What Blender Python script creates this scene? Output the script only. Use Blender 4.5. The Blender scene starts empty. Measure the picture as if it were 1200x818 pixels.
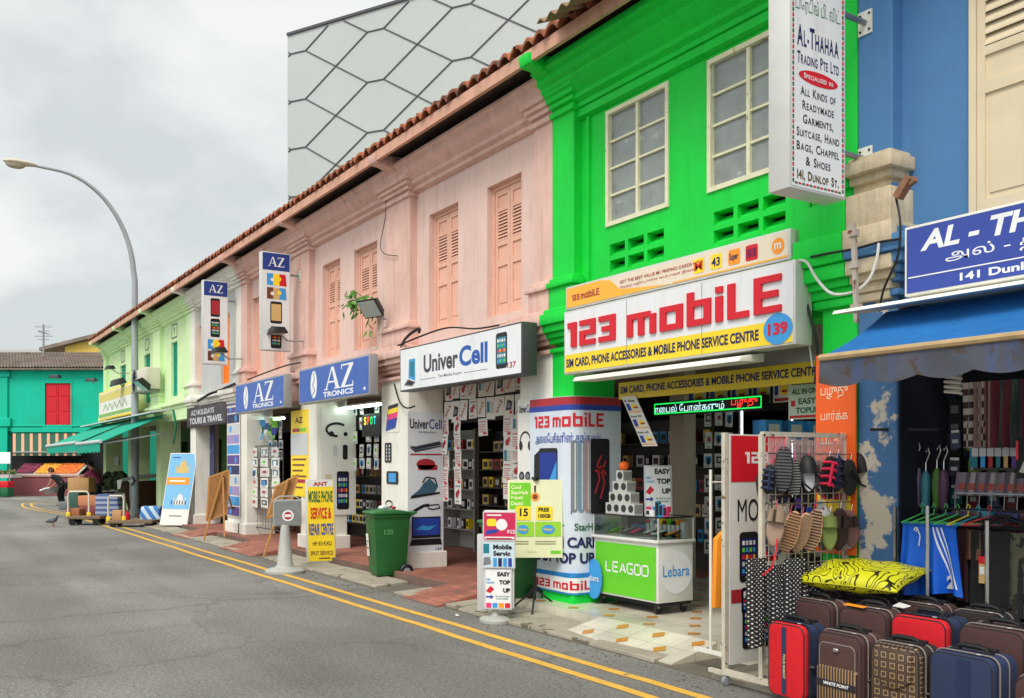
import bpy, bmesh, math, random
from mathutils import Vector, Matrix
random.seed(7)
rnd = random.uniform
SC = bpy.context.scene
COL = SC.collection
# ------------------------------------------------------------------ camera
H, D, F = 1.65, 6.1, 1100.0
TH = math.atan(710 / F)
cd = bpy.data.cameras.new("camera")
cd.sensor_width = 36; cd.lens = F / 1200 * 36
cd.shift_y = (543 - 409) / 1200
cd.clip_start = .05; cd.clip_end = 2000
cam = bpy.data.objects.new("camera", cd); COL.objects.link(cam)
cam.location = (0, -D, H)
cam.rotation_euler = (math.pi / 2, 0, math.pi / 2 - TH)
SC.camera = cam
# ------------------------------------------------------------------ sky and sun
SUN_EL, SUN_ROT = 52, 146
W = bpy.data.worlds.new("World"); SC.world = W; W.use_nodes = True
nt = W.node_tree; nt.nodes.clear()
def N(t, **k):
    n = nt.nodes.new(t)
    for a, b in k.items(): setattr(n, a, b)
    return n
L = lambda a, b: nt.links.new(a, b)
sky = N('ShaderNodeTexSky', sky_type='NISHITA', sun_disc=False)
sky.sun_elevation = math.radians(SUN_EL); sky.sun_rotation = math.radians(SUN_ROT)
sky.air_density = 1.0; sky.dust_density = 3.0
geo = N('ShaderNodeTexCoord')
sep = N('ShaderNodeSeparateXYZ'); L(geo.outputs['Generated'], sep.inputs[0])
zz = N('ShaderNodeMath', operation='MAXIMUM'); L(sep.outputs['Z'], zz.inputs[0]); zz.inputs[1].default_value = 0
za = N('ShaderNodeMath', operation='ADD'); L(zz.outputs[0], za.inputs[0]); za.inputs[1].default_value = .48
dv = N('ShaderNodeVectorMath', operation='DIVIDE'); L(geo.outputs['Generated'], dv.inputs[0])
cb = N('ShaderNodeCombineXYZ')
for i in range(3): L(za.outputs[0], cb.inputs[i])
L(cb.outputs[0], dv.inputs[1])
n1 = N('ShaderNodeTexNoise'); n1.inputs['Scale'].default_value = 2.5; n1.inputs['Detail'].default_value = 10; n1.inputs['Roughness'].default_value = .5; n1.inputs['Distortion'].default_value = .15
mp = N('ShaderNodeMapping'); mp.inputs['Location'].default_value = (2.3, .4, .7); L(dv.outputs[0], mp.inputs[0]); L(mp.outputs[0], n1.inputs['Vector'])
rp = N('ShaderNodeValToRGB')
e = rp.color_ramp.elements
e[0].position = .40; e[0].color = (.66, .70, .70, 1)
e[1].position = .57; e[1].color = (.89, .91, .89, 1)
m = e.new(.48); m.color = (.78, .815, .81, 1)
L(n1.outputs['Fac'], rp.inputs[0])
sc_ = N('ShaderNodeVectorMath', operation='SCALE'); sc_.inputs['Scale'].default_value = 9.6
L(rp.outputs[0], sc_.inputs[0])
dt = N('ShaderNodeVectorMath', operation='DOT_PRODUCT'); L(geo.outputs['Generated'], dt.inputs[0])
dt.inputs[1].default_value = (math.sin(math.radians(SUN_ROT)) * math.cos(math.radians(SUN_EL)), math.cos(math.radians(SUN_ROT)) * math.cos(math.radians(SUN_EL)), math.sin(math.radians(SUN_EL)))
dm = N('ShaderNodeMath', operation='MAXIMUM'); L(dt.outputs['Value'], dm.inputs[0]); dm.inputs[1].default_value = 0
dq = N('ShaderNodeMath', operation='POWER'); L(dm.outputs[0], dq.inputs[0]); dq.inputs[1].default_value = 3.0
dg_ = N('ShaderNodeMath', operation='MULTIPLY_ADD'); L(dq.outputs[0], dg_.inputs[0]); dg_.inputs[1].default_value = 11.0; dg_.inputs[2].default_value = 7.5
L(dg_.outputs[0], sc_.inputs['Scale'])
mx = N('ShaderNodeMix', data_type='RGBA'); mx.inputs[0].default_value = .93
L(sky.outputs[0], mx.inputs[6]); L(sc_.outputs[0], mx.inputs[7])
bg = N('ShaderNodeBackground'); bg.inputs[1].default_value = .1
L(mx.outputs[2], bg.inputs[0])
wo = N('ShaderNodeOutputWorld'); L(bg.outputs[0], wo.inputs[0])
sd = bpy.data.lights.new("sun", 'SUN'); sd.energy = 1.5; sd.angle = math.radians(24); sd.color = (1, .94, .84)
sun = bpy.data.objects.new("sun", sd); COL.objects.link(sun)
_d = Vector((math.sin(math.radians(SUN_ROT)) * math.cos(math.radians(SUN_EL)), math.cos(math.radians(SUN_ROT)) * math.cos(math.radians(SUN_EL)), math.sin(math.radians(SUN_EL))))
sun.rotation_euler = _d.to_track_quat('Z', 'Y').to_euler()
sun.location = (0, -20, 30)
vs = SC.view_settings
SC.display_settings.display_device = 'sRGB'
vs.view_transform = 'Standard'; vs.look = 'None'; vs.exposure = 0.5; vs.gamma = 1; vs.use_curve_mapping = False
SC.cycles.max_bounces = 8; SC.cycles.diffuse_bounces = 4
# ------------------------------------------------------------------ measuring helpers (a pixel of the 1200 x 818 photograph to a point in the street)
CAM = Vector((0, -D, H)); AX = Vector((-math.cos(TH), math.sin(TH), 0)); RX = Vector((math.sin(TH), math.cos(TH), 0)); UZ = Vector((0, 0, 1))
def ray(px, py): return AX + RX * ((px - 600) / F) + UZ * ((543 - py) / F)
def P(px, py, Y=0):
    r = ray(px, py); return CAM + r * ((Y + D) / r.y)
def G(px, py, z=0):
    r = ray(px, py); return CAM + r * ((z - H) / r.z)
def Q(px, py, X):
    r = ray(px, py); return CAM + r * (X / r.x)
def S(px, py, s): return CAM + ray(px, py) * s
def PX(px, Y=0): return P(px, 500, Y).x
# ------------------------------------------------------------------ materials
def lin(c):
    def f(v):
        v /= 255
        return v / 12.92 if v <= .04045 else ((v + .055) / 1.055) ** 2.4
    return tuple(f(v) for v in c) + (1,)
MATS = {}
def mat(name, rgb, rough=.7, metal=0, var=.12, vs=4.0, bump=0, bs=80, streak=0, scol=(70, 60, 52), obj=False, spots=0, sps=3, spcol=(60, 55, 50), emit=0, trans=0, alpha=1, coat=0, spec=.4, mixcol=None):
    if name in MATS: return MATS[name]
    m = bpy.data.materials.new(name); m.use_nodes = True; MATS[name] = m
    t = m.node_tree; b = t.nodes['Principled BSDF']
    n = lambda k: t.nodes.new(k); l = t.links.new
    b.inputs['Roughness'].default_value = rough; b.inputs['Metallic'].default_value = metal
    b.inputs['Specular IOR Level'].default_value = spec
    if coat: b.inputs['Coat Weight'].default_value = coat; b.inputs['Coat Roughness'].default_value = .15
    if trans: b.inputs['Transmission Weight'].default_value = trans
    if alpha < 1: b.inputs['Alpha'].default_value = alpha
    c = lin(rgb)
    b.inputs['Base Color'].default_value = c
    m.diffuse_color = c
    if emit:
        b.inputs['Emission Color'].default_value = c; b.inputs['Emission Strength'].default_value = emit
    if var or streak or spots or bump:
        if obj: src = n('ShaderNodeTexCoord').outputs['Object']
        else: src = n('ShaderNodeNewGeometry').outputs['Position']
    out = None
    if var:
        nz = n('ShaderNodeTexNoise'); nz.inputs['Scale'].default_value = vs; nz.inputs['Detail'].default_value = 6; nz.inputs['Roughness'].default_value = .65
        l(src, nz.inputs['Vector'])
        r = n('ShaderNodeMapRange'); r.inputs[1].default_value = .3; r.inputs[2].default_value = .7
        r.inputs[3].default_value = 1 - var; r.inputs[4].default_value = 1 + var * .7
        l(nz.outputs['Fac'], r.inputs[0])
        v = n('ShaderNodeVectorMath'); v.operation = 'SCALE'; v.inputs[0].default_value = c[:3]
        l(r.outputs[0], v.inputs['Scale']); out = v.outputs[0]
        rr = n('ShaderNodeMapRange'); rr.inputs[1].default_value = .3; rr.inputs[2].default_value = .7
        rr.inputs[3].default_value = max(0, rough - .1); rr.inputs[4].default_value = min(1, rough + .1)
        l(nz.outputs['Fac'], rr.inputs[0]); l(rr.outputs[0], b.inputs['Roughness'])
    def blend(fac, col):
        nonlocal out
        mxn = n('ShaderNodeMix'); mxn.data_type = 'RGBA'
        l(fac, mxn.inputs[0])
        if out is None: mxn.inputs[6].default_value = c
        else: l(out, mxn.inputs[6])
        mxn.inputs[7].default_value = lin(col); out = mxn.outputs[2]
    if streak:
        mpn = n('ShaderNodeMapping'); mpn.inputs['Scale'].default_value = (5, 5, .45); l(src, mpn.inputs[0])
        ns = n('ShaderNodeTexNoise'); ns.inputs['Scale'].default_value = 1.6; ns.inputs['Detail'].default_value = 8; ns.inputs['Roughness'].default_value = .7
        l(mpn.outputs[0], ns.inputs['Vector'])
        r = n('ShaderNodeMapRange'); r.inputs[1].default_value = .5; r.inputs[2].default_value = .78; r.inputs[4].default_value = streak
        l(ns.outputs['Fac'], r.inputs[0]); blend(r.outputs[0], scol)
    if spots:
        ns = n('ShaderNodeTexNoise'); ns.inputs['Scale'].default_value = sps; ns.inputs['Detail'].default_value = 9; ns.inputs['Roughness'].default_value = .62
        l(src, ns.inputs['Vector'])
        r = n('ShaderNodeMapRange'); r.inputs[1].default_value = 1 - spots - .015; r.inputs[2].default_value = 1 - spots + .015
        l(ns.outputs['Fac'], r.inputs[0]); blend(r.outputs[0], spcol)
    if out is not None: l(out, b.inputs['Base Color'])
    if bump:
        nb = n('ShaderNodeTexNoise'); nb.inputs['Scale'].default_value = bs; nb.inputs['Detail'].default_value = 5
        l(src, nb.inputs['Vector'])
        bp = n('ShaderNodeBump'); bp.inputs['Strength'].default_value = bump; bp.inputs['Distance'].default_value = .01
        l(nb.outputs['Fac'], bp.inputs['Height']); l(bp.outputs[0], b.inputs['Normal'])
    return m
def flat(name, rgb, rough=.5, **k):
    k.setdefault('var', .05); k.setdefault('vs', 9)
    return mat(name, rgb, rough, **k)
def nodemat(name, rough=.7):
    m = bpy.data.materials.new(name); m.use_nodes = True; MATS[name] = m
    b = m.node_tree.nodes['Principled BSDF']; b.inputs['Roughness'].default_value = rough
    return m, m.node_tree, b
# ------------------------------------------------------------------ mesh collecting
WM = {}
class MB:
    def __init__(s):
        s.v = []; s.f = []; s.mi = []; s.mats = []; s.cur = 0; s.xf = None
    def use(s, m):
        if m not in s.mats: s.mats.append(m)
        s.cur = s.mats.index(m); return s
    def add(s, vs, fs):
        o = len(s.v)
        for p in vs:
            p = Vector(p)
            s.v.append(s.xf @ p if s.xf is not None else p)
        for f in fs: s.f.append([i + o for i in f]); s.mi.append(s.cur)
        return s
    def box(s, x0, y0, z0, x1, y1, z1):
        return s.add([(x0, y0, z0), (x1, y0, z0), (x1, y1, z0), (x0, y1, z0), (x0, y0, z1), (x1, y0, z1), (x1, y1, z1), (x0, y1, z1)],
                     [(0, 3, 2, 1), (4, 5, 6, 7), (0, 1, 5, 4), (1, 2, 6, 5), (2, 3, 7, 6), (3, 0, 4, 7)])
    def cbox(s, c, sz): return s.box(c[0] - sz[0] / 2, c[1] - sz[1] / 2, c[2] - sz[2] / 2, c[0] + sz[0] / 2, c[1] + sz[1] / 2, c[2] + sz[2] / 2)
    def poly(s, pts): return s.add(pts, [tuple(range(len(pts)))])
    def prism(s, pts, off):
        n = len(pts); off = Vector(off); pts = [Vector(p) for p in pts]
        a = pts + [p + off for p in pts]
        fs = [tuple(range(n - 1, -1, -1)), tuple(range(n, 2 * n))] + [(i, (i + 1) % n, n + (i + 1) % n, n + i) for i in range(n)]
        return s.add(a, fs)
    def bar(s, a, b, w, h=None, up=(0, 0, 1)):
        a = Vector(a); b = Vector(b); h = h or w
        d = (b - a).normalized(); u = Vector(up)
        if abs(d.dot(u)) > .98: u = Vector((0, 1, 0))
        r = d.cross(u).normalized() * (w / 2); t = r.normalized().cross(d).normalized() * (h / 2)
        return s.prism([a - r - t, a + r - t, a + r + t, a - r + t], b - a)
    def tube(s, pts, r, n=8, cap=True):
        pts = [Vector(p) for p in pts]; k = len(pts)
        rs = r if isinstance(r, (list, tuple)) else [r] * k
        vs = []; prev = None
        for i, p in enumerate(pts):
            d = (pts[min(i + 1, k - 1)] - pts[max(i - 1, 0)])
            d = d.normalized() if d.length else Vector((0, 0, 1))
            if prev is None:
                u = Vector((0, 0, 1)) if abs(d.z) < .9 else Vector((1, 0, 0))
                a = d.cross(u).normalized()
            else:
                a = (prev - d * prev.dot(d)).normalized()
            prev = a; b = d.cross(a)
            for j in range(n):
                t = 2 * math.pi * j / n
                vs.append(p + (a * math.cos(t) + b * math.sin(t)) * rs[i])
        fs = []
        for i in range(k - 1):
            for j in range(n):
                fs.append((i * n + j, i * n + (j + 1) % n, (i + 1) * n + (j + 1) % n, (i + 1) * n + j))
        if cap: fs += [tuple(range(n - 1, -1, -1)), tuple((k - 1) * n + j for j in range(n))]
        return s.add(vs, fs)
    def lathe(s, prof, n=20, c=(0, 0, 0), ax='z', sx=1, sy=1):
        vs = []; fs = []; k = len(prof)
        for r, z in prof:
            for j in range(n):
                t = 2 * math.pi * j / n; a, b = r * math.cos(t) * sx, r * math.sin(t) * sy
                p = {'z': (a, b, z), 'y': (a, z, b), 'x': (z, a, b)}[ax]
                vs.append((c[0] + p[0], c[1] + p[1], c[2] + p[2]))
        for i in range(k - 1):
            for j in range(n): fs.append((i * n + j, i * n + (j + 1) % n, (i + 1) * n + (j + 1) % n, (i + 1) * n + j))
        fs += [tuple(range(n - 1, -1, -1)), tuple((k - 1) * n + j for j in range(n))]
        return s.add(vs, fs)
    def ball(s, c, r, n=12, m=8):
        if not isinstance(r, (list, tuple)): r = (r, r, r)
        pr = []
        vs = []; fs = []
        for i in range(m + 1):
            a = math.pi * i / m
            for j in range(n):
                t = 2 * math.pi * j / n
                vs.append((c[0] + r[0] * math.sin(a) * math.cos(t), c[1] + r[1] * math.sin(a) * math.sin(t), c[2] - r[2] * math.cos(a)))
        for i in range(m):
            for j in range(n): fs.append((i * n + j, i * n + (j + 1) % n, (i + 1) * n + (j + 1) % n, (i + 1) * n + j))
        return s.add(vs, fs)
    def build(s, name, m=None, parent=None, local=False, smooth=False, bevel=0, seg=2, recalc=True, sharp=35):
        if m is not None:
            s.mats = [m] if not s.mats else s.mats
        me = bpy.data.meshes.new(name)
        vs = s.v
        if parent is not None and not local:
            inv = WM[parent.name].inverted(); vs = [inv @ p for p in vs]
        elif parent is None and not local:
            pass
        me.from_pydata([tuple(p) for p in vs], [], s.f)
        for q in s.mats: me.materials.append(q)
        if len(s.mats) > 1: me.polygons.foreach_set('material_index', s.mi)
        bm = bmesh.new(); bm.from_mesh(me)
        if bevel or smooth: bmesh.ops.remove_doubles(bm, verts=bm.verts, dist=1e-5)
        if recalc: bmesh.ops.recalc_face_normals(bm, faces=bm.faces)
        if bevel:
            es = [e for e in bm.edges if len(e.link_faces) == 2 and e.calc_face_angle(0) > math.radians(30)]
            bmesh.ops.bevel(bm, geom=es, offset=bevel, segments=seg, profile=.5, affect='EDGES', clamp_overlap=True)
        bm.to_mesh(me); bm.free()
        if smooth or bevel:
            me.polygons.foreach_set('use_smooth', [True] * len(me.polygons))
            me.set_sharp_from_angle(angle=math.radians(sharp))
        o = bpy.data.objects.new(name, me); COL.objects.link(o)
        if parent is not None:
            o.parent = parent; WM[o.name] = WM[parent.name].copy()
        else: WM[o.name] = Matrix.Identity(4)
        return o
def thing(name, label, cat, loc=(0, 0, 0), rz=0, group=None, kind=None):
    o = bpy.data.objects.new(name, None); COL.objects.link(o); o.empty_display_size = .2
    o.location = loc; o.rotation_euler = (0, 0, rz)
    WM[o.name] = Matrix.Translation(Vector(loc)) @ Matrix.Rotation(rz, 4, 'Z')
    return tag(o, label, cat, group, kind)
def tag(o, label=None, cat=None, group=None, kind=None):
    if label: o['label'] = label
    if cat: o['category'] = cat
    if group: o['group'] = group
    if kind: o['kind'] = kind
    return o
def recenter(o):
    """origin of a one-mesh thing at its base"""
    me = o.data; n = len(me.vertices)
    xs = [v.co for v in me.vertices]
    c = Vector(((min(v.x for v in xs) + max(v.x for v in xs)) / 2, (min(v.y for v in xs) + max(v.y for v in xs)) / 2, min(v.z for v in xs)))
    me.transform(Matrix.Translation(-c)); o.location = c; WM[o.name] = Matrix.Translation(c); return o
def single(mb, name, label, cat, m=None, group=None, kind=None, **k):
    o = mb.build(name, m, **k); recenter(o); return tag(o, label, cat, group, kind)
def struct(mb, name, m=None, **k):
    o = mb.build(name, m, **k); o['kind'] = 'structure'; return o
def dup(o, loc=None, rz=None, label=None, group=None, parent=None):
    c = o.copy(); COL.objects.link(c)
    if parent is not None: c.parent = parent
    if loc is not None: c.location = loc
    if rz is not None: c.rotation_euler = (0, 0, rz)
    if label: c['label'] = label
    if group: c['group'] = group
    for ch in list(o.children): dup(ch, parent=c)
    WM[c.name] = Matrix.Translation(c.location) @ c.rotation_euler.to_matrix().to_4x4()
    return c
# a flat face seen from its front: origin lower left, ux to the right, uz up, n = ux x uz towards the viewer
class PL:
    def __init__(s, o, ux=(1, 0, 0), uz=(0, 0, 1), w=1, h=1):
        s.o = Vector(o); s.ux = Vector(ux).normalized(); s.uz = Vector(uz).normalized(); s.n = s.ux.cross(s.uz).normalized(); s.w = w; s.h = h
    def p(s, u, v, d=0): return s.o + s.ux * u + s.uz * v + s.n * d
    def sub(s, u, v, w, h, d=0): return PL(s.p(u, v, d), s.ux, s.uz, w, h)
def rect(mb, pl, u0, v0, u1, v1, d=.002, t=None):
    a = [pl.p(u0, v0, d), pl.p(u1, v0, d), pl.p(u1, v1, d), pl.p(u0, v1, d)]
    if t: mb.prism(a, pl.n * -t)
    else: mb.poly(a)
def fpoly(mb, pl, pts, d=.002): mb.poly([pl.p(u, v, d) for u, v in pts])
def disc(mb, pl, u, v, r, d=.002, n=24, ry=None):
    ry = ry or r
    mb.poly([pl.p(u + r * math.cos(2 * math.pi * i / n), v + ry * math.sin(2 * math.pi * i / n), d) for i in range(n)])
def stroke(mb, pl, pts, w, d=.002):
    for (a, b), (c, e) in zip(pts, pts[1:]):
        dx, dy = c - a, e - b; q = math.hypot(dx, dy) or 1; nx, ny = -dy / q * w / 2, dx / q * w / 2
        fpoly(mb, pl, [(a - nx, b - ny), (c - nx, e - ny), (c + nx, e + ny), (a + nx, b + ny)], d)
_tc = {}
def text_geo(s, bold, shear):
    key = (s, bold, shear)
    if key in _tc: return _tc[key]
    cu = bpy.data.curves.new('lettering', 'FONT'); cu.body = s; cu.size = 1; cu.offset = bold; cu.shear = shear; cu.resolution_u = 4
    ob = bpy.data.objects.new('lettering', cu); COL.objects.link(ob)
    dg = bpy.context.evaluated_depsgraph_get()
    me = bpy.data.meshes.new_from_object(ob.evaluated_get(dg))
    vs = [v.co.copy() for v in me.vertices]; fs = [tuple(p.vertices) for p in me.polygons]
    bpy.data.objects.remove(ob); bpy.data.curves.remove(cu); bpy.data.meshes.remove(me)
    _tc[key] = (vs, fs); return _tc[key]
def text(mb, pl, s, u, v, h, w=None, d=.003, bold=.02, shear=0, align='l', rot=0, base=True, maxw=None):
    """letters of body height h (by bounding box) from (u, v), fitted to width w"""
    vs, fs = text_geo(s, bold, shear)
    if not vs: return 0
    x0 = min(p.x for p in vs); x1 = max(p.x for p in vs); y0 = min(p.y for p in vs); y1 = max(p.y for p in vs)
    sy = h / (y1 - y0); sx = sy if w is None else w / (x1 - x0)
    if w is None and maxw and sx * (x1 - x0) > maxw: sx = maxw / (x1 - x0)
    ww = (x1 - x0) * sx
    off = {'l': 0, 'c': -ww / 2, 'r': -ww}[align]
    cr, sr = math.cos(rot), math.sin(rot)
    pts = []
    for p in vs:
        a = (p.x - x0) * sx + off; b = (p.y - y0) * sy
        pts.append(pl.p(u + a * cr - b * sr, v + a * sr + b * cr, d))
    mb.add(pts, fs); return ww
def wall_holes(mb, x0, x1, z0, z1, yf, yb, holes, back=True):
    """wall slab facing -Y at yf with rectangular holes (hx0, hx1, hz0, hz1)"""
    xs = sorted({x0, x1, *[h[i] for h in holes for i in (0, 1)]}); zs = sorted({z0, z1, *[h[i] for h in holes for i in (2, 3)]})
    inside = lambda a, b: any(h[0] < a < h[1] and h[2] < b < h[3] for h in holes)
    for i in range(len(xs) - 1):
        for j in range(len(zs) - 1):
            a, b, c, d_ = xs[i], xs[i + 1], zs[j], zs[j + 1]
            if inside((a + b) / 2, (c + d_) / 2): continue
            mb.poly([(a, yf, c), (b, yf, c), (b, yf, d_), (a, yf, d_)])
            if back: mb.poly([(b, yb, c), (a, yb, c), (a, yb, d_), (b, yb, d_)])
    for h in holes:
        a, b, c, d_ = h
        mb.poly([(a, yf, c), (a, yb, c), (b, yb, c), (b, yf, c)]); mb.poly([(a, yf, d_), (b, yf, d_), (b, yb, d_), (a, yb, d_)])
        mb.poly([(a, yf, c), (a, yf, d_), (a, yb, d_), (a, yb, c)]); mb.poly([(b, yf, c), (b, yb, c), (b, yb, d_), (b, yf, d_)])
    mb.poly([(x0, yf, z1), (x1, yf, z1), (x1, yb, z1), (x0, yb, z1)]); mb.poly([(x0, yf, z0), (x0, yb, z0), (x1, yb, z0), (x1, yf, z0)])
    mb.poly([(x0, yf, z0), (x0, yf, z1), (x0, yb, z1), (x0, yb, z0)]); mb.poly([(x1, yf, z0), (x1, yb, z0), (x1, yb, z1), (x1, yf, z1)])
def moulding(mb, x0, x1, prof, ret=True, yb=.3):
    """profile [(y, z)...] run along X, closed against the wall at yb"""
    pts = [(yb, prof[0][1])] + list(prof) + [(yb, prof[-1][1])]
    mb.prism([(x0, y, z) for y, z in pts], (x1 - x0, 0, 0))
# ------------------------------------------------------------------ materials of the street
M_pink = mat('pink_render', (219, 189, 179), .85, var=.10, vs=1.3, bump=.25, bs=18, streak=.42, scol=(176, 122, 104))
M_pinktrim = mat('pink_trim', (218, 180, 168), .85, var=.14, vs=2, bump=.25, bs=25, streak=.5, scol=(140, 98, 84))
M_green = mat('bright_green_paint', (2, 208, 62), .65, var=.14, vs=1.1, bump=.35, bs=14, streak=.34, scol=(0, 138, 44))
M_pale = mat('pale_green_paint', (206, 232, 178), .8, var=.06, vs=2, bump=.2, bs=18, streak=.16, scol=(140, 160, 105))
M_white = mat('old_white_paint', (226, 224, 214), .8, var=.08, vs=2, bump=.2, bs=18, streak=.3, scol=(150, 140, 122))
M_grey = mat('grey_paint', (186, 188, 186), .8, var=.08, vs=2, streak=.2, scol=(120, 115, 108))
M_blue = mat('blue_paint', (76, 124, 172), .75, var=.10, vs=1.5, bump=.2, bs=16, streak=.14, scol=(40, 70, 110), spots=.24, sps=6, spcol=(190, 190, 190))
M_bluepeel = mat('peeling_blue_paint', (74, 116, 164), .8, var=.16, vs=3, bump=.3, bs=20, spots=.44, sps=2.8, spcol=(205, 195, 178))
M_darkblue = mat('dark_blue_paint', (38, 52, 84), .7, var=.1)
M_cream = mat('cream_stone', (204, 188, 160), .9, var=.2, vs=5, bump=.5, bs=25, streak=.6, scol=(130, 110, 88))
M_teal = mat('teal_paint', (0, 184, 152), .8, var=.12, vs=.8, bump=.4, bs=7, streak=.3, scol=(0, 120, 100))
M_orange = mat('orange_paint', (246, 130, 30), .7, var=.06)
M_soffit = mat('dark_soffit_boards', (74, 58, 50), .9, var=.25, vs=6)
M_fascia = mat('weathered_fascia', (206, 158, 136), .85, var=.14, vs=2, streak=.5, scol=(120, 84, 68))
M_ceil = mat('arcade_ceiling', (150, 142, 132), .9, var=.12, vs=2)
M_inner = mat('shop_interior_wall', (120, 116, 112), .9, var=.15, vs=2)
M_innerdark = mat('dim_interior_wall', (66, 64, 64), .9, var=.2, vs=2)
M_shutter = mat('salmon_shutter', (226, 176, 154), .7, var=.08, vs=5, streak=.2, scol=(170, 105, 80))
M_shutteal = mat('teal_shutter', (0, 150, 122), .7, var=.08)
M_red = mat('red_shutter_paint', (206, 28, 44), .7, var=.12, vs=4, spots=.3, sps=5, spcol=(225, 90, 95))
M_creamshut = mat('cream_shutter', (216, 200, 170), .75, var=.06, vs=4, streak=.2, scol=(160, 140, 110))
M_frame = mat('cream_window_frame', (226, 222, 190), .7, var=.1, vs=8, spots=.36, sps=9, spcol=(180, 160, 120))
M_pane = mat('frosted_dusty_pane', (138, 144, 142), .32, var=.22, vs=5, spots=.36, sps=7, spcol=(168, 172, 168), spec=.6)
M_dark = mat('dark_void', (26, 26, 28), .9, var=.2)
M_steel = mat('galvanised_steel', (150, 154, 156), .45, metal=.7, var=.1, vs=10)
M_greymetal = mat('painted_grey_metal', (140, 146, 148), .5, var=.08, vs=5)
M_black = mat('black_plastic', (28, 28, 30), .45, var=.1, vs=8)
M_cable = mat('black_cable', (30, 30, 32), .6, var=0)
M_wcable = mat('white_cable', (200, 200, 196), .5, var=0)
M_glass = mat('clear_glass', (225, 235, 232), .03, var=0, trans=1)
M_signwhite = mat('sign_white_acrylic', (224, 226, 228), .35, var=.05, vs=2, streak=.26, scol=(165, 160, 150))
M_alu = mat('sign_aluminium_edge', (206, 206, 202), .45, metal=.2, var=.06)
M_backgrey = mat('hex_panel_grey', (178, 183, 181), .45, var=.05, vs=.12, streak=.1, scol=(120, 126, 124))
M_seam = mat('panel_seam', (74, 76, 80), .6, var=0)
def asphalt():
    m, t, b = nodemat('worn_asphalt', .9); n = t.nodes.new; l = t.links.new
    g = n('ShaderNodeNewGeometry')
    def noise(s, d=5, r=.6):
        x = n('ShaderNodeTexNoise'); x.inputs['Scale'].default_value = s; x.inputs['Detail'].default_value = d; x.inputs['Roughness'].default_value = r
        l(g.outputs['Position'], x.inputs['Vector']); return x
    a = noise(.35, 6); f = noise(30, 5, .9); c = noise(75, 3, .8)
    r = n('ShaderNodeValToRGB'); r.color_ramp.elements[0].position = .32; r.color_ramp.elements[0].color = (.150, .143, .130, 1)
    r.color_ramp.elements[1].position = .68; r.color_ramp.elements[1].color = (.235, .226, .206, 1); l(a.outputs['Fac'], r.inputs[0])
    r2 = n('ShaderNodeMapRange'); r2.inputs[1].default_value = .3; r2.inputs[2].default_value = .72; r2.inputs[3].default_value = .34; r2.inputs[4].default_value = 1.72
    l(f.outputs['Fac'], r2.inputs[0])
    r5 = n('ShaderNodeMapRange'); r5.inputs[1].default_value = .35; r5.inputs[2].default_value = .65; r5.inputs[3].default_value = .62; r5.inputs[4].default_value = 1.38; l(c.outputs['Fac'], r5.inputs[0]); m2 = n('ShaderNodeMath'); m2.operation = 'MULTIPLY'; l(r2.outputs[0], m2.inputs[0]); l(r5.outputs[0], m2.inputs[1]); r2 = m2
    s = n('ShaderNodeVectorMath'); s.operation = 'SCALE'; l(r.outputs[0], s.inputs[0]); l(r2.outputs[0], s.inputs['Scale'])
    # long patch seams and stains running with the street
    mpn = n('ShaderNodeMapping'); mpn.inputs['Scale'].default_value = (.12, 1.1, 1); l(g.outputs['Position'], mpn.inputs[0])
    k = n('ShaderNodeTexNoise'); k.inputs['Scale'].default_value = .8; k.inputs['Detail'].default_value = 5; l(mpn.outputs[0], k.inputs['Vector'])
    r3 = n('ShaderNodeMapRange'); r3.inputs[1].default_value = .38; r3.inputs[2].default_value = .62; r3.inputs[3].default_value = .82; r3.inputs[4].default_value = 1.12
    l(k.outputs['Fac'], r3.inputs[0])
    s2 = n('ShaderNodeVectorMath'); s2.operation = 'SCALE'; l(s.outputs[0], s2.inputs[0]); l(r3.outputs[0], s2.inputs['Scale'])
    v = n('ShaderNodeTexVoronoi'); v.feature = 'DISTANCE_TO_EDGE'; v.inputs['Scale'].default_value = .38
    wv = noise(1.7, 6); ad = n('ShaderNodeVectorMath'); ad.operation = 'MULTIPLY_ADD'; l(wv.outputs['Color'], ad.inputs[0]); ad.inputs[1].default_value = (.9, .9, 0); l(g.outputs['Position'], ad.inputs[2])
    l(ad.outputs[0], v.inputs['Vector'])
    r4 = n('ShaderNodeMapRange'); r4.inputs[1].default_value = 0; r4.inputs[2].default_value = .012; r4.inputs[3].default_value = .72; r4.inputs[4].default_value = 1
    l(v.outputs['Distance'], r4.inputs[0])
    s3 = n('ShaderNodeVectorMath'); s3.operation = 'SCALE'; l(s2.outputs[0], s3.inputs[0]); l(r4.outputs[0], s3.inputs['Scale'])
    l(s3.outputs[0], b.inputs['Base Color'])
    bp = n('ShaderNodeBump'); bp.inputs['Strength'].default_value = .8; bp.inputs['Distance'].default_value = .015; l(f.outputs['Fac'], bp.inputs['Height']); l(bp.outputs[0], b.inputs['Normal'])
    return m
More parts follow.
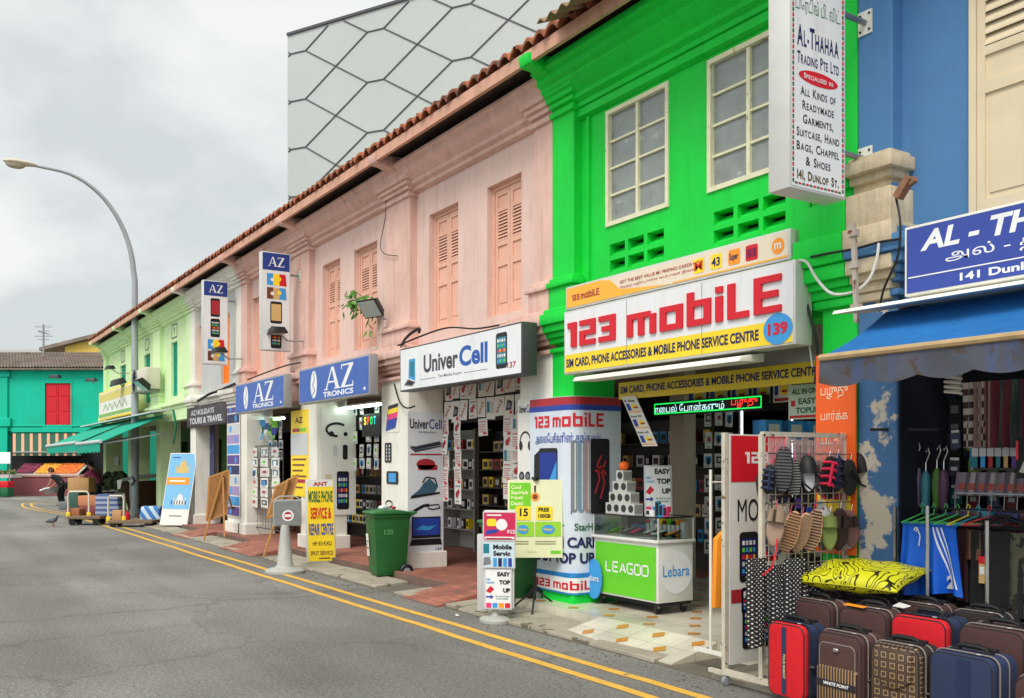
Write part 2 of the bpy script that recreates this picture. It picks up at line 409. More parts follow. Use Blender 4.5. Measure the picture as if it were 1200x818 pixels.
def brickfloor(name, c1, c2, mortar, sx, bw, rh, off=.5, rough=.8, ms=.012):
    m, t, b = nodemat(name, rough); n = t.nodes.new; l = t.links.new
    g = n('ShaderNodeNewGeometry'); k = n('ShaderNodeTexBrick'); l(g.outputs['Position'], k.inputs['Vector'])
    k.inputs['Color1'].default_value = lin(c1); k.inputs['Color2'].default_value = lin(c2); k.inputs['Mortar'].default_value = lin(mortar)
    k.inputs['Scale'].default_value = sx; k.inputs['Brick Width'].default_value = bw; k.inputs['Row Height'].default_value = rh; k.inputs['Mortar Size'].default_value = ms; k.offset = off
    z = n('ShaderNodeTexNoise'); z.inputs['Scale'].default_value = 2.2; z.inputs['Detail'].default_value = 7; l(g.outputs['Position'], z.inputs['Vector'])
    r = n('ShaderNodeMapRange'); r.inputs[1].default_value = .3; r.inputs[2].default_value = .7; r.inputs[3].default_value = .72; r.inputs[4].default_value = 1.15; l(z.outputs['Fac'], r.inputs[0])
    s = n('ShaderNodeVectorMath'); s.operation = 'SCALE'; l(k.outputs['Color'], s.inputs[0]); l(r.outputs[0], s.inputs['Scale']); l(s.outputs[0], b.inputs['Base Color'])
    return m
M_asphalt = asphalt()
M_concrete = mat('drain_concrete', (158, 150, 134), .9, var=.25, vs=2.5, bump=.5, bs=30, spots=.38, sps=4, spcol=(96, 90, 78))
M_concretedark = mat('damp_concrete', (104, 98, 86), .9, var=.3, vs=3, bump=.5, bs=30)
M_brick = brickfloor('red_paving_brick', (172, 102, 82), (150, 86, 70), (120, 96, 84), 1, .22, .11)
M_tile = brickfloor('cream_floor_tile', (214, 206, 188), (206, 198, 180), (170, 162, 146), 1, .3, .3, 0, .22, .004)
M_ochre = mat('ochre_tile', (186, 128, 48), .35, var=.15, vs=20)
M_yline = mat('yellow_road_paint', (216, 168, 68), .8, var=.14, vs=6, spots=.33, sps=7, spcol=(140, 122, 86), bump=.3, bs=80)
M_rooftile = mat('clay_roof_tile', (156, 92, 64), .9, var=.6, vs=4.5, spots=.43, sps=5, spcol=(92, 62, 50))
M_oldtile = mat('old_grey_roof', (136, 122, 112), .9, var=.35, vs=1.5, spots=.36, sps=1.2, spcol=(90, 80, 74))
# ------------------------------------------------------------------ ground
mb = MB(); mb.poly([(-320, -160, 0), (90, -160, 0), (90, 200, 0), (-320, 200, 0)]); struct(mb, 'road', M_asphalt)
def ribbon(mb, pts, w, z):
    L_, R_ = [], []
    for i, p in enumerate(pts):
        a = Vector(pts[max(i - 1, 0)]); b = Vector(pts[min(i + 1, len(pts) - 1)]); d = (b - a).normalized(); n = Vector((-d.y, d.x))
        q = Vector(p); j = rnd(-.006, .006)
        L_.append(q + n * (w / 2 + j)); R_.append(q - n * (w / 2 - j))
    for i in range(len(pts) - 1):
        mb.poly([(R_[i].x, R_[i].y, z), (R_[i + 1].x, R_[i + 1].y, z), (L_[i + 1].x, L_[i + 1].y, z), (L_[i].x, L_[i].y, z)])
for yy, dy in ((-1.39, 0), (-1.70, -.31)):
    mb = MB(); pts = [(3 - .4 * i, yy + .008 * math.sin(i * .7)) for i in range(85)]
    x = pts[-1][0]
    for i in range(1, 25):
        t = i / 24; pts.append((x - 12 * t, yy - .75 * math.sin(t * 2.2) ** 2 * .9))
    e = pts[-1]
    for i in range(1, 15):
        t = i / 14 * 1.5; r = 2.2 - dy
        pts.append((e[0] - r * math.sin(t), e[1] + r * (1 - math.cos(t))))
    ribbon(mb, pts, .092, .004); struct(mb, 'yellow_road_line', M_yline)
# walkway under the arcade, its edge, the drain with its slabs
X0, X1 = -38.5, .6
mb = MB(); mb.box(X0, -.32, -.2, -9.05, 9, .13); struct(mb, 'walkway', M_brick)
mb = MB(); mb.box(-9.05, -.34, -.2, -4.62, 9, .13)
mb.use(M_tile); mb.mats = [M_tile]
mb.use(M_ochre)
for i in range(9):
    for j in range(8):
        cx = -8.55 + .6 * (i + .5 * (j % 2)); cy = -.2 + .3 * j
        if cx < -4.75: mb.poly([(cx - .075, cy, .133), (cx, cy - .075, .133), (cx + .075, cy, .133), (cx, cy + .075, .133)])
struct(mb, 'tiled_walkway')
mb = MB(); mb.box(-4.62, -.34, -.2, X1, 9, .12); struct(mb, 'concrete_walkway', M_concrete)
mb = MB(); mb.box(X0, -.93, -.2, X1, -.322, .006); struct(mb, 'drain_bed', M_concretedark)
# concrete slabs over the drain: one uneven kerb-side strip, gaps where slabs are missing
mb = MB(); x = X0
gaps = [(PX(455, -.6), PX(478, -.6)), (PX(520, -.6), PX(540, -.6)), (PX(300, -.6), PX(330, -.6)), (PX(806, -.6), PX(835, -.6)), (PX(598, -.6), PX(612, -.6))]
while x < X1 - .3:
    w = rnd(.45, .95); c = x + w / 2
    if not any(a < c < b for a, b in gaps):
        t = rnd(-.008, .008); y0 = -.9 + rnd(-.03, .03)
        mb.add([(x + .012, y0, -.05), (x + w - .012, y0 + rnd(-.02, .02), -.05), (x + w - .012, -.40, -.05), (x + .012, -.40, -.05),
                (x + .012, y0, .035 + t), (x + w - .012, y0, .035 - t), (x + w - .012, -.40, .06 - t), (x + .012, -.40, .06 + t)],
               [(0, 3, 2, 1), (4, 5, 6, 7), (0, 1, 5, 4), (1, 2, 6, 5), (2, 3, 7, 6), (3, 0, 4, 7)])
    x += w
struct(mb, 'drain_slabs', M_concrete, bevel=.008, seg=1)
def apron(name, m, x0, x1, yf=-1.0, zf=.012):
    mb = MB(); mb.prism([(x0, yf, -.03), (x0, yf, zf), (x0, -.32, .134), (x0, -.32, -.03)], (x1 - x0, 0, 0)); return struct(mb, name, m)
apron('brick_apron', M_brick, PX(478, -.9), PX(520, -.9)); apron('brick_apron', M_brick, PX(262, -.9), PX(300, -.9)); apron('brick_apron', M_brick, PX(205, -.9), PX(222, -.9))
mb = MB(); a, b = -7.32, -5.72
mb.prism([(a, -.86, -.03), (a, -.86, .016), (a, -.338, .138), (a, -.338, -.03)], (b - a, 0, 0)); mb.mats = [M_tile]; mb.use(M_ochre)
for i in range(3):
    for j in range(2):
        cx = a + .25 + .5 * i + .22 * j; cy = -.68 + .24 * j; z = lambda y: .016 + (y + .86) / .522 * .122 + .003
        mb.poly([(cx - .075, cy, z(cy)), (cx, cy - .075, z(cy - .075)), (cx + .075, cy, z(cy)), (cx, cy + .075, z(cy + .075))])
struct(mb, 'tiled_apron')
# scraps of litter on the asphalt edge (nobody would count them)
mb = MB()
for i in range(150):
    x = rnd(-14, -4.6); y = rnd(-1.25, -.93); s_ = rnd(.004, .014)
    mb.ball((x, y, .006), (s_, s_ * rnd(.6, 1), s_ * .6), 5, 3)
o = mb.build('grit', M_concretedark); tag(o, 'loose grit and crumbs of stone along the gutter edge', 'grit', kind='stuff'); recenter(o)
for i, (px, py) in enumerate([(886 * .315 + 540, 764), (300, 627), (536, 723)]):
    g = G(px, py, .0); mb = MB(); r = .028 if i != 0 else .05
    k = rnd(0, 3); c_, s_ = math.cos(k) * r, math.sin(k) * r
    mb.prism([(g.x + c_, g.y + s_, .014), (g.x - s_, g.y + c_, .03), (g.x - c_, g.y - s_, .016), (g.x + s_ * .8, g.y - c_ * .8, .012)], (0, 0, .003))
    if i == 0:
        for q in range(len(mb.v)): mb.v[q].z += .06
    single(mb, 'paper_scrap', ['white paper scrap lying by the step of the tiled shop floor', 'small white paper scrap on the pavement before the corkboard easels', 'white scrap on the open grey road left of the yellow lines', 'white scrap on the road near the middle of the photo bottom', 'small pale scrap on the grey road farthest from kerb', 'crumpled white tissue in the gutter before the leaflet stand'][(0, 1, 5)[i]], 'litter', flat('paper_white', (222, 222, 218), .8))
# ------------------------------------------------------------------ buildings
BX = [-4.59, -8.62, -12.58, -16.62, -20.3, -24.6, -28.5, -32.6, -37.2]
def tile_roof(mb, x0, x1, yE=-.5, zE=6.12, slope=.42, n=13, per=.235, amp=.042, course=.42, jit=.016, thick=.04):
    k = max(2, round((x1 - x0) / per)); seg = 6; nx = k * seg
    js = [[rnd(-jit, jit) for _ in range(k + 1)] for _ in range(n + 1)]
    rows = []
    for c in range(n):
        for e_ in (0, 1):
            y = yE + course * (c + e_) + (0 if e_ == 0 else .03); z0 = zE + slope * course * (c + e_) + (.03 if e_ == 0 else 0)
            row = []
            for i in range(nx + 1):
                ph = (i % seg) / seg; z = z0 + amp * 2 * abs(math.cos(math.pi * ph)) ** .8 + js[c][min(i // seg, k)]
                row.append((x0 + (x1 - x0) * i / nx, y + (js[c][min(i // seg, k)] * 1.5 if e_ == 0 else 0), z))
            rows.append(row)
    vs = [p for r in rows for p in r]; w = nx + 1; fs = []
    for r in range(len(rows) - 1):
        for i in range(nx): fs.append((r * w + i, r * w + i + 1, (r + 1) * w + i + 1, (r + 1) * w + i))
    lo = [(p[0], p[1], p[2] - thick) for p in rows[0]]; o = len(vs); vs += lo
    for i in range(nx): fs.append((i, o + i, o + i + 1, i + 1))
    be = [(p[0], rows[-1][0][1], rows[-1][0][2] - .12) for p in rows[-1]]; o2 = len(vs); vs += be
    for i in range(nx): fs.append((o + i, o2 + i, o2 + i + 1, o + i + 1))
    mb.add(vs, fs)
def louvre_leaf(mb, x0, x1, z0, z1, y, slats=9, th=.04, lower=.42):
    """one shutter leaf: stiles, rails, louvres above, a panel below"""
    w = .055; zr = z0 + (z1 - z0) * lower; zm = zr + .2
    for a, b in ((x0, x0 + w), (x1 - w, x1)): mb.box(a, y, z0, b, y + th, z1)
    for a, b in ((z0, z0 + .09), (zr - .06, zr + .02), (zm, zm + .06), (z1 - .22 - .05, z1 - .22), (z1 - .07, z1)): mb.box(x0 + w, y + .001, a, x1 - w, y + th - .001, b)
    for a, b in ((z0 + .09, zr - .06), (zr + .02, zm), (z1 - .22, z1 - .07)): mb.box(x0 + w, y + .018, a, x1 - w, y + .03, b)
    a, b = zm + .06, z1 - .27
    for i in range(slats):
        z = a + (b - a) * (i + .1) / slats; h = (b - a) / slats
        mb.prism([(x0 + w, y + .002, z), (x0 + w, y + .002, z + .012), (x0 + w, y + .036, z + h * 1.0 + .012), (x0 + w, y + .036, z + h * 1.0)], (x1 - x0 - 2 * w, 0, 0))
    # raised field on the lower panel
    mb.box(x0 + w + .03, y + .010, z0 + .13, x1 - w - .03, y + .02, zr - .10)
def shutter_window(par, x0, x1, z0, z1, y, m, mframe, ajar=False, dark=True):
    mbw = MB(); t = .05
    mbw.box(x0, y - .02, z0, x0 + t, y + .06, z1); mbw.box(x1 - t, y - .02, z0, x1, y + .06, z1); mbw.box(x0 + t, y - .02, z1 - t, x1 - t, y + .06, z1); mbw.box(x0 + t, y - .02, z0, x1 - t, y + .06, z0 + .04)
    w = mbw.build('window', mframe, par)
    xm = (x0 + x1) / 2
    for a, b in ((x0 + t + .004, xm - .004), (xm + .004, x1 - t - .004)):
        q = MB(); louvre_leaf(q, a, b, z0 + .045, z1 - t - .005, y - .008, slats=9)
        q.build('shutter', m, w)
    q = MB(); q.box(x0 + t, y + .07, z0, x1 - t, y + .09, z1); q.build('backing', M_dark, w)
    return w
def half_pilaster(mb, x0, x1, z0=3.68, z1=5.62, y0=0, yb=.2):
    mb.box(x0, y0, z0, x1, yb, z1)
def caps(mb, x0, x1, levels, yb=.25):
    for i, (za, zb, out) in enumerate(levels): mb.box(x0 - out * .0, -out, za, x1 + out * .0, yb, zb)
CAP_UP = [(5.50, 5.56, .04), (5.60, 5.66, .05), (5.66, 5.72, .09), (5.72, 5.80, .13)]
BASE_UP = [(3.36, 3.60, .05), (3.60, 3.66, .09), (3.66, 3.71, .04)]
CAP_LO = [(2.88, 2.93, .04), (2.98, 3.04, .05), (3.04, 3.10, .09), (3.10, 3.18, .14), (3.18, 3.30, .18), (3.30, 3.36, .12)]
def cornice_prof(y0, z0):
    return [(y0, z0), (y0 - .06, z0 + .02), (y0 - .06, z0 + .07), (y0 - .12, z0 + .10), (y0 - .12, z0 + .15), (y0 - .20, z0 + .21), (y0 - .26, z0 + .27), (y0 - .26, z0 + .33), (y0 - .31, z0 + .37), (y0 - .31, z0 + .41)]
def shophouse(name, label, xl, xr, wallm, trimm, holes, pier_l, pier_r, halves=(.4, .4), pier_m=None, roofm=M_rooftile, roof=True, group='two storey shophouses in the terrace', pil_m=None, front_z=2.82, corbel=True, cornice_z=5.55, hi=0):
    pil_m = pil_m or trimm; pier_m = pier_m or M_white
    t = thing(name, label, 'shophouse', ((xl + xr) / 2, 0, 0), 0, group)
    mb = MB(); wall_holes(mb, xl + .002, xr - .002, 3.34, 6.05 + hi, .12, .34, holes); mb.build('wall', wallm, t)
    for a, b, side in ((xl + .004, xl + halves[0], 'l'), (xr - halves[1], xr - .004, 'r')):
        mb = MB(); half_pilaster(mb, a, b); pil = mb.build('pilaster', pil_m, t, bevel=.008, seg=1)
        for lv, nm in ((CAP_UP, 'pilaster_capital'), (BASE_UP, 'pilaster_foot')):
            mb = MB()
            for za, zb, out in lv:
                x0_, x1_ = (a, b + out) if side == 'l' else (a - out, b)
                mb.box(x0_, -out, za, x1_, .22, zb)
            mb.build(nm, pil_m, pil, bevel=.01, seg=2)
    mb = MB(); moulding(mb, xl + .004, xr - .004, cornice_prof(.1, cornice_z), yb=.3); mb.build('cornice', trimm, t)
    mb = MB(); moulding(mb, xl + .4, xr - .4, [(.08, 3.1), (.04, 3.14), (.04, 3.2), (-.03, 3.24), (-.03, 3.3), (.08, 3.345)], yb=.3)
    mb.build('ledge', trimm, t)
    mb = MB(); mb.box(xl + .003, .06, front_z, xr - .003, .36, 3.34); mb.build('beam', trimm, t)
    for side, pr in (('l', pier_l), ('r', pier_r)):
        if not pr: continue
        a, b = pr; mb = MB(); mb.box(a, 0, .30, b, .58, 2.9); p = mb.build('pier', pier_m, t, bevel=.01, seg=1)
        mb = MB(); mb.box(a - (0 if side == 'r' and a == xl else .04) , -.05, .10, b + .05, .62, .36); mb.build('pier_base', pier_m, p, bevel=.012, seg=1)
        mb = MB()
        for za, zb, out in CAP_LO: mb.box(a - out if side == 'r' else a, -out, za, b + out if side == 'l' else b, .6, zb)
        mb.build('capital', pil_m, p, bevel=.012, seg=2)
    mb = MB(); mb.box(xl + .003, .345, front_z + .04, xr - .003, 6.8, front_z + .16); mb.build('ceiling', M_ceil, t)
    for a, b in ((xl, xl + .1), (xr - .1, xr)): mb = MB(); mb.box(a, .35, 3.0, b, 8.5, 6.2); mb.build('party_wall', wallm, t)
    mb = MB(); mb.box(xl, 8.5, 0, xr, 8.7, 6.2); mb.build('back_wall', wallm, t)
    if roof:
        mb = MB(); tile_roof(mb, xl + .001, xr - .001, zE=6.11 + hi)
        z = 6.11 + hi + .42 * 5.46; mb.add([(xl, 4.96, z), (xr, 4.96, z), (xr, 9.2, z - 1.7), (xl, 9.2, z - 1.7)], [(0, 1, 2, 3)])
        r = mb.build('roof', roofm, t, recalc=False)
        mb = MB(); mb.box(xl + .001, -.47, 5.97 + hi, xr - .001, -.42, 6.105 + hi); mb.build('fascia', M_fascia, r)
        mb = MB(); mb.prism([(xl + .001, -.42, 6.04 + hi), (xl + .001, .4, 6.20 + hi), (xl + .001, .4, 6.24 + hi), (xl + .001, -.42, 6.08 + hi)], (xr - xl - .002, 0, 0)); mb.build('soffit', M_soffit, r)
    if corbel:
        mb = MB(); x = xl + .08
        mb.prism([(x, .1, 5.80), (x, -.1, 5.84), (x, -.36, 5.93), (x, -.50, 5.94), (x, -.52, 6.06), (x, .1, 6.10)], (.2, 0, 0)); mb.build('corbel', pil_m, t, bevel=.02)
    return t
def shop_back(t, xl, xr, y=2.35, op=(.5, .5), mw=M_inner, deep=6.4, z1=2.86, side_l=True, side_r=True):
    mb = MB(); wall_holes(mb, xl, xr, .13, z1, y, y + .12, [(xl + op[0], xr - op[1], .131, 2.4)]); mb.build('shop_front', mw, t)
    mb = MB(); mb.box(xl, deep, .13, xr, deep + .1, z1); mb.build('rear_wall', mw, t)
    if side_l: mb = MB(); mb.box(xl, y + .12, .13, xl + .08, deep, z1); mb.build('interior_wall', mw, t)
    if side_r: mb = MB(); mb.box(xr - .08, y + .12, .13, xr, deep, z1); mb.build('interior_wall', mw, t)
# --- bright green
w1 = (P(711, 200, .12).x, P(784.5, 200, .12).x); w2x = P(830, 150, .12).x; w2 = (w2x, w2x + (w1[1] - w1[0]))
v1 = (P(713, 300, .12).x, P(780, 300, .12).x); v2 = (P(834, 270, .12).x, P(834, 270, .12).x + (v1[1] - v1[0]))
xl, xr = BX[1], BX[0]
holes = [(w1[0], w1[1], 4.14, 5.36), (w2[0], w2[1], 4.14, 5.36)]
for v in (v1, v2):
    w = (v[1] - v[0]) / 3
    for i in range(3):
        for j in range(2):
            holes.append((v[0] + i * w + .025, v[0] + (i + 1) * w - .025, 3.66 + j * .17, 3.66 + j * .17 + .12))
HG = shophouse('green_shophouse', 'bright green shophouse with two steel framed windows above the red lettered phone sign', xl, xr, M_green, M_green, holes, (xl + .003, -8.22), (-4.92, xr - .003), halves=(.40, .36), pier_m=M_green, pil_m=M_green, hi=.0, cornice_z=5.5)
mb = MB(); moulding(mb, xl + .4, xr - .36, [(.11, 5.40), (.05, 5.42), (.05, 5.50), (.11, 5.5)], yb=.3)
mb.build('wall_moulding', M_green, HG); mb = MB(); moulding(mb, xl + .01, xr - .01, [(-.16, 5.80), (-.22, 5.83), (-.22, 5.90), (-.30, 5.93), (-.30, 6.0)], yb=.2)
mb.build('eaves_moulding', M_green, HG)
for a, b in ((xl + .52, xl + .56), (xr - .56, xr - .52)): mb = MB(); mb.box(a, .085, 3.6, b, .2, 5.4); mb.build('wall_moulding', M_green, HG)
for v in (v1, v2):
    mb = MB(); mb.box(v[0], .26, 3.6, v[1], .3, 4.0); mb.build('vent_backing', M_dark, HG)
    w = (v[1] - v[0]) / 3; mb = MB()
    for i in range(3):
        for j in range(2):
            z = 3.66 + j * .17; a, b = v[0] + i * w + .025, v[0] + (i + 1) * w - .025
            mb.prism([(a, .15, z), (a, .15, z + .015), (a, .23, z + .085), (a, .23, z + .07)], (b - a, 0, 0))
    mb.build('vent', M_green, HG)
for (a, b) in (w1, w2):
    z0, z1, y = 4.14, 5.36, .15; mb = MB(); t = .045
    mb.box(a + .001, y - .05, z0, a + t, y + .05, z1); mb.box(b - t, y - .05, z0, b - .001, y + .05, z1); mb.box(a + t, y - .05, z1 - t, b - t, y + .05, z1); mb.box(a + t, y - .05, z0, b - t, y + .05, z0 + t)
    xm = (a + b) / 2; mb.box(xm - .02, y - .03, z0 + t, xm + .02, y + .04, z1 - t)
    for i in range(1, 4):
        z = z0 + t + (z1 - z0 - 2 * t) * i / 4
        for c, d_ in ((a + t, xm - .02), (xm + .02, b - t)): mb.box(c, y - .02, z - .011, d_, y + .02, z + .011)
    w = mb.build('window', M_frame, HG)
    mb = MB(); mb.box(a + t - .01, y + .002, z0 + t - .01, b - t + .01, y + .012, z1 - t + .01); mb.build('pane', M_pane, w)
# corrugated sheet laid over the eave
mb = MB(); x0_, x1_ = -7.78, xr + 1.2; nx = 240
vs = []
for y, z in ((-.78, 6.07), (1.2, 6.93)):
    for i in range(nx + 1): vs.append((x0_ + (x1_ - x0_) * i / nx, y, z + .028 * math.sin(i * .62)))
for k in range(2): 
    for i in range(nx + 1): vs.append((vs[k * (nx + 1) + i][0], vs[k * (nx + 1) + i][1], vs[k * (nx + 1) + i][2] - .012))
w_ = nx + 1; fs = []
for i in range(nx): fs += [(i, i + 1, w_ + i + 1, w_ + i), (2 * w_ + i, 3 * w_ + i, 3 * w_ + i + 1, 2 * w_ + i + 1), (i, 2 * w_ + i, 2 * w_ + i + 1, i + 1)]
mb.add(vs, fs); mb.build('eave_sheet', mat('rusty_corrugated_sheet', (150, 118, 96), .8, var=.3, vs=3, spots=.4, sps=2, spcol=(104, 70, 52)), HG, recalc=False)
shop_back(HG, -8.55, xr, y=6.2, op=(.6, .6), deep=6.9)
# --- pink row
def pink(i, label, wins, name='pink_shophouse', **k):
    xl, xr = BX[i + 1], BX[i]
    t = shophouse(name, label, xl, xr, M_pink, M_pinktrim, [(a, b, 3.5, 5.16) for a, b in wins], k.pop('pl', None), k.pop('pr', None), pil_m=M_pinktrim, **k)
    for a, b in wins: shutter_window(t, a, b, 3.5, 5.16, .22, M_shutter, M_shutter)
    return t
XW = lambda px: P(px, 300, .12).x
UNI = pink(1, 'pink shophouse with salmon shutters above the white sign with a blue and black shop name', [(XW(503), XW(537)), (XW(571), XW(611))], pr=(-9.28, BX[1] - .003), pl=(BX[2] + .003, -12.22), halves=(.4, .36))
AZ1 = pink(2, 'pink shophouse with a leafy weed at its shutters, over the nearer blue sign', [(XW(378), XW(398.5)), (XW(415), XW(442))], pr=(-13.13, BX[2] - .003), pl=(BX[3] + .003, -15.82))
AZ2 = pink(3, 'pink shophouse above the farther blue fascia sign, upper wall partly behind two hanging signs', [(XW(296), XW(306)), (XW(321), XW(334))], pr=None, pl=(BX[4] + .003, -19.9))
WH = shophouse('white_shophouse', 'narrow white and grey shophouse with tall orange window shutters', BX[5], BX[4], M_grey, M_white, [(XW(229), XW(236), 3.5, 5.1), (XW(259), XW(269), 3.5, 5.1)], (BX[5] + .003, -24.1), (-21.3, BX[4] - .003))
for a, b in ((XW(229), XW(236)), (XW(259), XW(269))): shutter_window(WH, a, b, 3.5, 5.1, .2, M_orange, M_orange)
pg = []
for i, (px0, px1) in ((5, (201, 208)), (6, (169, 176)), (7, (141, 147.5))):
    a, b = XW(px0), XW(px1)
    t = shophouse('pale_green_shophouse', ['pale green shophouse with a tall teal shutter, next to the white one', 'pale green shophouse with the air conditioner box on its wall', 'pale green corner shophouse at the far end of the terrace'][i - 5], BX[i + 1], BX[i], M_pale, M_pale, [(a, b, 3.5, 5.0)], (BX[i + 1] + .003, BX[i + 1] + .5), None, pier_m=M_pale)
    shutter_window(t, a, b, 3.5, 5.0, .2, M_shutteal, M_shutteal)
    mb = MB(); xc = (a + b) / 2; z = 5.3
    ring = [(-.3, 0), (-.22, .16), (.22, .16), (.3, 0), (.22, -.16), (-.22, -.16)] if i == 6 else [(-.3, -.18), (-.3, .18), (.3, .18), (.3, -.18)]
    pl_ = PL((xc, .118, z)); stroke(mb, pl_, ring + [ring[0]], .035, .004)
    if i != 6: stroke(mb, pl_, [(0, -.1), (0, .1), (-.08, .05)], .035, .004)
    mb.build('vent_motif', flat('dark_green_line', (60, 96, 60)), t); pg.append(t)
    shop_back(t, BX[i + 1], BX[i], y=2.0, op=(.6, .4), mw=mat('green_shop_front', (90, 140, 80), .8))
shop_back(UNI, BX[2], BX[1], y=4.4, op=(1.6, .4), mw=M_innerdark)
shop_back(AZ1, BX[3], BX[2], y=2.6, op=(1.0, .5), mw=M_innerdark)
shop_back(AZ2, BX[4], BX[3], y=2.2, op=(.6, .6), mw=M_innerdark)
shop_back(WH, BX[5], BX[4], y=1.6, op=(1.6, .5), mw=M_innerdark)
# --- blue
xl, xr = BX[0], -.45
wz = (P(1139, 100, .12).x, P(1139, 100, .12).x + 1.15)
HB = shophouse('blue_shophouse', 'blue shophouse with cream shutters and peeling pillar above the luggage stall', xl, xr, M_blue, M_blue, [(wz[0], wz[1], 3.3, 5.5)], (-4.586, -4.25), None, halves=(.30, .3), pier_m=M_bluepeel, pil_m=M_blue, corbel=False)
shutter_window(HB, wz[0], wz[1], 3.32, 5.5, .10, M_creamshut, M_creamshut)
mb = MB()
for za, zb, out in [(2.86, 2.93, .04), (2.93, 3.03, .06), (3.0, 3.08, .10), (3.06, 3.17, .15), (3.15, 3.26, .12), (3.24, 3.40, .18), (3.38, 3.66, .14), (3.64, 3.76, .05), (3.74, 3.82, .10), (3.80, 3.90, .16), (3.89, 3.94, .11)]:
    mb.box(xl + .002, -out - .006, za, -4.31 + out * .8, .5, zb)
mb.build('pillar_capital', M_cream, HB, bevel=.012, seg=2)
mb = MB()
for za, zb, out in [(2.86, 2.93, .04), (2.93, 3.03, .06), (3.0, 3.08, .10), (3.06, 3.17, .15), (3.15, 3.26, .12), (3.24, 3.40, .18), (3.38, 3.66, .14), (3.64, 3.76, .05), (3.74, 3.82, .10), (3.80, 3.90, .16), (3.89, 3.94, .11)]:
    mb.box(-4.95 - out * .6, -out - .006, za, xl - .002, .5, zb)
mb.build('pillar_capital', M_green, HG, bevel=.012, seg=2)
mb = MB(); mb.box(xl + .1, 2.9, .12, xr, 3.0, 2.86); mb.box(xl + .004, .585, .12, xl + .1, 2.9, 2.86); mb.build('shop_wall', M_darkblue, HB); mb = MB(); mb.box(-4.249, .02, .13, -4.235, .6, 2.86); mb.build('side_shade_board', mat('side_shade_navy', (22, 27, 42), .8), HB); mb = MB(); mb.box(-4.2, .66, .13, -.55, .70, 2.85); mb.build('shade_backing', mat('stall_shade_backing', (24, 24, 28), .9, var=.2), HB)  # side board and backing are added; their near-black colour paints the stall's shade
# --- panelled grey block behind
d2 = ray(-1339, 543).normalized(); d2.z = 0; d2.normalize(); o2 = S(337, 543, 60); n2 = Vector((-d2.y, d2.x, 0)); n2 = n2 if n2.dot(CAM - o2) > 0 else -n2
def hexpt(zx, zy):
    r = ray(320 + zx / 3.158, zy / 3.158); k = (o2 - CAM).dot(n2) / r.dot(n2); return CAM + r * k
top = hexpt(50, 130).z
TB = thing('panelled_building', 'tall plain grey block clad in large hexagon panels behind the shophouses', 'building', (o2.x, o2.y, 0))
mb = MB(); e_ = o2 - d2 * 46; b1 = o2 - n2 * 30; b2 = e_ - n2 * 30
mb.prism([(o2.x, o2.y, 0), (e_.x, e_.y, 0), (b2.x, b2.y, 0), (b1.x, b1.y, 0)], (0, 0, top)); mb.build('facade', M_backgrey, TB)
mb = MB()
ha, hb = hexpt(350, 305), hexpt(410, 293); h1, h2 = hexpt(665, 225) - ha, hexpt(355, 490) - ha; h2.x = h2.y = 0; h1.z *= .35
for i in range(-2, 5):
    for j in range(-4, 6):
        a = ha + h1 * i + h2 * j; b = a + (hb - ha)
        for p, q in ((a, b), (b, a + h1 + h2), (b, a + h1 - h2)):
            k = [f / 24 for f in range(25)]; ok = [f for f in k if .05 < -(p.lerp(q, f) - o2).dot(d2) < 45.9 and .1 < p.lerp(q, f).z < top - .1]
            if len(ok) > 1: mb.bar(p.lerp(q, ok[0]) + n2 * .02, p.lerp(q, ok[-1]) + n2 * .02, .065, .06, up=n2)
pc = hexpt(50, 130); mb.bar(Vector((o2.x, o2.y, top)) + n2 * .03, Vector((e_.x, e_.y, top)) + n2 * .03, .16, .16)
mb.build('panel_joints', M_seam, TB)
# --- teal house across the side street, facing the camera
def at(px, py, s): return S(px, py, s)
tt = math.atan2(RX.y, RX.x)
TE = thing('teal_house', 'teal painted two storey house with a red shuttered window', 'house', (at(60, 543, 50).x, at(60, 543, 50).y, 0), tt)
MPX = 50 / 1100
def tl(px): return (px - 60) * MPX
def tz(py): return H + (543 - py) * MPX
mb = MB(); wall_holes(mb, tl(-90), tl(128), tz(505), tz(430), 0, .3, [(tl(53), tl(83), tz(500), tz(449))])
mb.box(tl(-90), .31, 0, tl(128), 8, tz(431)); mb.build('wall', M_teal, TE, local=True)
mb = MB(); mb.box(tl(0) - .1, -.12, 0, tl(10), .0, tz(432)); mb.box(tl(-2), -.2, tz(500), tl(14), .0, tz(490)); mb.box(tl(-2), -.18, tz(442), tl(13), 0, tz(436))
mb.box(tl(14.5), -.1, tz(507), tl(128), 0, tz(502)); mb.box(tl(14.5), -.06, tz(500), tl(128), 0, tz(498)); mb.build('pilaster', M_teal, TE, local=True, bevel=.02, seg=1)
mb = MB(); a, b = tl(53), tl(83); z0, z1 = tz(500), tz(449); xm = (a + b) / 2
for x0_, x1_ in ((a + .02, xm - .01), (xm + .01, b - .02)):
    mb.box(x0_, .05, z0, x1_, .12, z1)
    for q0, q1 in ((z0 + .12, z0 + .7), (z0 + .82, z0 + 1.5), (z0 + 1.62, z1 - .12)): mb.box(x0_ + .1, .03, q0, x1_ - .1, .05, q1)
wd = mb.build('window', M_red, TE, local=True); mb = MB(); t = .07; mb.box(a - t, -.03, z0 - t, a, .1, z1 + t); mb.box(b, -.03, z0 - t, b + t, .1, z1 + t); mb.box(a, -.03, z1, b, .1, z1 + t); mb.box(a - .1, -.08, z0 - .08, b + .1, .1, z0); mb.build('window_frame', M_teal, wd, local=True)
mb = MB(); n = 60
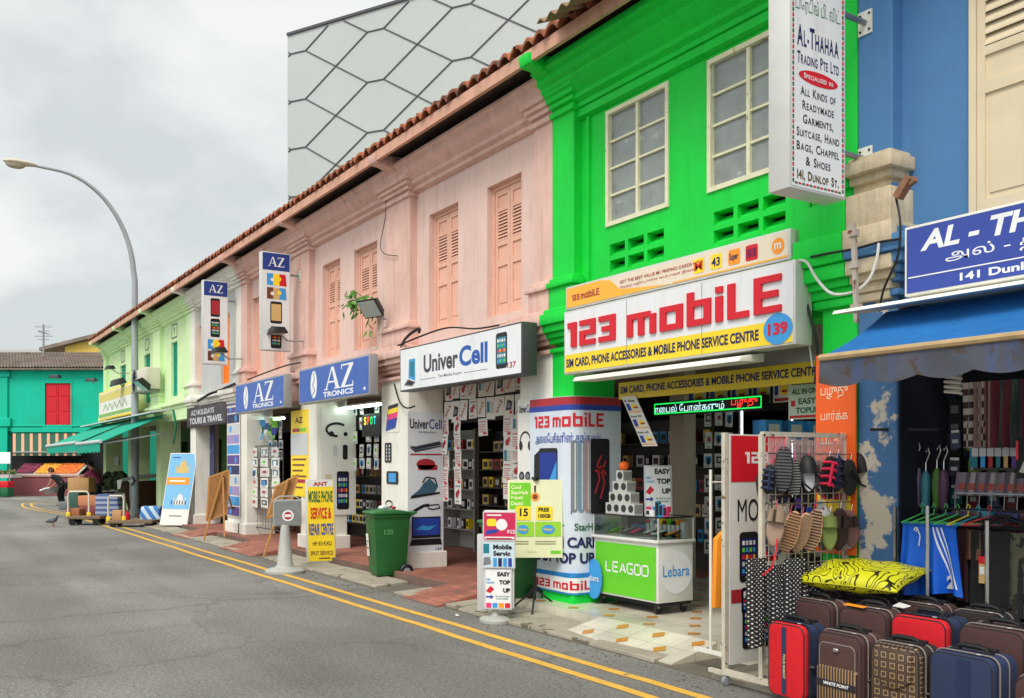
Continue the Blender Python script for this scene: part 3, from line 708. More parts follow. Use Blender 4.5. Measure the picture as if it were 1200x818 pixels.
for i in range(n):
    x = tl(-92) + (tl(130) - tl(-92)) * i / n; w = (tl(130) - tl(-92)) / n
    for k in range(7):
        y = -.5 + k * .62; z = tz(432) + k * .185
        mb.add([(x, y, z), (x + w * .5, y, z + .09), (x + w, y, z), (x + w, y + .62, z + .15), (x + w * .5, y + .62, z + .24), (x, y + .62, z + .15)], [(0, 1, 4, 5), (1, 2, 3, 4)])
mb.box(tl(-92), 3.75, tz(405) - .5, tl(130), 4.1, tz(405) - .05); mb.box(tl(-92), -.45, tz(434), tl(130), .3, tz(432.2))
mb.build('roof', M_oldtile, TE, local=True, recalc=False)
mb = MB(); mb.box(tl(14), -.03, 0, tl(128), -.01, tz(508)); mb.build('shop_opening_shade', M_dark, TE, local=True)  # flat dark sheet, painted shade in place of a modelled shop interior
YH = thing('yellow_house', 'house with yellow upper wall and brown roof behind the teal house', 'house', tuple(at(110, 543, 66).xy) + (0,), tt)
k = 66 / 1100; mb = MB(); mb.box(-34 * k, 0, 0, 26 * k, 9, H + 137 * k); mb.prism([(-34 * k, 0, H + 137 * k), (26 * k, 0, H + 137 * k), (26 * k, 0, H + 150 * k), (6 * k, 0, H + 147 * k)], (0, 9, 0))
mb.build('wall', mat('yellow_paint', (232, 190, 96), .8, var=.08), YH, local=True)
mb = MB(); mb.prism([(-60 * k, -.5, H + 135 * k), (4 * k, -.5, H + 151 * k), (30 * k, -.5, H + 156 * k), (30 * k, -.5, H + 152 * k), (4 * k, -.5, H + 147 * k), (-60 * k, -.5, H + 131 * k)], (0, 10, 0)); mb.build('roof', M_oldtile, YH, local=True)
LB = thing('pale_low_building', 'low pale flat roofed building far behind the teal house roof', 'building', tuple(at(-10, 543, 85).xy) + (0,), tt)
k = 85 / 1100; mb = MB(); mb.box(-60 * k, 0, 0, 62 * k, 10, H + 128 * k); mb.build('wall', mat('far_pale_wall', (196, 200, 198), .8, var=.06), LB, local=True)
mb = MB(); mb.box(-62 * k, -.3, H + 128 * k, 64 * k, 10.3, H + 133 * k); mb.build('roof', M_grey, LB, local=True)
RT = thing('roof_water_tank', 'small pale box seen over the orange tiled roof ridge', 'tank', (P(243, 345, 5).x, 5, 7.2))
mb = MB(); c = P(243, 345, 5); mb.box(c.x - .8, 4.6, 7.2, c.x + .8, 6, c.z + .35); mb.build('tank_body', M_grey, RT); mb = MB(); mb.box(c.x - .9, 4.5, c.z + .36, c.x + .9, 6.1, c.z + .44); mb.build('tank_lid', M_grey, RT)
AN = thing('rooftop_antenna', 'thin television antenna mast on the teal house roof', 'antenna', tuple(at(51, 410, 52)))
mb = MB(); z = lambda y: H + (543 - y) * 52 / 1100; p0 = at(51, 410, 52); mb.tube([(p0.x, p0.y, z(418)), (p0.x, p0.y, z(380))], .05, 6); mb.build('mast', M_greymetal, AN)
mb = MB()
for y, w in ((383, .45), (388, .3), (394, .5), (398, .3)): mb.bar(Vector((p0.x, p0.y, z(y))) - RX * w, Vector((p0.x, p0.y, z(y))) + RX * w, .04)
mb.bar(Vector((p0.x, p0.y, z(390))) - AX * .6, Vector((p0.x, p0.y, z(390))) + AX * .6, .04); mb.build('antenna_rods', M_greymetal, AN)
# ------------------------------------------------------------------ sign drawing helpers
C_ = lambda n, rgb, **k: flat(n, rgb, k.pop('rough', .45), **k)
K_red = C_('sign_red', (208, 22, 40)); K_blue = C_('sign_blue', (40, 66, 160)); K_navy = C_('sign_navy', (28, 34, 88)); K_yel = C_('sign_yellow', (246, 214, 40))
K_white = C_('sign_white', (230, 230, 230)); K_blk = C_('sign_black', (24, 24, 28)); K_grn = C_('sign_green', (112, 200, 30)); K_dgrn = C_('sign_dark_green', (20, 100, 60))
K_sky = C_('sign_sky_blue', (60, 150, 215)); K_orange = C_('sign_orange', (244, 150, 40)); K_grey = C_('sign_grey', (120, 122, 126)); K_lgrey = C_('sign_light_grey', (196, 198, 200))
K_pink = C_('sign_pink', (224, 60, 120)); K_lime = C_('sign_lime', (206, 222, 120)); K_teal = C_('sign_teal', (30, 120, 140)); K_tan = C_('sign_tan', (206, 170, 110)); K_purple = C_('sign_purple', (90, 60, 140))
K_azb = C_('az_sign_blue', (58, 96, 176)); K_brown = C_('sign_brown', (110, 60, 40)); K_vred = C_('dull_red', (170, 40, 50)); K_paper = C_('poster_paper', (222, 220, 214), rough=.7)
def rrect(mb, pl, u0, v0, u1, v1, r, d=.002, n=5):
    r = min(r, (u1 - u0) / 2.01, (v1 - v0) / 2.01); pts = []
    for cx, cy, a0 in ((u1 - r, v0 + r, -90), (u1 - r, v1 - r, 0), (u0 + r, v1 - r, 90), (u0 + r, v0 + r, 180)):
        for i in range(n): a = math.radians(a0 + 90 * i / (n - 1)); pts.append((cx + r * math.cos(a), cy + r * math.sin(a)))
    fpoly(mb, pl, pts, d)
def phone(mb, pl, u, v, w, h, body=None, scr=None, icons=True, d=.003):
    mb.use(body or K_blk); rrect(mb, pl, u, v, u + w, v + h, w * .16, d)
    mb.use(scr or K_navy); rect(mb, pl, u + w * .09, v + h * .13, u + w * .91, v + h * .88, d + .001)
    if icons:
        cols = [K_sky, K_orange, K_white, K_grn, K_red, K_lgrey]
        for i in range(4):
            for j in range(5):
                mb.use(cols[(i * 3 + j * 5) % 6]); a = u + w * (.14 + .19 * i); b = v + h * (.18 + .14 * j)
                rect(mb, pl, a, b, a + w * .13, b + h * .085, d + .002)
RL = {'1': (.36, [(.14, 0, .36, .86), (0, .66, .14, .86)]), '2': (.64, [(0, .68, .64, .86), (.44, .51, .64, .68), (0, .34, .64, .51), (0, .18, .2, .34), (0, 0, .64, .18)]),
      '3': (.64, [(0, .68, .64, .86), (.44, .51, .64, .68), (.12, .34, .64, .51), (.44, .18, .64, .34), (0, 0, .64, .18)]),
      'M': (1.02, [(0, 0, .2, .72), (.2, .54, .41, .72), (.41, 0, .61, .72), (.61, .54, .82, .72), (.82, 0, 1.02, .62)]),
      'O': (.74, [(0, 0, .2, .74), (.2, .56, .54, .74), (.54, 0, .74, .74), (.2, 0, .54, .18)]), 'B': (.72, [(0, 0, .2, 1.0), (.2, .56, .52, .74), (.52, 0, .72, .74), (.2, 0, .52, .18)]),
      'I': (.2, [(0, 0, .2, .72), (0, .82, .2, 1.0)]), 'L': (.58, [(0, 0, .2, 1.0), (.2, 0, .58, .18)]), 'E': (.70, [(0, 0, .2, 1.0), (.2, .82, .7, 1.0), (.2, .41, .62, .59), (.2, 0, .7, .18)])}
def block(mb, pl, s, u, v, h, w, d=.004, sp=.15, ext=0):
    tot = sum((RL[c][0] + sp) if c != ' ' else .3 for c in s) - sp; k = w / tot; x = 0
    for c in s:
        if c == ' ': x += .3; continue
        for a, b, e, f in RL[c][1]:
            if ext: rect(mb, pl, u + (x + a) * k, v + b * h, u + (x + e) * k, v + f * h, d + ext, t=ext)
            else: rect(mb, pl, u + (x + a) * k, v + b * h, u + (x + e) * k, v + f * h, d)
        x += RL[c][0] + sp
def azlogo(mb, pl, u, v, w, h, d=.004):
    a = w * .56
    fpoly(mb, pl, [(u + a * .46, v + h), (u + a * .60, v + h), (u + a * .96, v), (u + a * .74, v)], d)
    fpoly(mb, pl, [(u + a * .46, v + h), (u + a * .53, v + h * .98), (u + a * .15, v), (u + a * .07, v)], d + .0005)
    rect(mb, pl, u + a * .24, v + h * .30, u + a * .8, v + h * .37, d + .001); rect(mb, pl, u, v, u + a * .24, v + h * .05, d + .001); rect(mb, pl, u + a * .64, v, u + a * 1.04, v + h * .05, d + .001)
    z = u + w * .60; b = w * .4
    rect(mb, pl, z, v + h * .93, z + b, v + h, d); rect(mb, pl, z, v + h * .8, z + b * .07, v + h * .93, d); fpoly(mb, pl, [(z + b * .68, v + h * .93), (z + b, v + h * .93), (z + b * .3, v + h * .07), (z, v + h * .07)], d)
    rect(mb, pl, z, v, z + b, v + h * .07, d); rect(mb, pl, z + b * .93, v + h * .07, z + b, v + h * .22, d)
def smallcaps(mb, pl, s, u, v, h, w, d=.004, align='l', bold=.02):
    runs = []
    for i, c in enumerate(s):
        if c == ' ': runs.append((' ', 0, .35)); continue
        big = c.isupper() and not (i and s[i - 1].isalpha() and False)
        sz = 1 if (c.isupper() or c in '&,.0123456789') else .78
        vs, _ = text_geo(c.upper(), bold, 0); x0 = min(p.x for p in vs); x1 = max(p.x for p in vs); runs.append((c.upper(), sz, (x1 - x0) * sz))
    tot = sum(r[2] for r in runs) + .09 * len(runs); k = w / tot; x = u
    for c, sz, ww in runs:
        if c != ' ':
            vs, _ = text_geo(c, bold, 0); y0 = min(p.y for p in vs); y1 = max(p.y for p in vs)
            text(mb, pl, c, x, v + y0 * h * 1.35, (y1 - y0) * h * 1.35 * sz, w=ww * k, d=d, bold=bold)
        x += (ww + .09) * k
def frontpl(Y, pxl, pxr, ytl, ybl, ytr=None, ybr=None):
    a = P(pxl, ytl, Y); b = P(pxl, ybl, Y); c = P(pxr, 543, Y); zt, zb = a.z, b.z
    if ytr: zt = (zt + P(pxr, ytr, Y).z) / 2
    if ybr: zb = (zb + P(pxr, ybr, Y).z) / 2
    return PL((a.x, Y, zb), (1, 0, 0), (0, 0, 1), c.x - a.x, zt - zb)
def sidepl(X, pxl, pxr, ytl, ybl):
    a = Q(pxl, ytl, X); b = Q(pxl, ybl, X); c = Q(pxr, 543, X)
    return PL((X, a.y, b.z), (0, 1, 0), (0, 0, 1), c.y - a.y, a.z - b.z)
def signbox(name, label, pl, thick=.15, edge=None, face=None, rim=.02, group=None, cat='sign', bevel=.006, both=False):
    c = pl.p(pl.w / 2, 0, -thick / 2)
    t = thing(name, label, cat, c, 0, group)
    mb = MB(); mb.prism([pl.p(0, 0, -thick), pl.p(pl.w, 0, -thick), pl.p(pl.w, pl.h, -thick), pl.p(0, pl.h, -thick)], pl.n * thick); mb.build('sign_box', edge or M_alu, t, bevel=bevel)
    mb = MB(); rect(mb, pl, rim, rim, pl.w - rim, pl.h - rim, .0025); mb.build('sign_face', face or M_signwhite, t)
    if both:
        mb = MB(); q = PL(pl.p(pl.w, 0, -thick), -pl.ux, pl.uz, pl.w, pl.h); rect(mb, q, rim, rim, pl.w - rim, pl.h - rim, .0025); mb.build('sign_face', face or M_signwhite, t)
    return t
# ------------------------------------------------------------------ fascia signs
pl = PL((P(661, 400, -.25).x, -.25, 2.585), w=P(932, 400, -.25).x - P(661, 400, -.25).x, h=.665)
S123 = signbox('shop_sign', 'white lightbox with large red block letters and a yellow strip, on the green shophouse', pl, .2)
w, h = pl.w, pl.h
mb = MB(); rect(mb, pl, .025, .02, w - .025, .205, .0045); mb.build('yellow_band', C_('sign_band_yellow', (240, 208, 44), streak=.2, scol=(170, 140, 40)), S123)
for u in (w * .335, w * .667): mb = MB(); rect(mb, pl, u - .003, .02, u + .003, h - .02, .005); mb.build('panel_seam', K_grey, S123)
mb = MB(); block(mb, pl, '123 MOBILE', .09, .275, .30, w - .22, .004, ext=.02); mb.build('lettering', K_red, S123)
mb = MB(); text(mb, pl, 'SIM CARD, PHONE ACCESSORIES & MOBILE PHONE SERVICE CENTRE', .05, .055, .105, w=w - .42, d=.007, bold=.03); mb.build('lettering', K_navy, S123)
mb = MB(); disc(mb, pl, w - .17, .14, .15, .008, ry=.125); mb.build('number_oval', K_sky, S123); mb = MB(); text(mb, pl, '139', w - .27, .09, .10, w=.2, d=.011, bold=.04); mb.build('lettering', K_red, S123)
pl = PL((P(663, 400, -.2).x, -.2, 3.275), w=P(926, 400, -.2).x - P(663, 400, -.2).x, h=.245); w, h = pl.w, pl.h
SM = signbox('prepaid_card_sign', 'thin orange and white prepaid card banner sign above the red lettered lightbox', pl, .14, face=C_('banner_cream', (226, 212, 190)))
mb = MB(); fpoly(mb, pl, [(.02, .02), (w * .55, .02), (w * .4, .06), (w * .3, .09), (w * .25, .2), (w * .2, .225), (.02, .225)], .004); rect(mb, pl, w * .55, .02, w - .02, .035, .004); mb.build('orange_wave', C_('amber', (240, 176, 60)), SM)
mb = MB(); block(mb, pl, '123 MOBILE', .12, .085, .07, .46, .007); text(mb, pl, 'GET THE BEST VALUE M1 PREPAID CARDS HERE', w * .3, .14, .03, w=w * .38, d=.006, bold=.01); text(mb, pl, 'சிறந்த மதிப்புள்ள கார்டுகள் இங்கே', w * .3, .085, .034, w=w * .36, d=.006, bold=0); mb.build('lettering', K_vred, SM)
mb = MB()
for i, (m_, s_, a, b) in enumerate(((K_yel, 'M', .66, .055), (K_yel, '43', .73, .06), (K_orange, 'Super', .80, .065), (K_red, '1818', .865, .07))):
    mb.use(m_); rrect(mb, pl, w * a - .06, .06, w * a + .075, .19, .02, .005); mb.use(K_navy if i else K_red); text(mb, pl, s_, w * a + .005, .085, .075, w=.10, d=.008, align='c')
mb.use(K_orange); disc(mb, pl, w * .96, .125, .065, .005); mb.use(K_white); text(mb, pl, 'm', w * .96, .1, .05, d=.008, align='c'); mb.build('offer_badges', None, SM)
LT = thing('light_trough', 'white sloping metal light cover under the red lettered lightbox', 'light fitting', (-6.6, -.2, 2.5))
mb = MB(); a, b = P(676, 440, -.3).x, P(872, 410, -.3).x; mb.prism([(a, -.36, 2.49), (a, -.33, 2.535), (a, -.06, 2.575), (a, -.06, 2.50)], (b - a, 0, 0)); mb.build('cover', M_white, LT, bevel=.005)
mb = MB(); mb.bar((a + .1, -.05, 2.57), (a + .1, .08, 2.62), .03); mb.build('bracket', M_greymetal, LT); mb = MB(); mb.bar((b - .1, -.05, 2.57), (b - .1, .08, 2.62), .03); mb.build('bracket', M_greymetal, LT)
pl = frontpl(.32, 725, 961, 447, 468, 424, 448); w, h = pl.w, pl.h
t = signbox('beam_sign', 'long yellow board with dark blue capitals under the beam of the green shophouse', pl, .03, edge=C_('dull_yellow', (222, 190, 40)), face=C_('dull_yellow', (222, 190, 40)), rim=.005)
mb = MB(); text(mb, pl, 'SIM CARD, PHONE ACCESSORIES & MOBILE PHONE SERVICE CENTRE', .03, h * .25, h * .5, w=w - .02, bold=.03, d=.006); mb.build('lettering', K_navy, t)
pl = frontpl(.95, 766, 894, 471, 487, 463, 480); w, h = pl.w, pl.h
t = signbox('led_sign', 'black running text display with green border and glowing letters at the phone shop', pl, .1, edge=M_black, face=M_black, rim=.004)
E_w = mat('led_white', (190, 230, 235), .4, var=0, emit=.9); E_g = mat('led_green', (20, 230, 90), .4, var=0, emit=.8); E_r = mat('led_red', (255, 60, 50), .4, var=0, emit=1)
mb = MB(); stroke(mb, pl, [(.02, .02), (w - .02, .02), (w - .02, h - .02), (.02, h - .02), (.02, .02)], .014, .004); mb.build('led_border', E_g, t)
mb = MB(); text(mb, pl, 'ாைபல் ேபான்களும்', .03, h * .2, h * .58, w=w * .66, d=.005, bold=.004); mb.build('lettering', E_w, t); mb = MB(); text(mb, pl, 'பழுது', w * .74, h * .2, h * .56, w=w * .22, d=.005, bold=.004); mb.build('lettering', E_r, t)
def unipl(): return PL((P(469, 430, -.4).x, -.4, 2.63), w=P(612, 430, -.4).x - P(469, 430, -.4).x, h=.585)
pl = unipl(); w, h = pl.w, pl.h
t = signbox('shop_sign', 'white sign with grey and blue lettering and a phone picture, on the pink shophouse', pl, .2, edge=M_dark if False else C_('dark_sign_side', (70, 70, 72)), face=M_signwhite)
mb = MB(); text(mb, pl, 'Univer', w * .23, .20, .235, w=w * .30, bold=.03); text(mb, pl, 'The Mobile Expert', w * .36, .10, .05, w=w * .20, bold=.01); rect(mb, pl, w * .2, .118, w * .34, .124, .004); rect(mb, pl, w * .58, .118, w * .76, .124, .004); mb.build('lettering', C_('charcoal_letters', (58, 58, 66)), t)
mb = MB(); text(mb, pl, 'Cell', w * .54, .20, .25, w=w * .22, bold=.035); mb.build('lettering', C_('cobalt_letters', (30, 84, 170)), t)
mb = MB(); text(mb, pl, '137', w * .90, .09, .07, w=w * .06, bold=.03); mb.build('lettering', K_vred, t)
mb = MB(); phone(mb, pl, w * .82, .10, w * .08, .41, scr=K_teal); mb.use(K_grey); fpoly(mb, pl, [(w * .04, .08), (w * .12, .05), (w * .155, .10), (w * .08, .16)], .004); mb.use(K_blk); fpoly(mb, pl, [(w * .055, .09), (w * .118, .068), (w * .145, .105), (w * .085, .14)], .005)
mb.use(K_sky); fpoly(mb, pl, [(w * .085, .17), (w * .15, .12), (w * .15, .42), (w * .09, .42)], .004); mb.use(K_teal); fpoly(mb, pl, [(w * .10, .2), (w * .142, .17), (w * .142, .39), (w * .10, .38)], .005); mb.build('device_pictures', None, t)
for px0, px1, yt, yb, lab in ((350.5, 433, 431, 474, 'larger, nearer blue fascia sign with white two letter logo'), (276, 333, 451, 486, 'smaller, farther blue fascia sign with white two letter logo, beside the travel shop')):
    a = P(px0, 440, -.4).x; b = P(px1, 440, -.4).x; pl = PL((a, -.4, 2.66), w=b - a, h=.60); w, h = pl.w, pl.h
    t = signbox('shop_sign', lab, pl, .14, edge=C_('grey_sign_side', (150, 150, 150)), face=K_azb, rim=.03, group='blue fascia signs')
    mb = MB(); azlogo(mb, pl, w * .40, .17, w * .40, .36); text(mb, pl, 'TRONICS', w * .38, .06, .085, w=w * .42, bold=.03)
    disc(mb, pl, w * .24, .30, w * .05, .004, ry=.23); mb.use(K_azb) if False else None
    mb.build('lettering', K_white, t); mb = MB(); stroke(mb, pl, [(w * .215, .12), (w * .26, .2), (w * .22, .3), (w * .255, .38), (w * .235, .5)], .018, .007); mb.build('logo_mark', K_azb, t)
    mb = MB(); rect(mb, pl, w * .93, .08, w * .955, .12, .004); mb.build('logo_mark', K_white, t)
# ------------------------------------------------------------------ hanging signs
def hang(name, label, X, yo, yi, zb, zt, thick, group, brackets):
    pl = PL((X, yo, zb), (0, 1, 0), (0, 0, 1), yi - yo, zt - zb)
    t = signbox(name, label, pl, thick, face=M_signwhite, group=group, both=True, rim=.018)
    for z in brackets:
        mb = MB(); mb.tube([(X - thick / 2, yi - .02, z), (X - thick / 2, .0, z)], .022, 8); br = mb.build('bracket', M_steel, t, smooth=True)
        mb = MB(); mb.box(X - thick / 2 - .06, -.012, z - .09, X - thick / 2 + .06, -.001, z + .09)
        mb.build('wall_plate', M_white, br); mb = MB()
        for a in (-.04, .04):
            for b in (-.06, .06): mb.lathe([(.009, -.02), (.009, -.012)], 6, (X - thick / 2 + a, 0, z + b), 'y')
        mb.build('wall_bolts', M_dark, br)
    return t, pl
t, pl = hang('hanging_sign', 'tall white hanging sign with garment shop lettering, on the edge of the blue shophouse', -4.42, -.96, -.36, 3.565, 5.35, .19, None, (3.95, 4.98)); w, h = pl.w, pl.h
mb = MB()
for u in (.035, w - .035):
    n = 46
    for i in range(n):
        mb.use(K_red if i % 2 else K_dgrn); v = .04 + (h - .08) * i / n; rect(mb, pl, u - .009, v, u + .009, v + (h - .08) / n * .75, .004)
n = 13
for i in range(n): mb.use(K_red if i % 2 else K_dgrn); u = .05 + (w - .1) * i / n; rect(mb, pl, u, .034, u + .03, .048, .0045)
mb.build('striped_border', None, t)
mb = MB(); smallcaps(mb, pl, 'Al-Thahaa', .075, 1.01, .15, .45, bold=.025); smallcaps(mb, pl, 'Trading Pte Ltd', .075, .885, .085, .45); mb.build('lettering', K_navy, t)
mb = MB(); text(mb, pl, 'டிேரடிங் பி. லிட்.', .06, 1.23, .13, w=.48, bold=.004); text(mb, pl, 'அல் - தஹா', .08, 1.44, .13, w=.42, bold=.004); mb.build('lettering', K_dgrn, t)
mb = MB(); disc(mb, pl, w / 2, .805, .21, .004, ry=.05); mb.build('red_oval', K_red, t); mb = MB(); smallcaps(mb, pl, 'Specialised in:', .14, .787, .038, .32, d=.008); mb.build('lettering', K_white, t)
mb = MB()
for i, s_ in enumerate(('All Kinds of', 'Readymade', 'Garments,', 'Suitcase, Hand', 'Bags, Chappel', '& Shoes')):
    ww = (.38, .34, .33, .46, .46, .27)[i]; smallcaps(mb, pl, s_, w / 2 - ww / 2, .665 - i * .097, .064, ww)
mb.build('lettering', C_('soft_black', (44, 44, 48)), t)
mb = MB(); smallcaps(mb, pl, '141, Dunlop St.', .075, .075, .065, .45, bold=.035); mb.build('lettering', C_('old_gold_letters', (84, 66, 20)), t)
for X, yo, yi, zb, zt, lab, br, kind in ((-16.6, -.74, -.20, 3.69, 5.47, 'nearer and taller white hanging sign with phone pictures and a blue top', (5.1,), 0), (-20.55, -.74, -.20, 3.79, 5.60, 'farther white hanging sign with phone pictures and a blue top', (5.2,), 1)):
    t, pl = hang('hanging_sign', lab, X, yo, yi, zb, zt, .14, 'white hanging signs with phones', br); w, h = pl.w, pl.h
    mb = MB(); rect(mb, pl, .02, h - .33, w - .02, h - .02, .004); mb.build('blue_head', K_navy if False else C_('hanging_sign_blue', (40, 62, 136)), t)
    mb = MB(); azlogo(mb, pl, .12, h - .26, .30, .17, .007); mb.build('lettering', K_white, t)
    def cards(mb, v):
        for j, cols in enumerate(((K_sky, K_yel, K_red), (K_brown, K_tan, K_sky))):
            v0 = v - j * .25
            for i in range(3): mb.use(cols[i]); fpoly(mb, pl, [(.10 + .115 * i, v0), (.10 + .115 * (i + 1) + .02, v0), (.10 + .115 * (i + 1), v0 + .21), (.10 + .115 * i, v0 + .21)], .004 + i * .0005)
            mb.use(K_white); disc(mb, pl, .2, v0 + .1, .035, .006, 8); mb.use(K_yel); disc(mb, pl, .33, v0 + .12, .04, .006, 6)
    mb = MB(); top = h - .36
    if kind == 0: cards(mb, top - .24); phone(mb, pl, .16, top - .93, .22, .40, scr=K_tan, icons=False); phone(mb, pl, .17, top - 1.38, .2, .40, scr=K_blk)
    else: phone(mb, pl, .16, top - .42, .2, .40, scr=K_vred, icons=False); phone(mb, pl, .16, top - .86, .2, .40, scr=K_blk); cards(mb, top - 1.12)
    mb.build('device_pictures', None, t)
# ------------------------------------------------------------------ blue fascia sign and awning of the luggage stall
a = P(1060, 300, -.4).x; pl = PL((a, -.4, 2.78), w=3.1, h=.47); w, h = pl.w, pl.h
t = signbox('shop_sign', 'dark blue sign with bold white lettering over the blue cloth awning', pl, .14, edge=M_white, face=C_('stall_sign_blue', (52, 72, 156)), rim=.018)
mb = MB(); text(mb, pl, 'AL - THAHAA TRADING', .12, .285, .135, w=2.4, bold=.035, shear=.2); text(mb, pl, 'அல் - தஹா டிேரடிங்', .30, .165, .10, w=1.7, bold=.004); rect(mb, pl, .03, .118, w - .03, .126, .004); text(mb, pl, '141 Dunlop Street Singapore', .40, .03, .065, w=1.35, bold=.03); mb.build('lettering', K_white, t)
mb = MB(); mb.prism([(a - .42, -.62, 2.70), (a - .42, -.6, 2.725), (a - .42, -.25, 2.76), (a - .42, -.25, 2.74)], (3.5, 0, 0)); mb.build('drip_tray', M_white, t)
AW = thing('awning', 'blue cloth awning with faded scalloped valance over the luggage stall', 'awning', (-3, -.6, 2.3))
M_awn = mat('blue_awning_cloth', (20, 100, 166), .85, var=.18, vs=2.5, streak=.5, scol=(16, 60, 110))
M_val = mat('faded_valance_cloth', (78, 80, 90), .9, var=.25, vs=6, streak=.8, scol=(50, 84, 140), spots=.44, sps=4, spcol=(76, 66, 60))
x0, x1 = -4.14, -.75; nx = 60
mb = MB(); vs = []; ny = 8
for j in range(ny + 1):
    f = j / ny
    for i in range(nx + 1):
        x = x0 + (x1 - x0) * i / nx; sag = .03 * math.sin(math.pi * f) * (1 + .3 * math.sin(x * 3))
        vs.append((x, -.28 - .70 * f, 2.72 - .36 * f - sag))
fs = [(j * (nx + 1) + i, j * (nx + 1) + i + 1, (j + 1) * (nx + 1) + i + 1, (j + 1) * (nx + 1) + i) for j in range(ny) for i in range(nx)]
mb.add(vs, fs); mb.build('canopy', M_awn, AW, smooth=True)
mb = MB(); vs = []; nx = 160
for f in (0, .5, 1):
    for i in range(nx + 1):
        x = x0 + (x1 - x0) * i / nx; sc = .034 * abs(math.sin((x - x0) * math.pi / .36)) if f == 1 else 0
        vs.append((x, -.99 + .012 * f * math.sin(x * 11), 2.335 - f * .15 - sc))
fs = [(j * (nx + 1) + i, j * (nx + 1) + i + 1, (j + 1) * (nx + 1) + i + 1, (j + 1) * (nx + 1) + i) for j in range(2) for i in range(nx)]
mb.add(vs, fs); mb.build('valance', M_val, AW)
mb = MB(); mb.tube([(x0, -.985, 2.35), (x1, -.985, 2.35)], .025, 8); mb.build('front_bar', mat('wooden_roller', (176, 150, 110), .8, var=.2, vs=8), AW, smooth=True)
for x in (x0 + .03, x1 - .03): mb = MB(); mb.bar((x, -.97, 2.33), (x, -.02, 2.40), .02); mb.build('support_arm', M_greymetal, AW)
# ------------------------------------------------------------------ the wrapped pillar between the two phone shops
class Wrap:
    """a board bent round the pillar: street face, rounded corner, near face; u runs along it"""
    def __init__(s, x0, x1, depth, z, h, r=.2, u0=0, root=None):
        s.x0, s.x1, s.z, s.h, s.r, s.u0 = x0, x1, z, h, r, u0; s.f = x1 - x0 - r; s.arc = r * math.pi / 2; s.w = s.f + s.arc + depth - r; s.a = s.f + s.arc / 2; s.n = Vector((0, -1, 0))
    def p(s, u, v, d=0):
        u += s.u0; y0 = -.09
        if u <= s.f: return Vector((s.x0 + u, y0 - d, s.z + v))
        if u >= s.f + s.arc: return Vector((s.x1 + d, y0 + s.r + u - s.f - s.arc, s.z + v))
        t = (u - s.f) / s.r; return Vector((s.x1 - s.r + (s.r + d) * math.sin(t), y0 + s.r - (s.r + d) * math.cos(t), s.z + v))
    def body(s, mb, y1=.6):
        us = [s.w * i / 40 - s.u0 for i in range(41)]; pts = [s.p(u, 0) for u in us] + [Vector((s.x0, s.p(us[-1], 0).y, s.z))]; mb.prism(pts, (0, 0, s.h))
wr = Wrap(-8.93, -8.13, .68, .46, 1.92); w, h = wr.w, wr.h; A = wr.a
PW = thing('pillar_advert', 'printed phone advert wrapped round the pillar beside the green counter', 'advertisement', (-8.5, .2, .46))
def wrect(mb, u0, v0, u1, v1, d=.003):
    n = 30
    for i in range(n): a, b = u0 + (u1 - u0) * i / n, u0 + (u1 - u0) * (i + 1) / n; rect(mb, wr, a, v0, b, v1, d)
WL = wr; WR_ = Wrap(-8.93, -8.13, .68, .46, 1.92, u0=wr.a)
mb = MB(); wr.body(mb); mb.build('wrap_board', C_('wrap_pale_blue', (206, 214, 226), streak=.15, scol=(150, 150, 160)), PW)
mb = MB(); wrect(mb, 0, h - .09, w, h - .005); mb.build('red_band', K_vred, PW); mb = MB(); wrect(mb, 0, h - .15, w, h - .09); mb.build('blue_band', K_blue, PW)
mb = MB(); block(mb, WL, '123 MOBILE', .10, h - .33, .15, 1.05, .006); mb.build('lettering', K_red, PW)
mb = MB(); text(mb, WL, 'அைலேபசிகளின் சங்கமம்!', .12, h - .52, .13, w=.98, bold=.004, d=.006); mb.build('lettering', K_blue, PW)
mb = MB()
mb.use(K_blk); fpoly(mb, WL, [(.08, .74), (.09, 1.28), (.20, 1.34), (.20, .70)], .004); rrect(mb, WL, .19, .70, .545, 1.36, .03, .005); mb.use(C_('deep_screen_blue', (24, 50, 140))); rect(mb, WL, .205, .76, .53, 1.31, .006); mb.use(K_sky); fpoly(mb, WL, [(.27, .76), (.40, .76), (.53, 1.02), (.53, 1.22), (.38, .98)], .007); mb.use(C_('screen_cyan', (120, 190, 230))); fpoly(mb, WL, [(.40, .76), (.44, .76), (.53, .95), (.53, 1.0)], .008)
for i, c in enumerate((K_grey, C_('slate_blue', (110, 140, 160)), C_('rose_metal', (170, 140, 140)))): mb.use(c); rrect(mb, WR_, -.02 + .075 * i, .66, .05 + .075 * i, 1.44, .03, .006 + i * .0005); mb.use(K_lgrey); rect(mb, WR_, .02 + .075 * i, .69, .035 + .075 * i, 1.41, .008)
mb.use(K_blk); rrect(mb, WR_, .21, .64, .47, 1.46, .03, .008)
mb.use(K_grey); rect(mb, WR_, -.02, .64, .22, .68, .0075)
mb.use(K_vred); [stroke(mb, WR_, q, .022, .010) for q in ([(.27, .86), (.33, 1.02), (.30, 1.18), (.36, 1.28)], [(.34, .80), (.40, .98), (.36, 1.1), (.42, 1.22)], [(.27, 1.1), (.36, 1.16), (.42, 1.06)])]; mb.build('device_pictures', None, PW)
mb = MB()
for i in range(5):
    a = math.pi * 2 * i / 5 + math.pi / 2; fpoly(mb, WL, [(.60 + .02 * math.cos(a + 1.2), .5 + .02 * math.sin(a + 1.2)), (.60 + .07 * math.cos(a), .5 + .07 * math.sin(a)), (.60 + .02 * math.cos(a - 1.2), .5 + .02 * math.sin(a - 1.2))], .004)
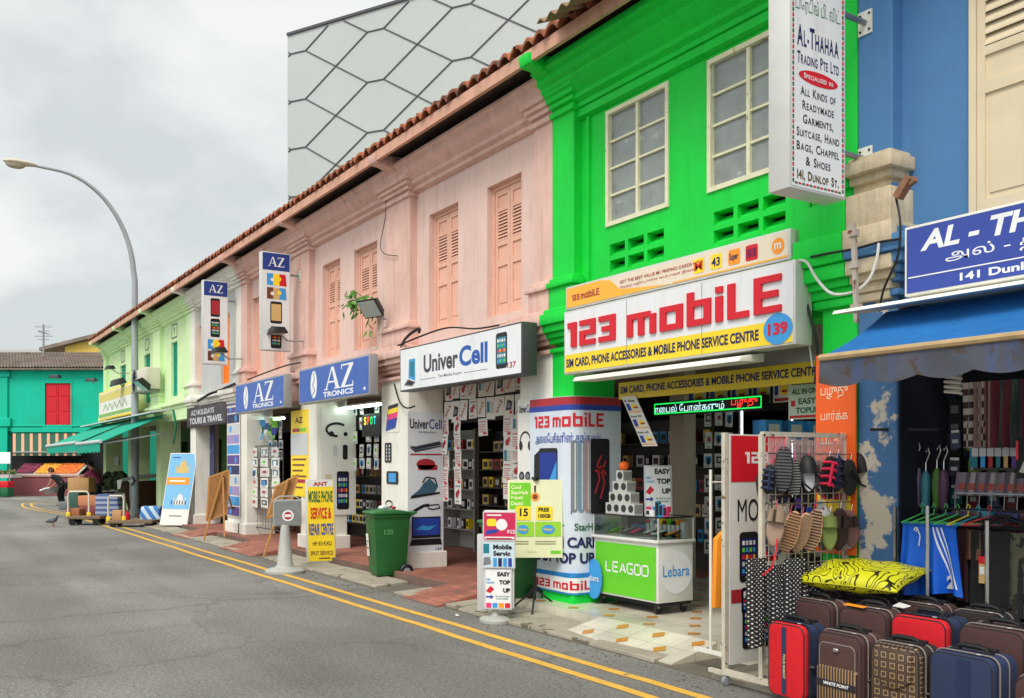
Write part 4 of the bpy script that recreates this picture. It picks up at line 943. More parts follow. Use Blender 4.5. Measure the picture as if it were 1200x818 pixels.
text(mb, WR_, 'StarHub', .02, .46, .08, w=.32, bold=.02, d=.006); mb.build('lettering', K_dgrn, PW)
mb = MB(); text(mb, WL, 'BUY SIM CARDS', .12, .27, .12, w=1.05, bold=.04, d=.006); text(mb, WL, 'EASY TOP UP', .12, .10, .12, w=.9, bold=.04, d=.006); mb.build('lettering', K_navy, PW)
wr2 = Wrap(-8.94, -8.12, .69, .23, .23, r=.1)
mb = MB(); wr2.body(mb); mb.build('wave_band', C_('wave_blue', (40, 128, 196)), PW)
mb = MB(); mb.box(-8.96, -.06, .03, -8.15, .5, .229); mb.build('plinth', M_green, PW, bevel=.01)
mb = MB(); pA = wr2; pB = Wrap(-8.94, -8.12, .69, .23, .23, r=.1, u0=wr2.a); mb.use(K_white); [rect(mb, pA, .1 + .05 * i, .02, .15 + .05 * i, .18, .003) for i in range(22)]
mb.use(K_red); block(mb, pA, '123 MOBILE', .14, .05, .1, 1.0, .006); mb.build('lettering', None, PW)
def poster(name, label, pl, face, draw, group=None, t=.012, cat='poster', nm='printed_picture'):
    th = thing(name, label, cat, pl.p(pl.w / 2, 0, 0), 0, group)
    mb = MB(); rect(mb, pl, 0, 0, pl.w, pl.h, 0, t=t); mb.build('board', face, th)
    mb = MB(); mb.use(K_blk); draw(mb, pl); mb.build(nm, None, th); return th
def headphones(mb, pl, u, v, s, c=None, d=.004):
    mb.use(c or K_blk); stroke(mb, pl, [(u + s * .4 * math.cos(a), v + s * .45 * math.sin(a)) for a in [math.pi * i / 12 for i in range(-2, 15)]], s * .08, d); disc(mb, pl, u - s * .33, v - s * .12, s * .13, d + .001, 12, s * .2); disc(mb, pl, u + s * .33, v - s * .12, s * .13, d + .001, 12, s * .2)
def unihead(mb, pl, u, v, h, w):
    mb.use(K_blk); text(mb, pl, 'Univer', u, v, h, w=w * .58, bold=.02); mb.use(K_blue); text(mb, pl, 'Cell', u + w * .6, v, h, w=w * .4, bold=.01)
pl = PL((-9.28, -.03, .62), w=.33, h=1.78)
def d1(mb, pl):
    unihead(mb, pl, .03, 1.62, .09, .27); headphones(mb, pl, .165, 1.27, .28, C_('dark_headphone', (40, 30, 32)))
    mb.use(K_blk); disc(mb, pl, .09, .88, .055, .004); disc(mb, pl, .22, .88, .055, .004); mb.use(K_grey); disc(mb, pl, .09, .88, .03, .005); disc(mb, pl, .22, .88, .03, .005); mb.use(K_blk); fpoly(mb, pl, [(.03, .66), (.3, .62), (.3, .75), (.05, .76)], .004); mb.use(K_teal); rect(mb, pl, .06, .675, .27, .73, .006)
    mb.use(K_red); rect(mb, pl, .03, .3, .3, .5, .004)
poster('poster', 'narrow white strip poster with headphones on the pillar left of the wrapped advert', pl, K_paper, d1)
pl = sidepl(-12.2, 478, 519.5, 482, 650)
def d2_(mb, pl):
    w, h = pl.w, pl.h; unihead(mb, pl, .05 * w, h * .88, h * .07, w * .9); mb.use(K_blk); text(mb, pl, 'The Mobile Expert', w * .3, h * .845, h * .02, w=w * .5, bold=0)
    mb.use(C_('router_grey', (50, 54, 64))); fpoly(mb, pl, [(w * .06, h * .76), (w * .2, h * .73), (w * .95, h * .77), (w * .9, h * .795), (w * .2, h * .755)], .004); fpoly(mb, pl, [(w * .06, h * .745), (w * .2, h * .715), (w * .95, h * .757), (w * .95, h * .765), (w * .2, h * .728), (w * .06, h * .755)], .0045)
    mb.use(K_vred); rect(mb, pl, w * .06, h * .695, w * .95, h * .705, .004); disc(mb, pl, w * .5, h * .63, w * .27, .004, 14, h * .04); rect(mb, pl, w * .28, h * .59, w * .82, h * .625, .004)
    mb.use(C_('iron_blue', (60, 96, 116))); fpoly(mb, pl, [(w * .1, h * .41), (w * .75, h * .43), (w * .85, h * .475), (w * .6, h * .53), (w * .45, h * .50), (w * .3, h * .45)], .004); mb.use(K_blk); fpoly(mb, pl, [(w * .06, h * .39), (w * .9, h * .42), (w * .9, h * .435), (w * .1, h * .41)], .005); stroke(mb, pl, [(w * .4, h * .5), (w * .5, h * .54), (w * .75, h * .53), (w * .82, h * .48)], .02, .006)
    stroke(mb, pl, [(w * .15, h * .30), (w * .45, h * .34), (w * .6, h * .34)], .045, .004); stroke(mb, pl, [(w * .6, h * .34), (w * .85, h * .345), (w * .9, h * .32), (w * .7, h * .31), (w * .55, h * .32)], .018, .005)
    mb.use(K_blk); rect(mb, pl, w * .1, h * .11, w * .92, h * .26, .004); mb.use(K_blue); rect(mb, pl, w * .13, h * .13, w * .89, h * .25, .006); mb.use(K_sky); fpoly(mb, pl, [(w * .2, h * .17), (w * .4, h * .2), (w * .6, h * .19), (w * .8, h * .2), (w * .6, h * .165)], .007)
    mb.use(K_blk); fpoly(mb, pl, [(w * .04, h * .06), (w * .96, h * .06), (w * .92, h * .105), (w * .1, h * .105)], .005); text(mb, pl, '137', w * .78, h * .018, h * .02, w=w * .17, bold=.02)
poster('poster', 'tall white poster with iron, laptop and razor pictures on the pillar behind the green bin', pl, C_('poster_cool_white', (214, 218, 224)), d2_)
# stickers on the street face of that pillar
X = lambda px: P(px, 500, 0).x
def stick(lab, px0, px1, y0, y1, f): 
    pl = frontpl(-.006, px0, px1, y0, y1); poster('sticker', lab, pl, M_white, f, 'stickers on the white pillar', t=.004, cat='sticker')
stick('yellow, pink and blue card fan sticker at the top of the white pillar', 452, 468, 474, 507, lambda mb, pl: [(mb.use(c), fpoly(mb, pl, [(pl.w * a, pl.h * b), (pl.w * (a + .7), pl.h * (b + .1)), (pl.w * (a + .85), pl.h * (b + .45)), (pl.w * (a + .1), pl.h * (b + .38))], .003 + i * .001)) for i, (c, a, b) in enumerate(((K_blk, .1, .55), (K_yel, .1, .42), (K_pink, .06, .25), (K_blue, .02, .05)))])
stick('black remote control sticker on the white pillar', 451, 459, 519, 542, lambda mb, pl: (rrect(mb, pl, 0, 0, pl.w, pl.h, .03, .003), mb.use(K_lgrey), [disc(mb, pl, pl.w * (.3 + .4 * (i % 2)), pl.h * (.15 + .17 * (i // 2)), .02, .005, 8) for i in range(10)]))
stick('blue tablet picture sticker on the white pillar', 453, 467, 552, 567, lambda mb, pl: (rrect(mb, pl, 0, 0, pl.w, pl.h, .04, .003), mb.use(K_sky), rect(mb, pl, pl.w * .2, pl.h * .15, pl.w * .8, pl.h * .85, .005)))
stick('small black bracelet sticker on the white pillar', 451, 461, 583, 595, lambda mb, pl: stroke(mb, pl, [(pl.w * (.5 + .4 * math.cos(i * .63)), pl.h * (.4 + .32 * math.sin(i * .63))) for i in range(11)], .025, .003))
stick('striped teal and red sticker low on the white pillar', 453, 467, 600, 622, lambda mb, pl: [(mb.use(c), fpoly(mb, pl, [(pl.w * (i * .24), 0), (pl.w * (i * .24 + .24), pl.h * .05), (pl.w * (i * .24 + .24), pl.h * (.6 + .1 * i)), (pl.w * i * .24, pl.h * (.5 + .1 * i))], .003)) for i, c in enumerate((K_vred, K_orange, K_teal, K_sky))])
stick('red and white strip sticker at the foot of the white pillar', 453, 470, 629, 636, lambda mb, pl: (mb.use(K_vred), rect(mb, pl, 0, pl.h * .3, pl.w, pl.h, .003)))
# ------------------------------------------------------------------ street lamp
M_lamp = mat('lamp_post_grey', (158, 166, 170), .5, metal=.1, var=.10, vs=3, streak=.2, scol=(100, 100, 98))
b = G(158, 607); lx, ly = b.x, b.y
t = thing('street_lamp', 'tall grey street lamp with curved arm and yellow chevron band', 'street lamp', (lx, ly, 0))
mb = MB(); mb.tube([(lx, ly, 0), (lx, ly, .25), (lx, ly, .26), (lx, ly, 7.2)], [.16, .16, .125, .085], 14)
pts = [(lx, ly, 7.2)]
for i in range(1, 17):
    a = math.pi / 2 * i / 16; pts.append((lx, ly - 2.2 * (1 - math.cos(a)) - .03, 7.2 + 2.95 * math.sin(a)))
pts.append((lx, ly - 2.75, 10.18)); rs = [.085 - .045 * i / (len(pts) - 1) for i in range(len(pts))]
mb.tube(pts, rs, 12); mb.build('pole', M_lamp, t, smooth=True)
mb = MB(); mb.box(lx - .045, ly - .14, .55, lx + .045, ly - .10, 1.1); mb.build('access_door', M_lamp, t, bevel=.004)
mb = MB(); n = 14; prof = [(0, .02), (.08, .07), (.3, .115), (.55, .13), (.75, .11), (.86, .055), (.9, .01)]
for i, (u, r) in enumerate(prof): pass
mb.tube([(lx, ly - 2.62 - u, 10.18 + .02 * math.sin(u * 3)) for u, r in prof], [r for u, r in prof], 14)
for i in range(len(mb.v)):
    p = mb.v[i]; p.x = lx + (p.x - lx) * 1.25; p.z = 10.2 + (p.z - 10.2) * .7
hd = mb.build('lamp_head', mat('lamp_head_cream', (196, 190, 170), .5, var=.08), t, smooth=True)
mb = MB(); mb.tube([(lx, ly - 2.95 - .5 * i / 6, 10.12) for i in range(7)], [.03, .09, .11, .115, .11, .09, .03], 12); mb.build('lamp_glass', mat('lamp_lens', (170, 160, 140), .2, var=.1), hd, smooth=True)
mb = MB(); z0, z1 = P(158, 570, ly).z, P(158, 557, ly).z; mb.tube([(lx, ly, z0), (lx, ly, z1)], .117, 16); cb_ = mb.build('chevron_band', K_yel, t, smooth=True)
mb = MB(); pl = PL((lx - .1, ly - .11, (z0 + z1) / 2 - .15), (AX.cross(UZ)).normalized(), w=.2, h=.3)
pl = PL(Vector((lx, ly, (z0 + z1) / 2 - .14)) - AX * .118 - RX * .09, RX, UZ, .18, .28); mb.prism([pl.p(.02, 0, .004), pl.p(.09, 0, .012), pl.p(.17, .14, .004), pl.p(.09, .28, .012), pl.p(.02, .28, .004), pl.p(.10, .14, .012)], pl.n * -.02); mb.build('chevron', K_blk, cb_)
# ------------------------------------------------------------------ wheelie bins
M_bin = mat('bin_green', (34, 96, 46), .45, var=.1, vs=8, obj=True, streak=.0)
M_binlid = mat('bin_lid_green', (40, 106, 52), .45, var=.1, vs=8, obj=True)
def wheelie(name, label, loc, rz):
    t = thing(name, label, 'wheelie bin', loc, rz)
    mb = MB(); vs = []
    lv = [(.04, .17, .20), (.12, .19, .215), (.80, .235, .255), (.86, .24, .262), (.86, .255, .275), (.90, .255, .275)]
    for z, a, b in lv: vs += [(-a, -b, z), (a, -b, z), (a, b, z), (-a, b, z)]
    fs = [(3, 2, 1, 0)] + [(i * 4 + j, i * 4 + (j + 1) % 4, i * 4 + 4 + (j + 1) % 4, i * 4 + 4 + j) for i in range(5) for j in range(4)] + [(20, 21, 22, 23)]
    mb.add(vs, fs); mb.build('body', M_bin, t, local=True, bevel=.018)
    mb = MB(); mb.prism([(-.275, -.30, .905), (-.275, .30, .905), (-.275, .30, .93), (-.275, .1, .965), (-.275, -.1, .965), (-.275, -.30, .935)], (.55, 0, 0)); lid = mb.build('lid', M_binlid, t, local=True, bevel=.012)
    mb = MB(); mb.tube([(-.2, .30, .90), (-.2, .36, .92), (.2, .36, .92), (.2, .30, .90)], .016, 8); mb.build('handle', M_binlid, t, local=True, smooth=True)
    for x in (-.24, .24):
        mb = MB(); mb.lathe([(.03, -.035), (.085, -.035), (.1, -.02), (.1, .02), (.085, .035), (.03, .035)], 20, (x, .20, .10), 'x'); w = mb.build('wheel', M_black, t, local=True, smooth=True)
        mb = MB(); mb.lathe([(.05, -.04), (.05, .04)], 12, (x, .20, .10), 'x'); mb.build('rim', M_greymetal, w, local=True, smooth=True)
    mb = MB(); mb.tube([(-.24, .2, .1), (.24, .2, .1)], .014, 8); mb.build('axle', M_dark, t, local=True)
    return t
g = G(434, 679)
t = wheelie('wheelie_bin', 'green wheelie bin with a white label and the number 120 on its side', (g.x + .1, g.y + .22, .03), math.radians(-8))
pl = PL((-.12, -.262, .28), (1, 0, 0), (0, .05, 1), .1, .36); pl = PL((-.2, -.232, .3), (1, 0, 0), (0, -.07, 1), .12, .32)
mb = MB(); rect(mb, pl, 0, 0, .12, .32, .006); mb.build('label', K_paper, t, local=True)
mb = MB(); rect(mb, pl, .02, .20, .10, .22, .009); rect(mb, pl, .02, .1, .10, .13, .009); rect(mb, pl, .02, .16, .07, .175, .009); mb.build('label_print', K_grey, t, local=True)
pl = PL((.214, -.14, .52), (0, 1, 0), (.05, 0, 1)); mb = MB(); text(mb, pl, '120', .02, .10, .075, d=.014, bold=.03); mb.build('lettering', mat('bin_number', (90, 150, 96), .5, var=0), t, local=True)
g = G(628, 716)
wheelie('wheelie_bin', 'dark green wheelie bin half hidden behind the yellow green display board', (PX(618, -.1) - .05, -.30, .06), math.radians(-6))
# rubbish resting on the first bin
g = G(434, 679); mb = MB(); mb.use(K_sky)
for dx, dy, c, s_ in ((-.12, .02, K_lgrey, .05), (-.02, -.08, K_white, .045), (.1, .05, K_vred, .03)): 
    mb.use(c); mb.ball((g.x + .1 + dx, g.y + .22 + dy, 1.02), (s_, s_ * 1.3, s_ * .7), 8, 5)
single(mb, 'rubbish', 'crumpled cups and wrappers lying on the lid of the green bin', 'litter')
# ------------------------------------------------------------------ boards on the kerb
def aframe(name, label, pl, m_edge, face, draw, thick=.05):
    th = thing(name, label, 'sign', pl.p(pl.w / 2, 0, 0))
    mb = MB(); rect(mb, pl, 0, 0, pl.w, pl.h, 0, t=thick); mb.build('board', m_edge, th, bevel=.004)
    mb = MB(); rect(mb, pl, .02, .02, pl.w - .02, pl.h - .02, .003); mb.build('sign_face', face, th)
    mb = MB(); mb.use(K_blk); draw(mb, pl); mb.build('lettering', None, th); return th
a = G(360, 664); b = G(394, 662.5); h_ = 98 * (a - CAM).dot(AX) / 1100
def dANT(mb, pl):
    w, h = pl.w, pl.h; mb.use(K_paper); rect(mb, pl, .03, h * .91, w - .03, h * .985, .0045); mb.use(K_vred); text(mb, pl, 'ANT', w * .25, h * .92, h * .05, w=w * .5, d=.007, bold=.04)
    mb.use(K_dgrn); text(mb, pl, 'MOBILE PHONE', w * .08, h * .72, h * .14, w=w * .84, bold=.03, d=.006)
    mb.use(K_red); text(mb, pl, 'SERVICE &', w * .14, h * .52, h * .14, w=w * .72, bold=.035, d=.006); mb.use(K_blue); text(mb, pl, 'REPAIR CENTRE', w * .08, h * .325, h * .14, w=w * .84, bold=.03, d=.006)
    mb.use(K_blk); text(mb, pl, 'HP: 83142422', w * .2, h * .2, h * .05, w=w * .66, d=.006, bold=.01); mb.use(K_brown); text(mb, pl, 'SPOT SERVICE', w * .12, h * .085, h * .05, w=w * .78, d=.006, bold=.02); rect(mb, pl, w * .4, h * .04, w * .8, h * .055, .006)
d_ = (b - a); d_.z = 0
aframe('pavement_sign', 'yellow standing board with green, red and blue repair lettering', PL((a.x, a.y, .06), d_, UZ - d_.cross(UZ).normalized() * .09, d_.length, h_), M_alu, K_yel, dANT)
# cone based box stand
g = G(334, 671); t = thing('box_stand', 'grey box sign on a cone shaped pedestal by the yellow lines', 'sign stand', (g.x, g.y, 0))
M_ped = mat('pedestal_grey', (168, 168, 162), .6, var=.12, vs=8, streak=.3)
mb = MB(); mb.lathe([(.30, 0), (.30, .035), (.26, .06), (.15, .085), (.12, .12), (.065, .68), (.05, .72)], 24, (g.x, g.y, .002)); mb.build('pedestal', M_ped, t, smooth=True)
dd = Vector((AX.y, -AX.x, 0)); pl = PL(Vector((g.x, g.y, .70)) - RX * .17 - AX * .05, RX + AX * .25, UZ, .42, .40)
mb = MB(); rect(mb, pl, 0, 0, .42, .40, 0, t=.12); mb.build('box', mat('grey_box_plastic', (150, 152, 152), .5, var=.15, vs=10), t, bevel=.02)
mb = MB(); rrect(mb, pl, .02, .02, .40, .38, .03, .003); mb.build('panel', mat('scratched_grey_panel', (128, 130, 130), .4, var=.2, vs=12), t)
mb = MB(); mb.use(K_white); disc(mb, pl, .22, .16, .085, .005); mb.use(K_vred); disc(mb, pl, .22, .16, .06, .007); mb.use(K_white); rect(mb, pl, .17, .14, .27, .18, .009); mb.build('sticker', None, t)
mb = MB(); mb.tube([Vector(pl.p(.02, .4, -.06)), Vector(pl.p(.1, .45, -.06)), Vector(pl.p(.32, .45, -.06)), Vector(pl.p(.40, .4, -.06))], .012, 6); mb.build('handle', M_ped, t, smooth=True)
# easels with cork boards, seen from behind
M_wood = mat('easel_wood', (184, 132, 74), .7, var=.2, vs=6, obj=True, streak=.2); M_cork = mat('cork_board', (150, 106, 62), .9, var=.2, vs=12, bump=.3, bs=90)
def easel(label, pa, pb, ptop, bl, brr, tl_, tr_, back):
    """feet pa, pb (front pair, pixels), apex ptop; board corner pixels"""
    A1 = G(*pa, .05); B1 = G(*pb, .13); s_ = (A1 - CAM).dot(AX); T = S(*ptop, s_ + .25); t = thing('easel', label, 'easel', (T.x, T.y, .08), 0, 'wooden easels with corkboards')
    c = G(*back, .13); c1 = T + (c - T)
    for p, nm in ((A1, 'leg'), (B1, 'leg')): mb = MB(); mb.bar(p, T, .035, .03); mb.build(nm, M_wood, t)
    mb = MB(); mb.bar(c, T - Vector((0, 0, .05)), .03, .03); mb.build('leg', M_wood, t)
    m1 = A1.lerp(T, .42); m2 = B1.lerp(T, .42); mb = MB(); mb.bar(m1, m2, .03, .025); mb.build('crossbar', M_wood, t)
    off = .02
    q = [S(*bl, s_ + off), S(*brr, s_ + off + .15), S(*tr_, s_ + off + .3), S(*tl_, s_ + off + .15)]; n = (q[1] - q[0]).cross(q[3] - q[0]).normalized(); n = n if n.dot(AX) > 0 else -n
    q = [p + n * .06 for p in q]; q[2] = q[1] + (q[3] - q[0])
    mb = MB(); mb.prism(q, n * .02); bd = mb.build('board', M_cork, t)
    for a, b in zip(q, q[1:] + q[:1]): mb = MB(); mb.bar(a + n * .01, b + n * .01, .035, .03, up=n); mb.build('frame', M_wood, bd)
    return t
easel('wooden easel holding a cork board with its back turned, farther along the kerb', (239, 633), (279, 621), (261, 556), (242, 610), (266, 601), (245, 559), (268, 555), (263, 629))
easel('wooden easel holding a cork board with its back turned, behind the grey box stand', (309, 653), (357, 636), (338, 562), (313, 607), (340, 592), (323, 570), (346, 558), (345, 622))
# tall leaflet stand
g = G(580, 729); t = thing('leaflet_stand', 'narrow stand with red, blue and white top up leaflets on an oval foot', 'display stand', (g.x, g.y, 0))
mb = MB(); mb.lathe([(.19, 0), (.19, .03), (.15, .055), (.05, .07), (.035, .10), (.035, .3)], 24, (g.x, g.y, .003), sx=1.0, sy=.8); mb.build('foot', M_ped, t, smooth=True)
k = (g - CAM).dot(AX) / 1100; U = (RX - AX * .12).normalized()
def bpl(px0, px1, py0, py1, d=0): return PL(Vector((g.x, g.y, 0)) + RX * ((px0 - 581) * k) - AX * d + UZ * ((729 - py1) * k), U, UZ, (px1 - px0) * k, (py1 - py0) * k)
pl = bpl(565, 607, 598, 712, .02); mb = MB(); rect(mb, pl, 0.03, 0, pl.w - .03, pl.h, 0, t=.05); mb.build('back_panel', M_signwhite, t, bevel=.006)
pl = bpl(560, 572, 615, 716, -.02); mb = MB(); rect(mb, pl, 0, 0, pl.w, pl.h - .1, 0, t=.1); mb.build('side_panel', C_('side_panel_grey', (190, 190, 190)), t, bevel=.006)
def leaf(px0, px1, py0, py1, face, draw, d):
    pl = bpl(px0, px1, py0, py1, d); mb = MB(); rect(mb, pl, 0, 0, pl.w, pl.h, 0, t=.012); p = mb.build('leaflet_panel', K_lgrey, t)
    mb = MB(); mb.use(face); rect(mb, pl, .012, .012, pl.w - .012, pl.h - .012, .002); draw(mb, pl); mb.build('printed_sheet', None, p)
def l1(mb, pl):
    w, h = pl.w, pl.h; mb.use(K_white); rect(mb, pl, .02, .02, w - .02, h * .14, .004); mb.use(K_vred); rect(mb, pl, w * .1, h * .06, w * .86, h * .10, .006)
    mb.use(K_white); disc(mb, pl, w * .56, h * .55, w * .17, .004); mb.use(K_yel); rrect(mb, pl, w * .12, h * .5, w * .4, h * .75, .02, .005); mb.use(K_white); text(mb, pl, '$15', w * .72, h * .22, h * .16, d=.006, bold=.03); rect(mb, pl, w * .12, h * .85, w * .55, h * .9, .006); mb.use(K_blue); fpoly(mb, pl, [(w * .08, h * .2), (w * .4, h * .28), (w * .5, h * .4), (w * .12, h * .36)], .005)
def l2(mb, pl):
    w, h = pl.w, pl.h; mb.use(K_blk); text(mb, pl, 'Mobile', w * .34, h * .7, h * .18, w=w * .56, d=.006, bold=.04); text(mb, pl, 'Servic', w * .34, h * .46, h * .18, w=w * .52, d=.006, bold=.04); mb.use(K_teal); rect(mb, pl, .015, h * .55, w * .22, h * .9, .004)
    for i in range(4): mb.use((K_sky, K_navy, K_sky, K_blue)[i]); rect(mb, pl, w * (.34 + .15 * i), h * .06, w * (.45 + .15 * i), h * .38, .004)
    mb.use(K_grey); fpoly(mb, pl, [(w * .04, h * .1), (w * .28, h * .15), (w * .24, h * .42), (w * .06, h * .4)], .004)
def l3(mb, pl):
    w, h = pl.w, pl.h; mb.use(K_blk)
    for s_, v in (('EASY', .82), ('TOP', .62), ('UP', .42)): text(mb, pl, s_, w * .94, h * v, h * .11, d=.006, bold=.05, align='r', maxw=w * .62)
    mb.use(K_sky); text(mb, pl, 'SIM', w * .06, h * .72, h * .05, d=.006); text(mb, pl, 'CARDS', w * .06, h * .64, h * .05, d=.006, maxw=w * .3); mb.use(K_red); fpoly(mb, pl, [(w * .05, h * .45), (w * .2, h * .4), (w * .36, h * .5), (w * .22, h * .58)], .004); mb.use(K_blue); fpoly(mb, pl, [(w * .05, h * .29), (w * .22, h * .29), (w * .22, h * .25), (w * .34, h * .31), (w * .22, h * .37), (w * .22, h * .33), (w * .05, h * .33)], .004)
    mb.use(K_dgrn); text(mb, pl, 'All Local & Overseas', w * .4, h * .31, h * .04, w=w * .52, d=.005, bold=.01); text(mb, pl, 'Cards Available', w * .42, h * .25, h * .04, w=w * .45, d=.005, bold=.01)
    for i, c in enumerate((K_pink, K_sky, K_orange, K_red)): mb.use(c); rect(mb, pl, w * (.06 + .23 * i), h * .04, w * (.25 + .23 * i), h * .16, .004)
leaf(567, 606.5, 599, 633, C_('leaflet_crimson', (200, 36, 84)), l1, .06); leaf(566, 605, 633.5, 665, C_('leaflet_pale_blue', (196, 216, 226)), l2, .055); leaf(569, 601, 666, 713, K_white, l3, .05)
# tripod display board
g = G(627, 717, .03); t = thing('tripod_board', 'yellow green phone offer board on a black tripod', 'display board', (g.x, g.y, .03)); k = (g - CAM).dot(AX) / 1100; top = Vector((g.x, g.y, .03 + 62 * k))
mb = MB(); mb.tube([(g.x, g.y, .16), top + UZ * .8], .012, 8); mb.build('pole', M_black, t)
for a in (200, 320, 80): mb = MB(); a = math.radians(a); mb.tube([(g.x, g.y, .28), (g.x + .33 * math.cos(a), g.y + .33 * math.sin(a), .035)], .011, 6); mb.build('leg', M_black, t)
mb = MB(); mb.tube([(g.x, g.y, .25), (g.x, g.y, .40)], .022, 8); mb.build('collar', M_black, t)
pl = PL(top - RX * (32 * k) - AX * .05 + UZ * (2 * k), RX, UZ + AX * .06, 64 * k, 91 * k); w, h = pl.w, pl.h
mb = MB(); rect(mb, pl, 0, 0, w, h, 0, t=.015); bd = mb.build('board', C_('pale_lime_board', (226, 226, 186)), t)
mb = MB(); mb.use(K_grn); rect(mb, pl, .02, h * .62, w * .42, h * .96, .003)
mb.use(C_('light_lime', (232, 236, 180))); 
for i, s_ in enumerate(('Cool', 'StarHub', 'Prepaid', 'Deals!')): text(mb, pl, s_, w * .06, h * (.88 - i * .07), h * .05, d=.005, bold=.03, maxw=w * .33)
mb.use(K_yel); rrect(mb, pl, w * .14, h * .48, w * .42, h * .66, .02, .005); rrect(mb, pl, w * .52, h * .48, w * .82, h * .66, .02, .004); mb.use(K_blk); text(mb, pl, '15', w * .22, h * .53, h * .1, d=.008, bold=.03); text(mb, pl, 'FREE', w * .56, h * .59, h * .05, d=.008, bold=.03); text(mb, pl, '100GB', w * .56, h * .51, h * .05, w=w * .22, d=.008, bold=.03)
mb.use(C_('lime_card', (150, 206, 50))); rrect(mb, pl, w * .08, h * .27, w * .48, h * .46, .015, .004); rrect(mb, pl, w * .5, h * .27, w * .97, h * .46, .015, .004); mb.use(K_sky); disc(mb, pl, w * .28, h * .36, w * .1, .006, ry=h * .06); disc(mb, pl, w * .74, h * .36, w * .12, .006, ry=h * .06); mb.use(K_yel); text(mb, pl, 'Happy', w * .2, h * .34, h * .04, w=w * .16, d=.009); text(mb, pl, 'Happy', w * .66, h * .34, h * .04, w=w * .16, d=.009)
mb.use(K_orange); disc(mb, pl, w * .5, h * .78, w * .08, .004); mb.use(K_brown); disc(mb, pl, w * .5, h * .78, w * .045, .006); mb.use(C_('board_small_print', (130, 128, 90)))
for v in (.2, .17): rect(mb, pl, w * .08, h * v, w * .38, h * (v + .012), .003); rect(mb, pl, w * .5, h * v, w * .88, h * (v + .012), .003)
text(mb, pl, 'Buy it now', w * .36, h * .06, h * .025, d=.004, bold=0); mb.use(K_grn); rect(mb, pl, w * .78, h * .05, w * .97, h * .09, .003); mb.build('printed_offers', None, bd)
mb = MB(); mb.cbox(pl.p(w / 2, h + .01, 0), (.08, .04, .04)); mb.build('clip', M_black, bd)
# ------------------------------------------------------------------ the green glass counter
A = Vector((-8.10, .19, .13)); B_ = Vector((-7.06, .19, .13)); Cc = Vector((-7.06, .66, .13))
ux = (B_ - A); ux.z = 0; Lc = ux.length; uy = (Cc - B_); uy.z = 0; Wc = min(uy.length, .62); rz = math.atan2(ux.y, ux.x)
t = thing('display_counter', 'white rolling counter with green front and glass case top', 'shop counter', (A.x, A.y, .13), rz)
Lc = max(Lc, .9); M_cw = mat('counter_white', (214, 214, 210), .4, var=.05, obj=True)
mb = MB(); mb.box(0, .0, .12, Lc, Wc, .72); mb.build('cabinet', M_cw, t, local=True, bevel=.008)
PLC = PL((0, -.001, .12), (1, 0, 0), (0, 0, 1), Lc, .6); mb = MB(); rect(mb, PLC, .03, .02, Lc - .03, .56, .004); mb.build('green_panel', C_('counter_green', (98, 196, 40)), t, local=True)
lg = {'L': [[(0, 1), (0, 0), (.8, 0)]], 'E': [[(.85, 0), (0, 0), (0, .5), (.75, .5)], [(0, .5), (0, 1), (.85, 1)]], 'A': [[(0, 0), (.45, 1), (.9, 0)], [(.3, .3), (.7, .3)]], 'G': [[(.9, 1), (.15, 1), (0, .8), (0, .2), (.15, 0), (.9, 0), (.9, .45), (.5, .45)]], 'O': [[(.12, 0), (.8, 0), (.92, .2), (.92, .8), (.8, 1), (.12, 1), (0, .8), (0, .2), (.12, 0)]]}
mb = MB(); u = .22; cw = (Lc - .34) / 6
for c in 'LEAGOO':
    for st in lg[c]: stroke(mb, PLC, [(u + a * cw * .85, .26 + b * .10) for a, b in st], .018, .007)
    u += cw
mb.build('lettering', K_white, t, local=True)
PLD = PL((Lc + .001, 0, .12), (0, 1, 0), (0, 0, 1), Wc, .6); mb = MB(); mb.use(C_('disc_pale', (226, 228, 230))); disc(mb, PLD, Wc / 2, .30, min(Wc / 2, .3) * .92, .004, 32); mb.use(K_sky); text(mb, PLD, 'Lebara', Wc * .12, .26, .11, w=Wc * .76, d=.007, bold=.01); mb.build('round_emblem', None, t, local=True)
mb = MB(); mb.box(-.02, -.03, .72, Lc + .02, Wc + .02, .75); mb.build('shelf_edge', M_cw, t, local=True, bevel=.006)
for nm, bx in (('glass_front', (0, 0, .75, Lc, .006, .97)), ('glass_side', (0, .006, .75, .006, Wc, .97)), ('glass_side', (Lc - .006, .006, .75, Lc, Wc, .97)), ('glass_top', (0, 0, .97, Lc, Wc, .978))): mb = MB(); mb.box(*bx); mb.build(nm, M_glass, t, local=True)
for x in (0, Lc):
    for y in (0, Wc): mb = MB(); mb.bar((x, y, .75), (x, y, .975), .012); mb.build('case_post', M_alu, t, local=True)
for a, b in (((0, 0, .976), (Lc, 0, .976)), ((0, Wc, .976), (Lc, Wc, .976)), ((0, 0, .976), (0, Wc, .976)), ((Lc, 0, .976), (Lc, Wc, .976))): mb = MB(); mb.bar(a, b, .014); mb.build('case_rail', M_dark, t, local=True)
for x in (.08, Lc - .08):
    for y in (.06, Wc - .06):
        mb = MB(); mb.lathe([(.04, -.014), (.045, -.01), (.045, .01), (.04, .014)], 14, (x, y, .045), 'x'); w_ = mb.build('caster', M_black, t, local=True, smooth=True); mb = MB(); mb.box(x - .022, y - .02, .06, x + .022, y + .02, .12); mb.build('caster_fork', M_steel, w_, local=True)
mb = MB(); mb.box(0, .02, .09, Lc, Wc - .02, .115); mb.build('base_frame', M_dark, t, local=True)
CT = Matrix.Translation(Vector((A.x, A.y, .13))) @ Matrix.Rotation(rz, 4, 'Z')
cp = lambda x, y, z: CT @ Vector((x, y, z))
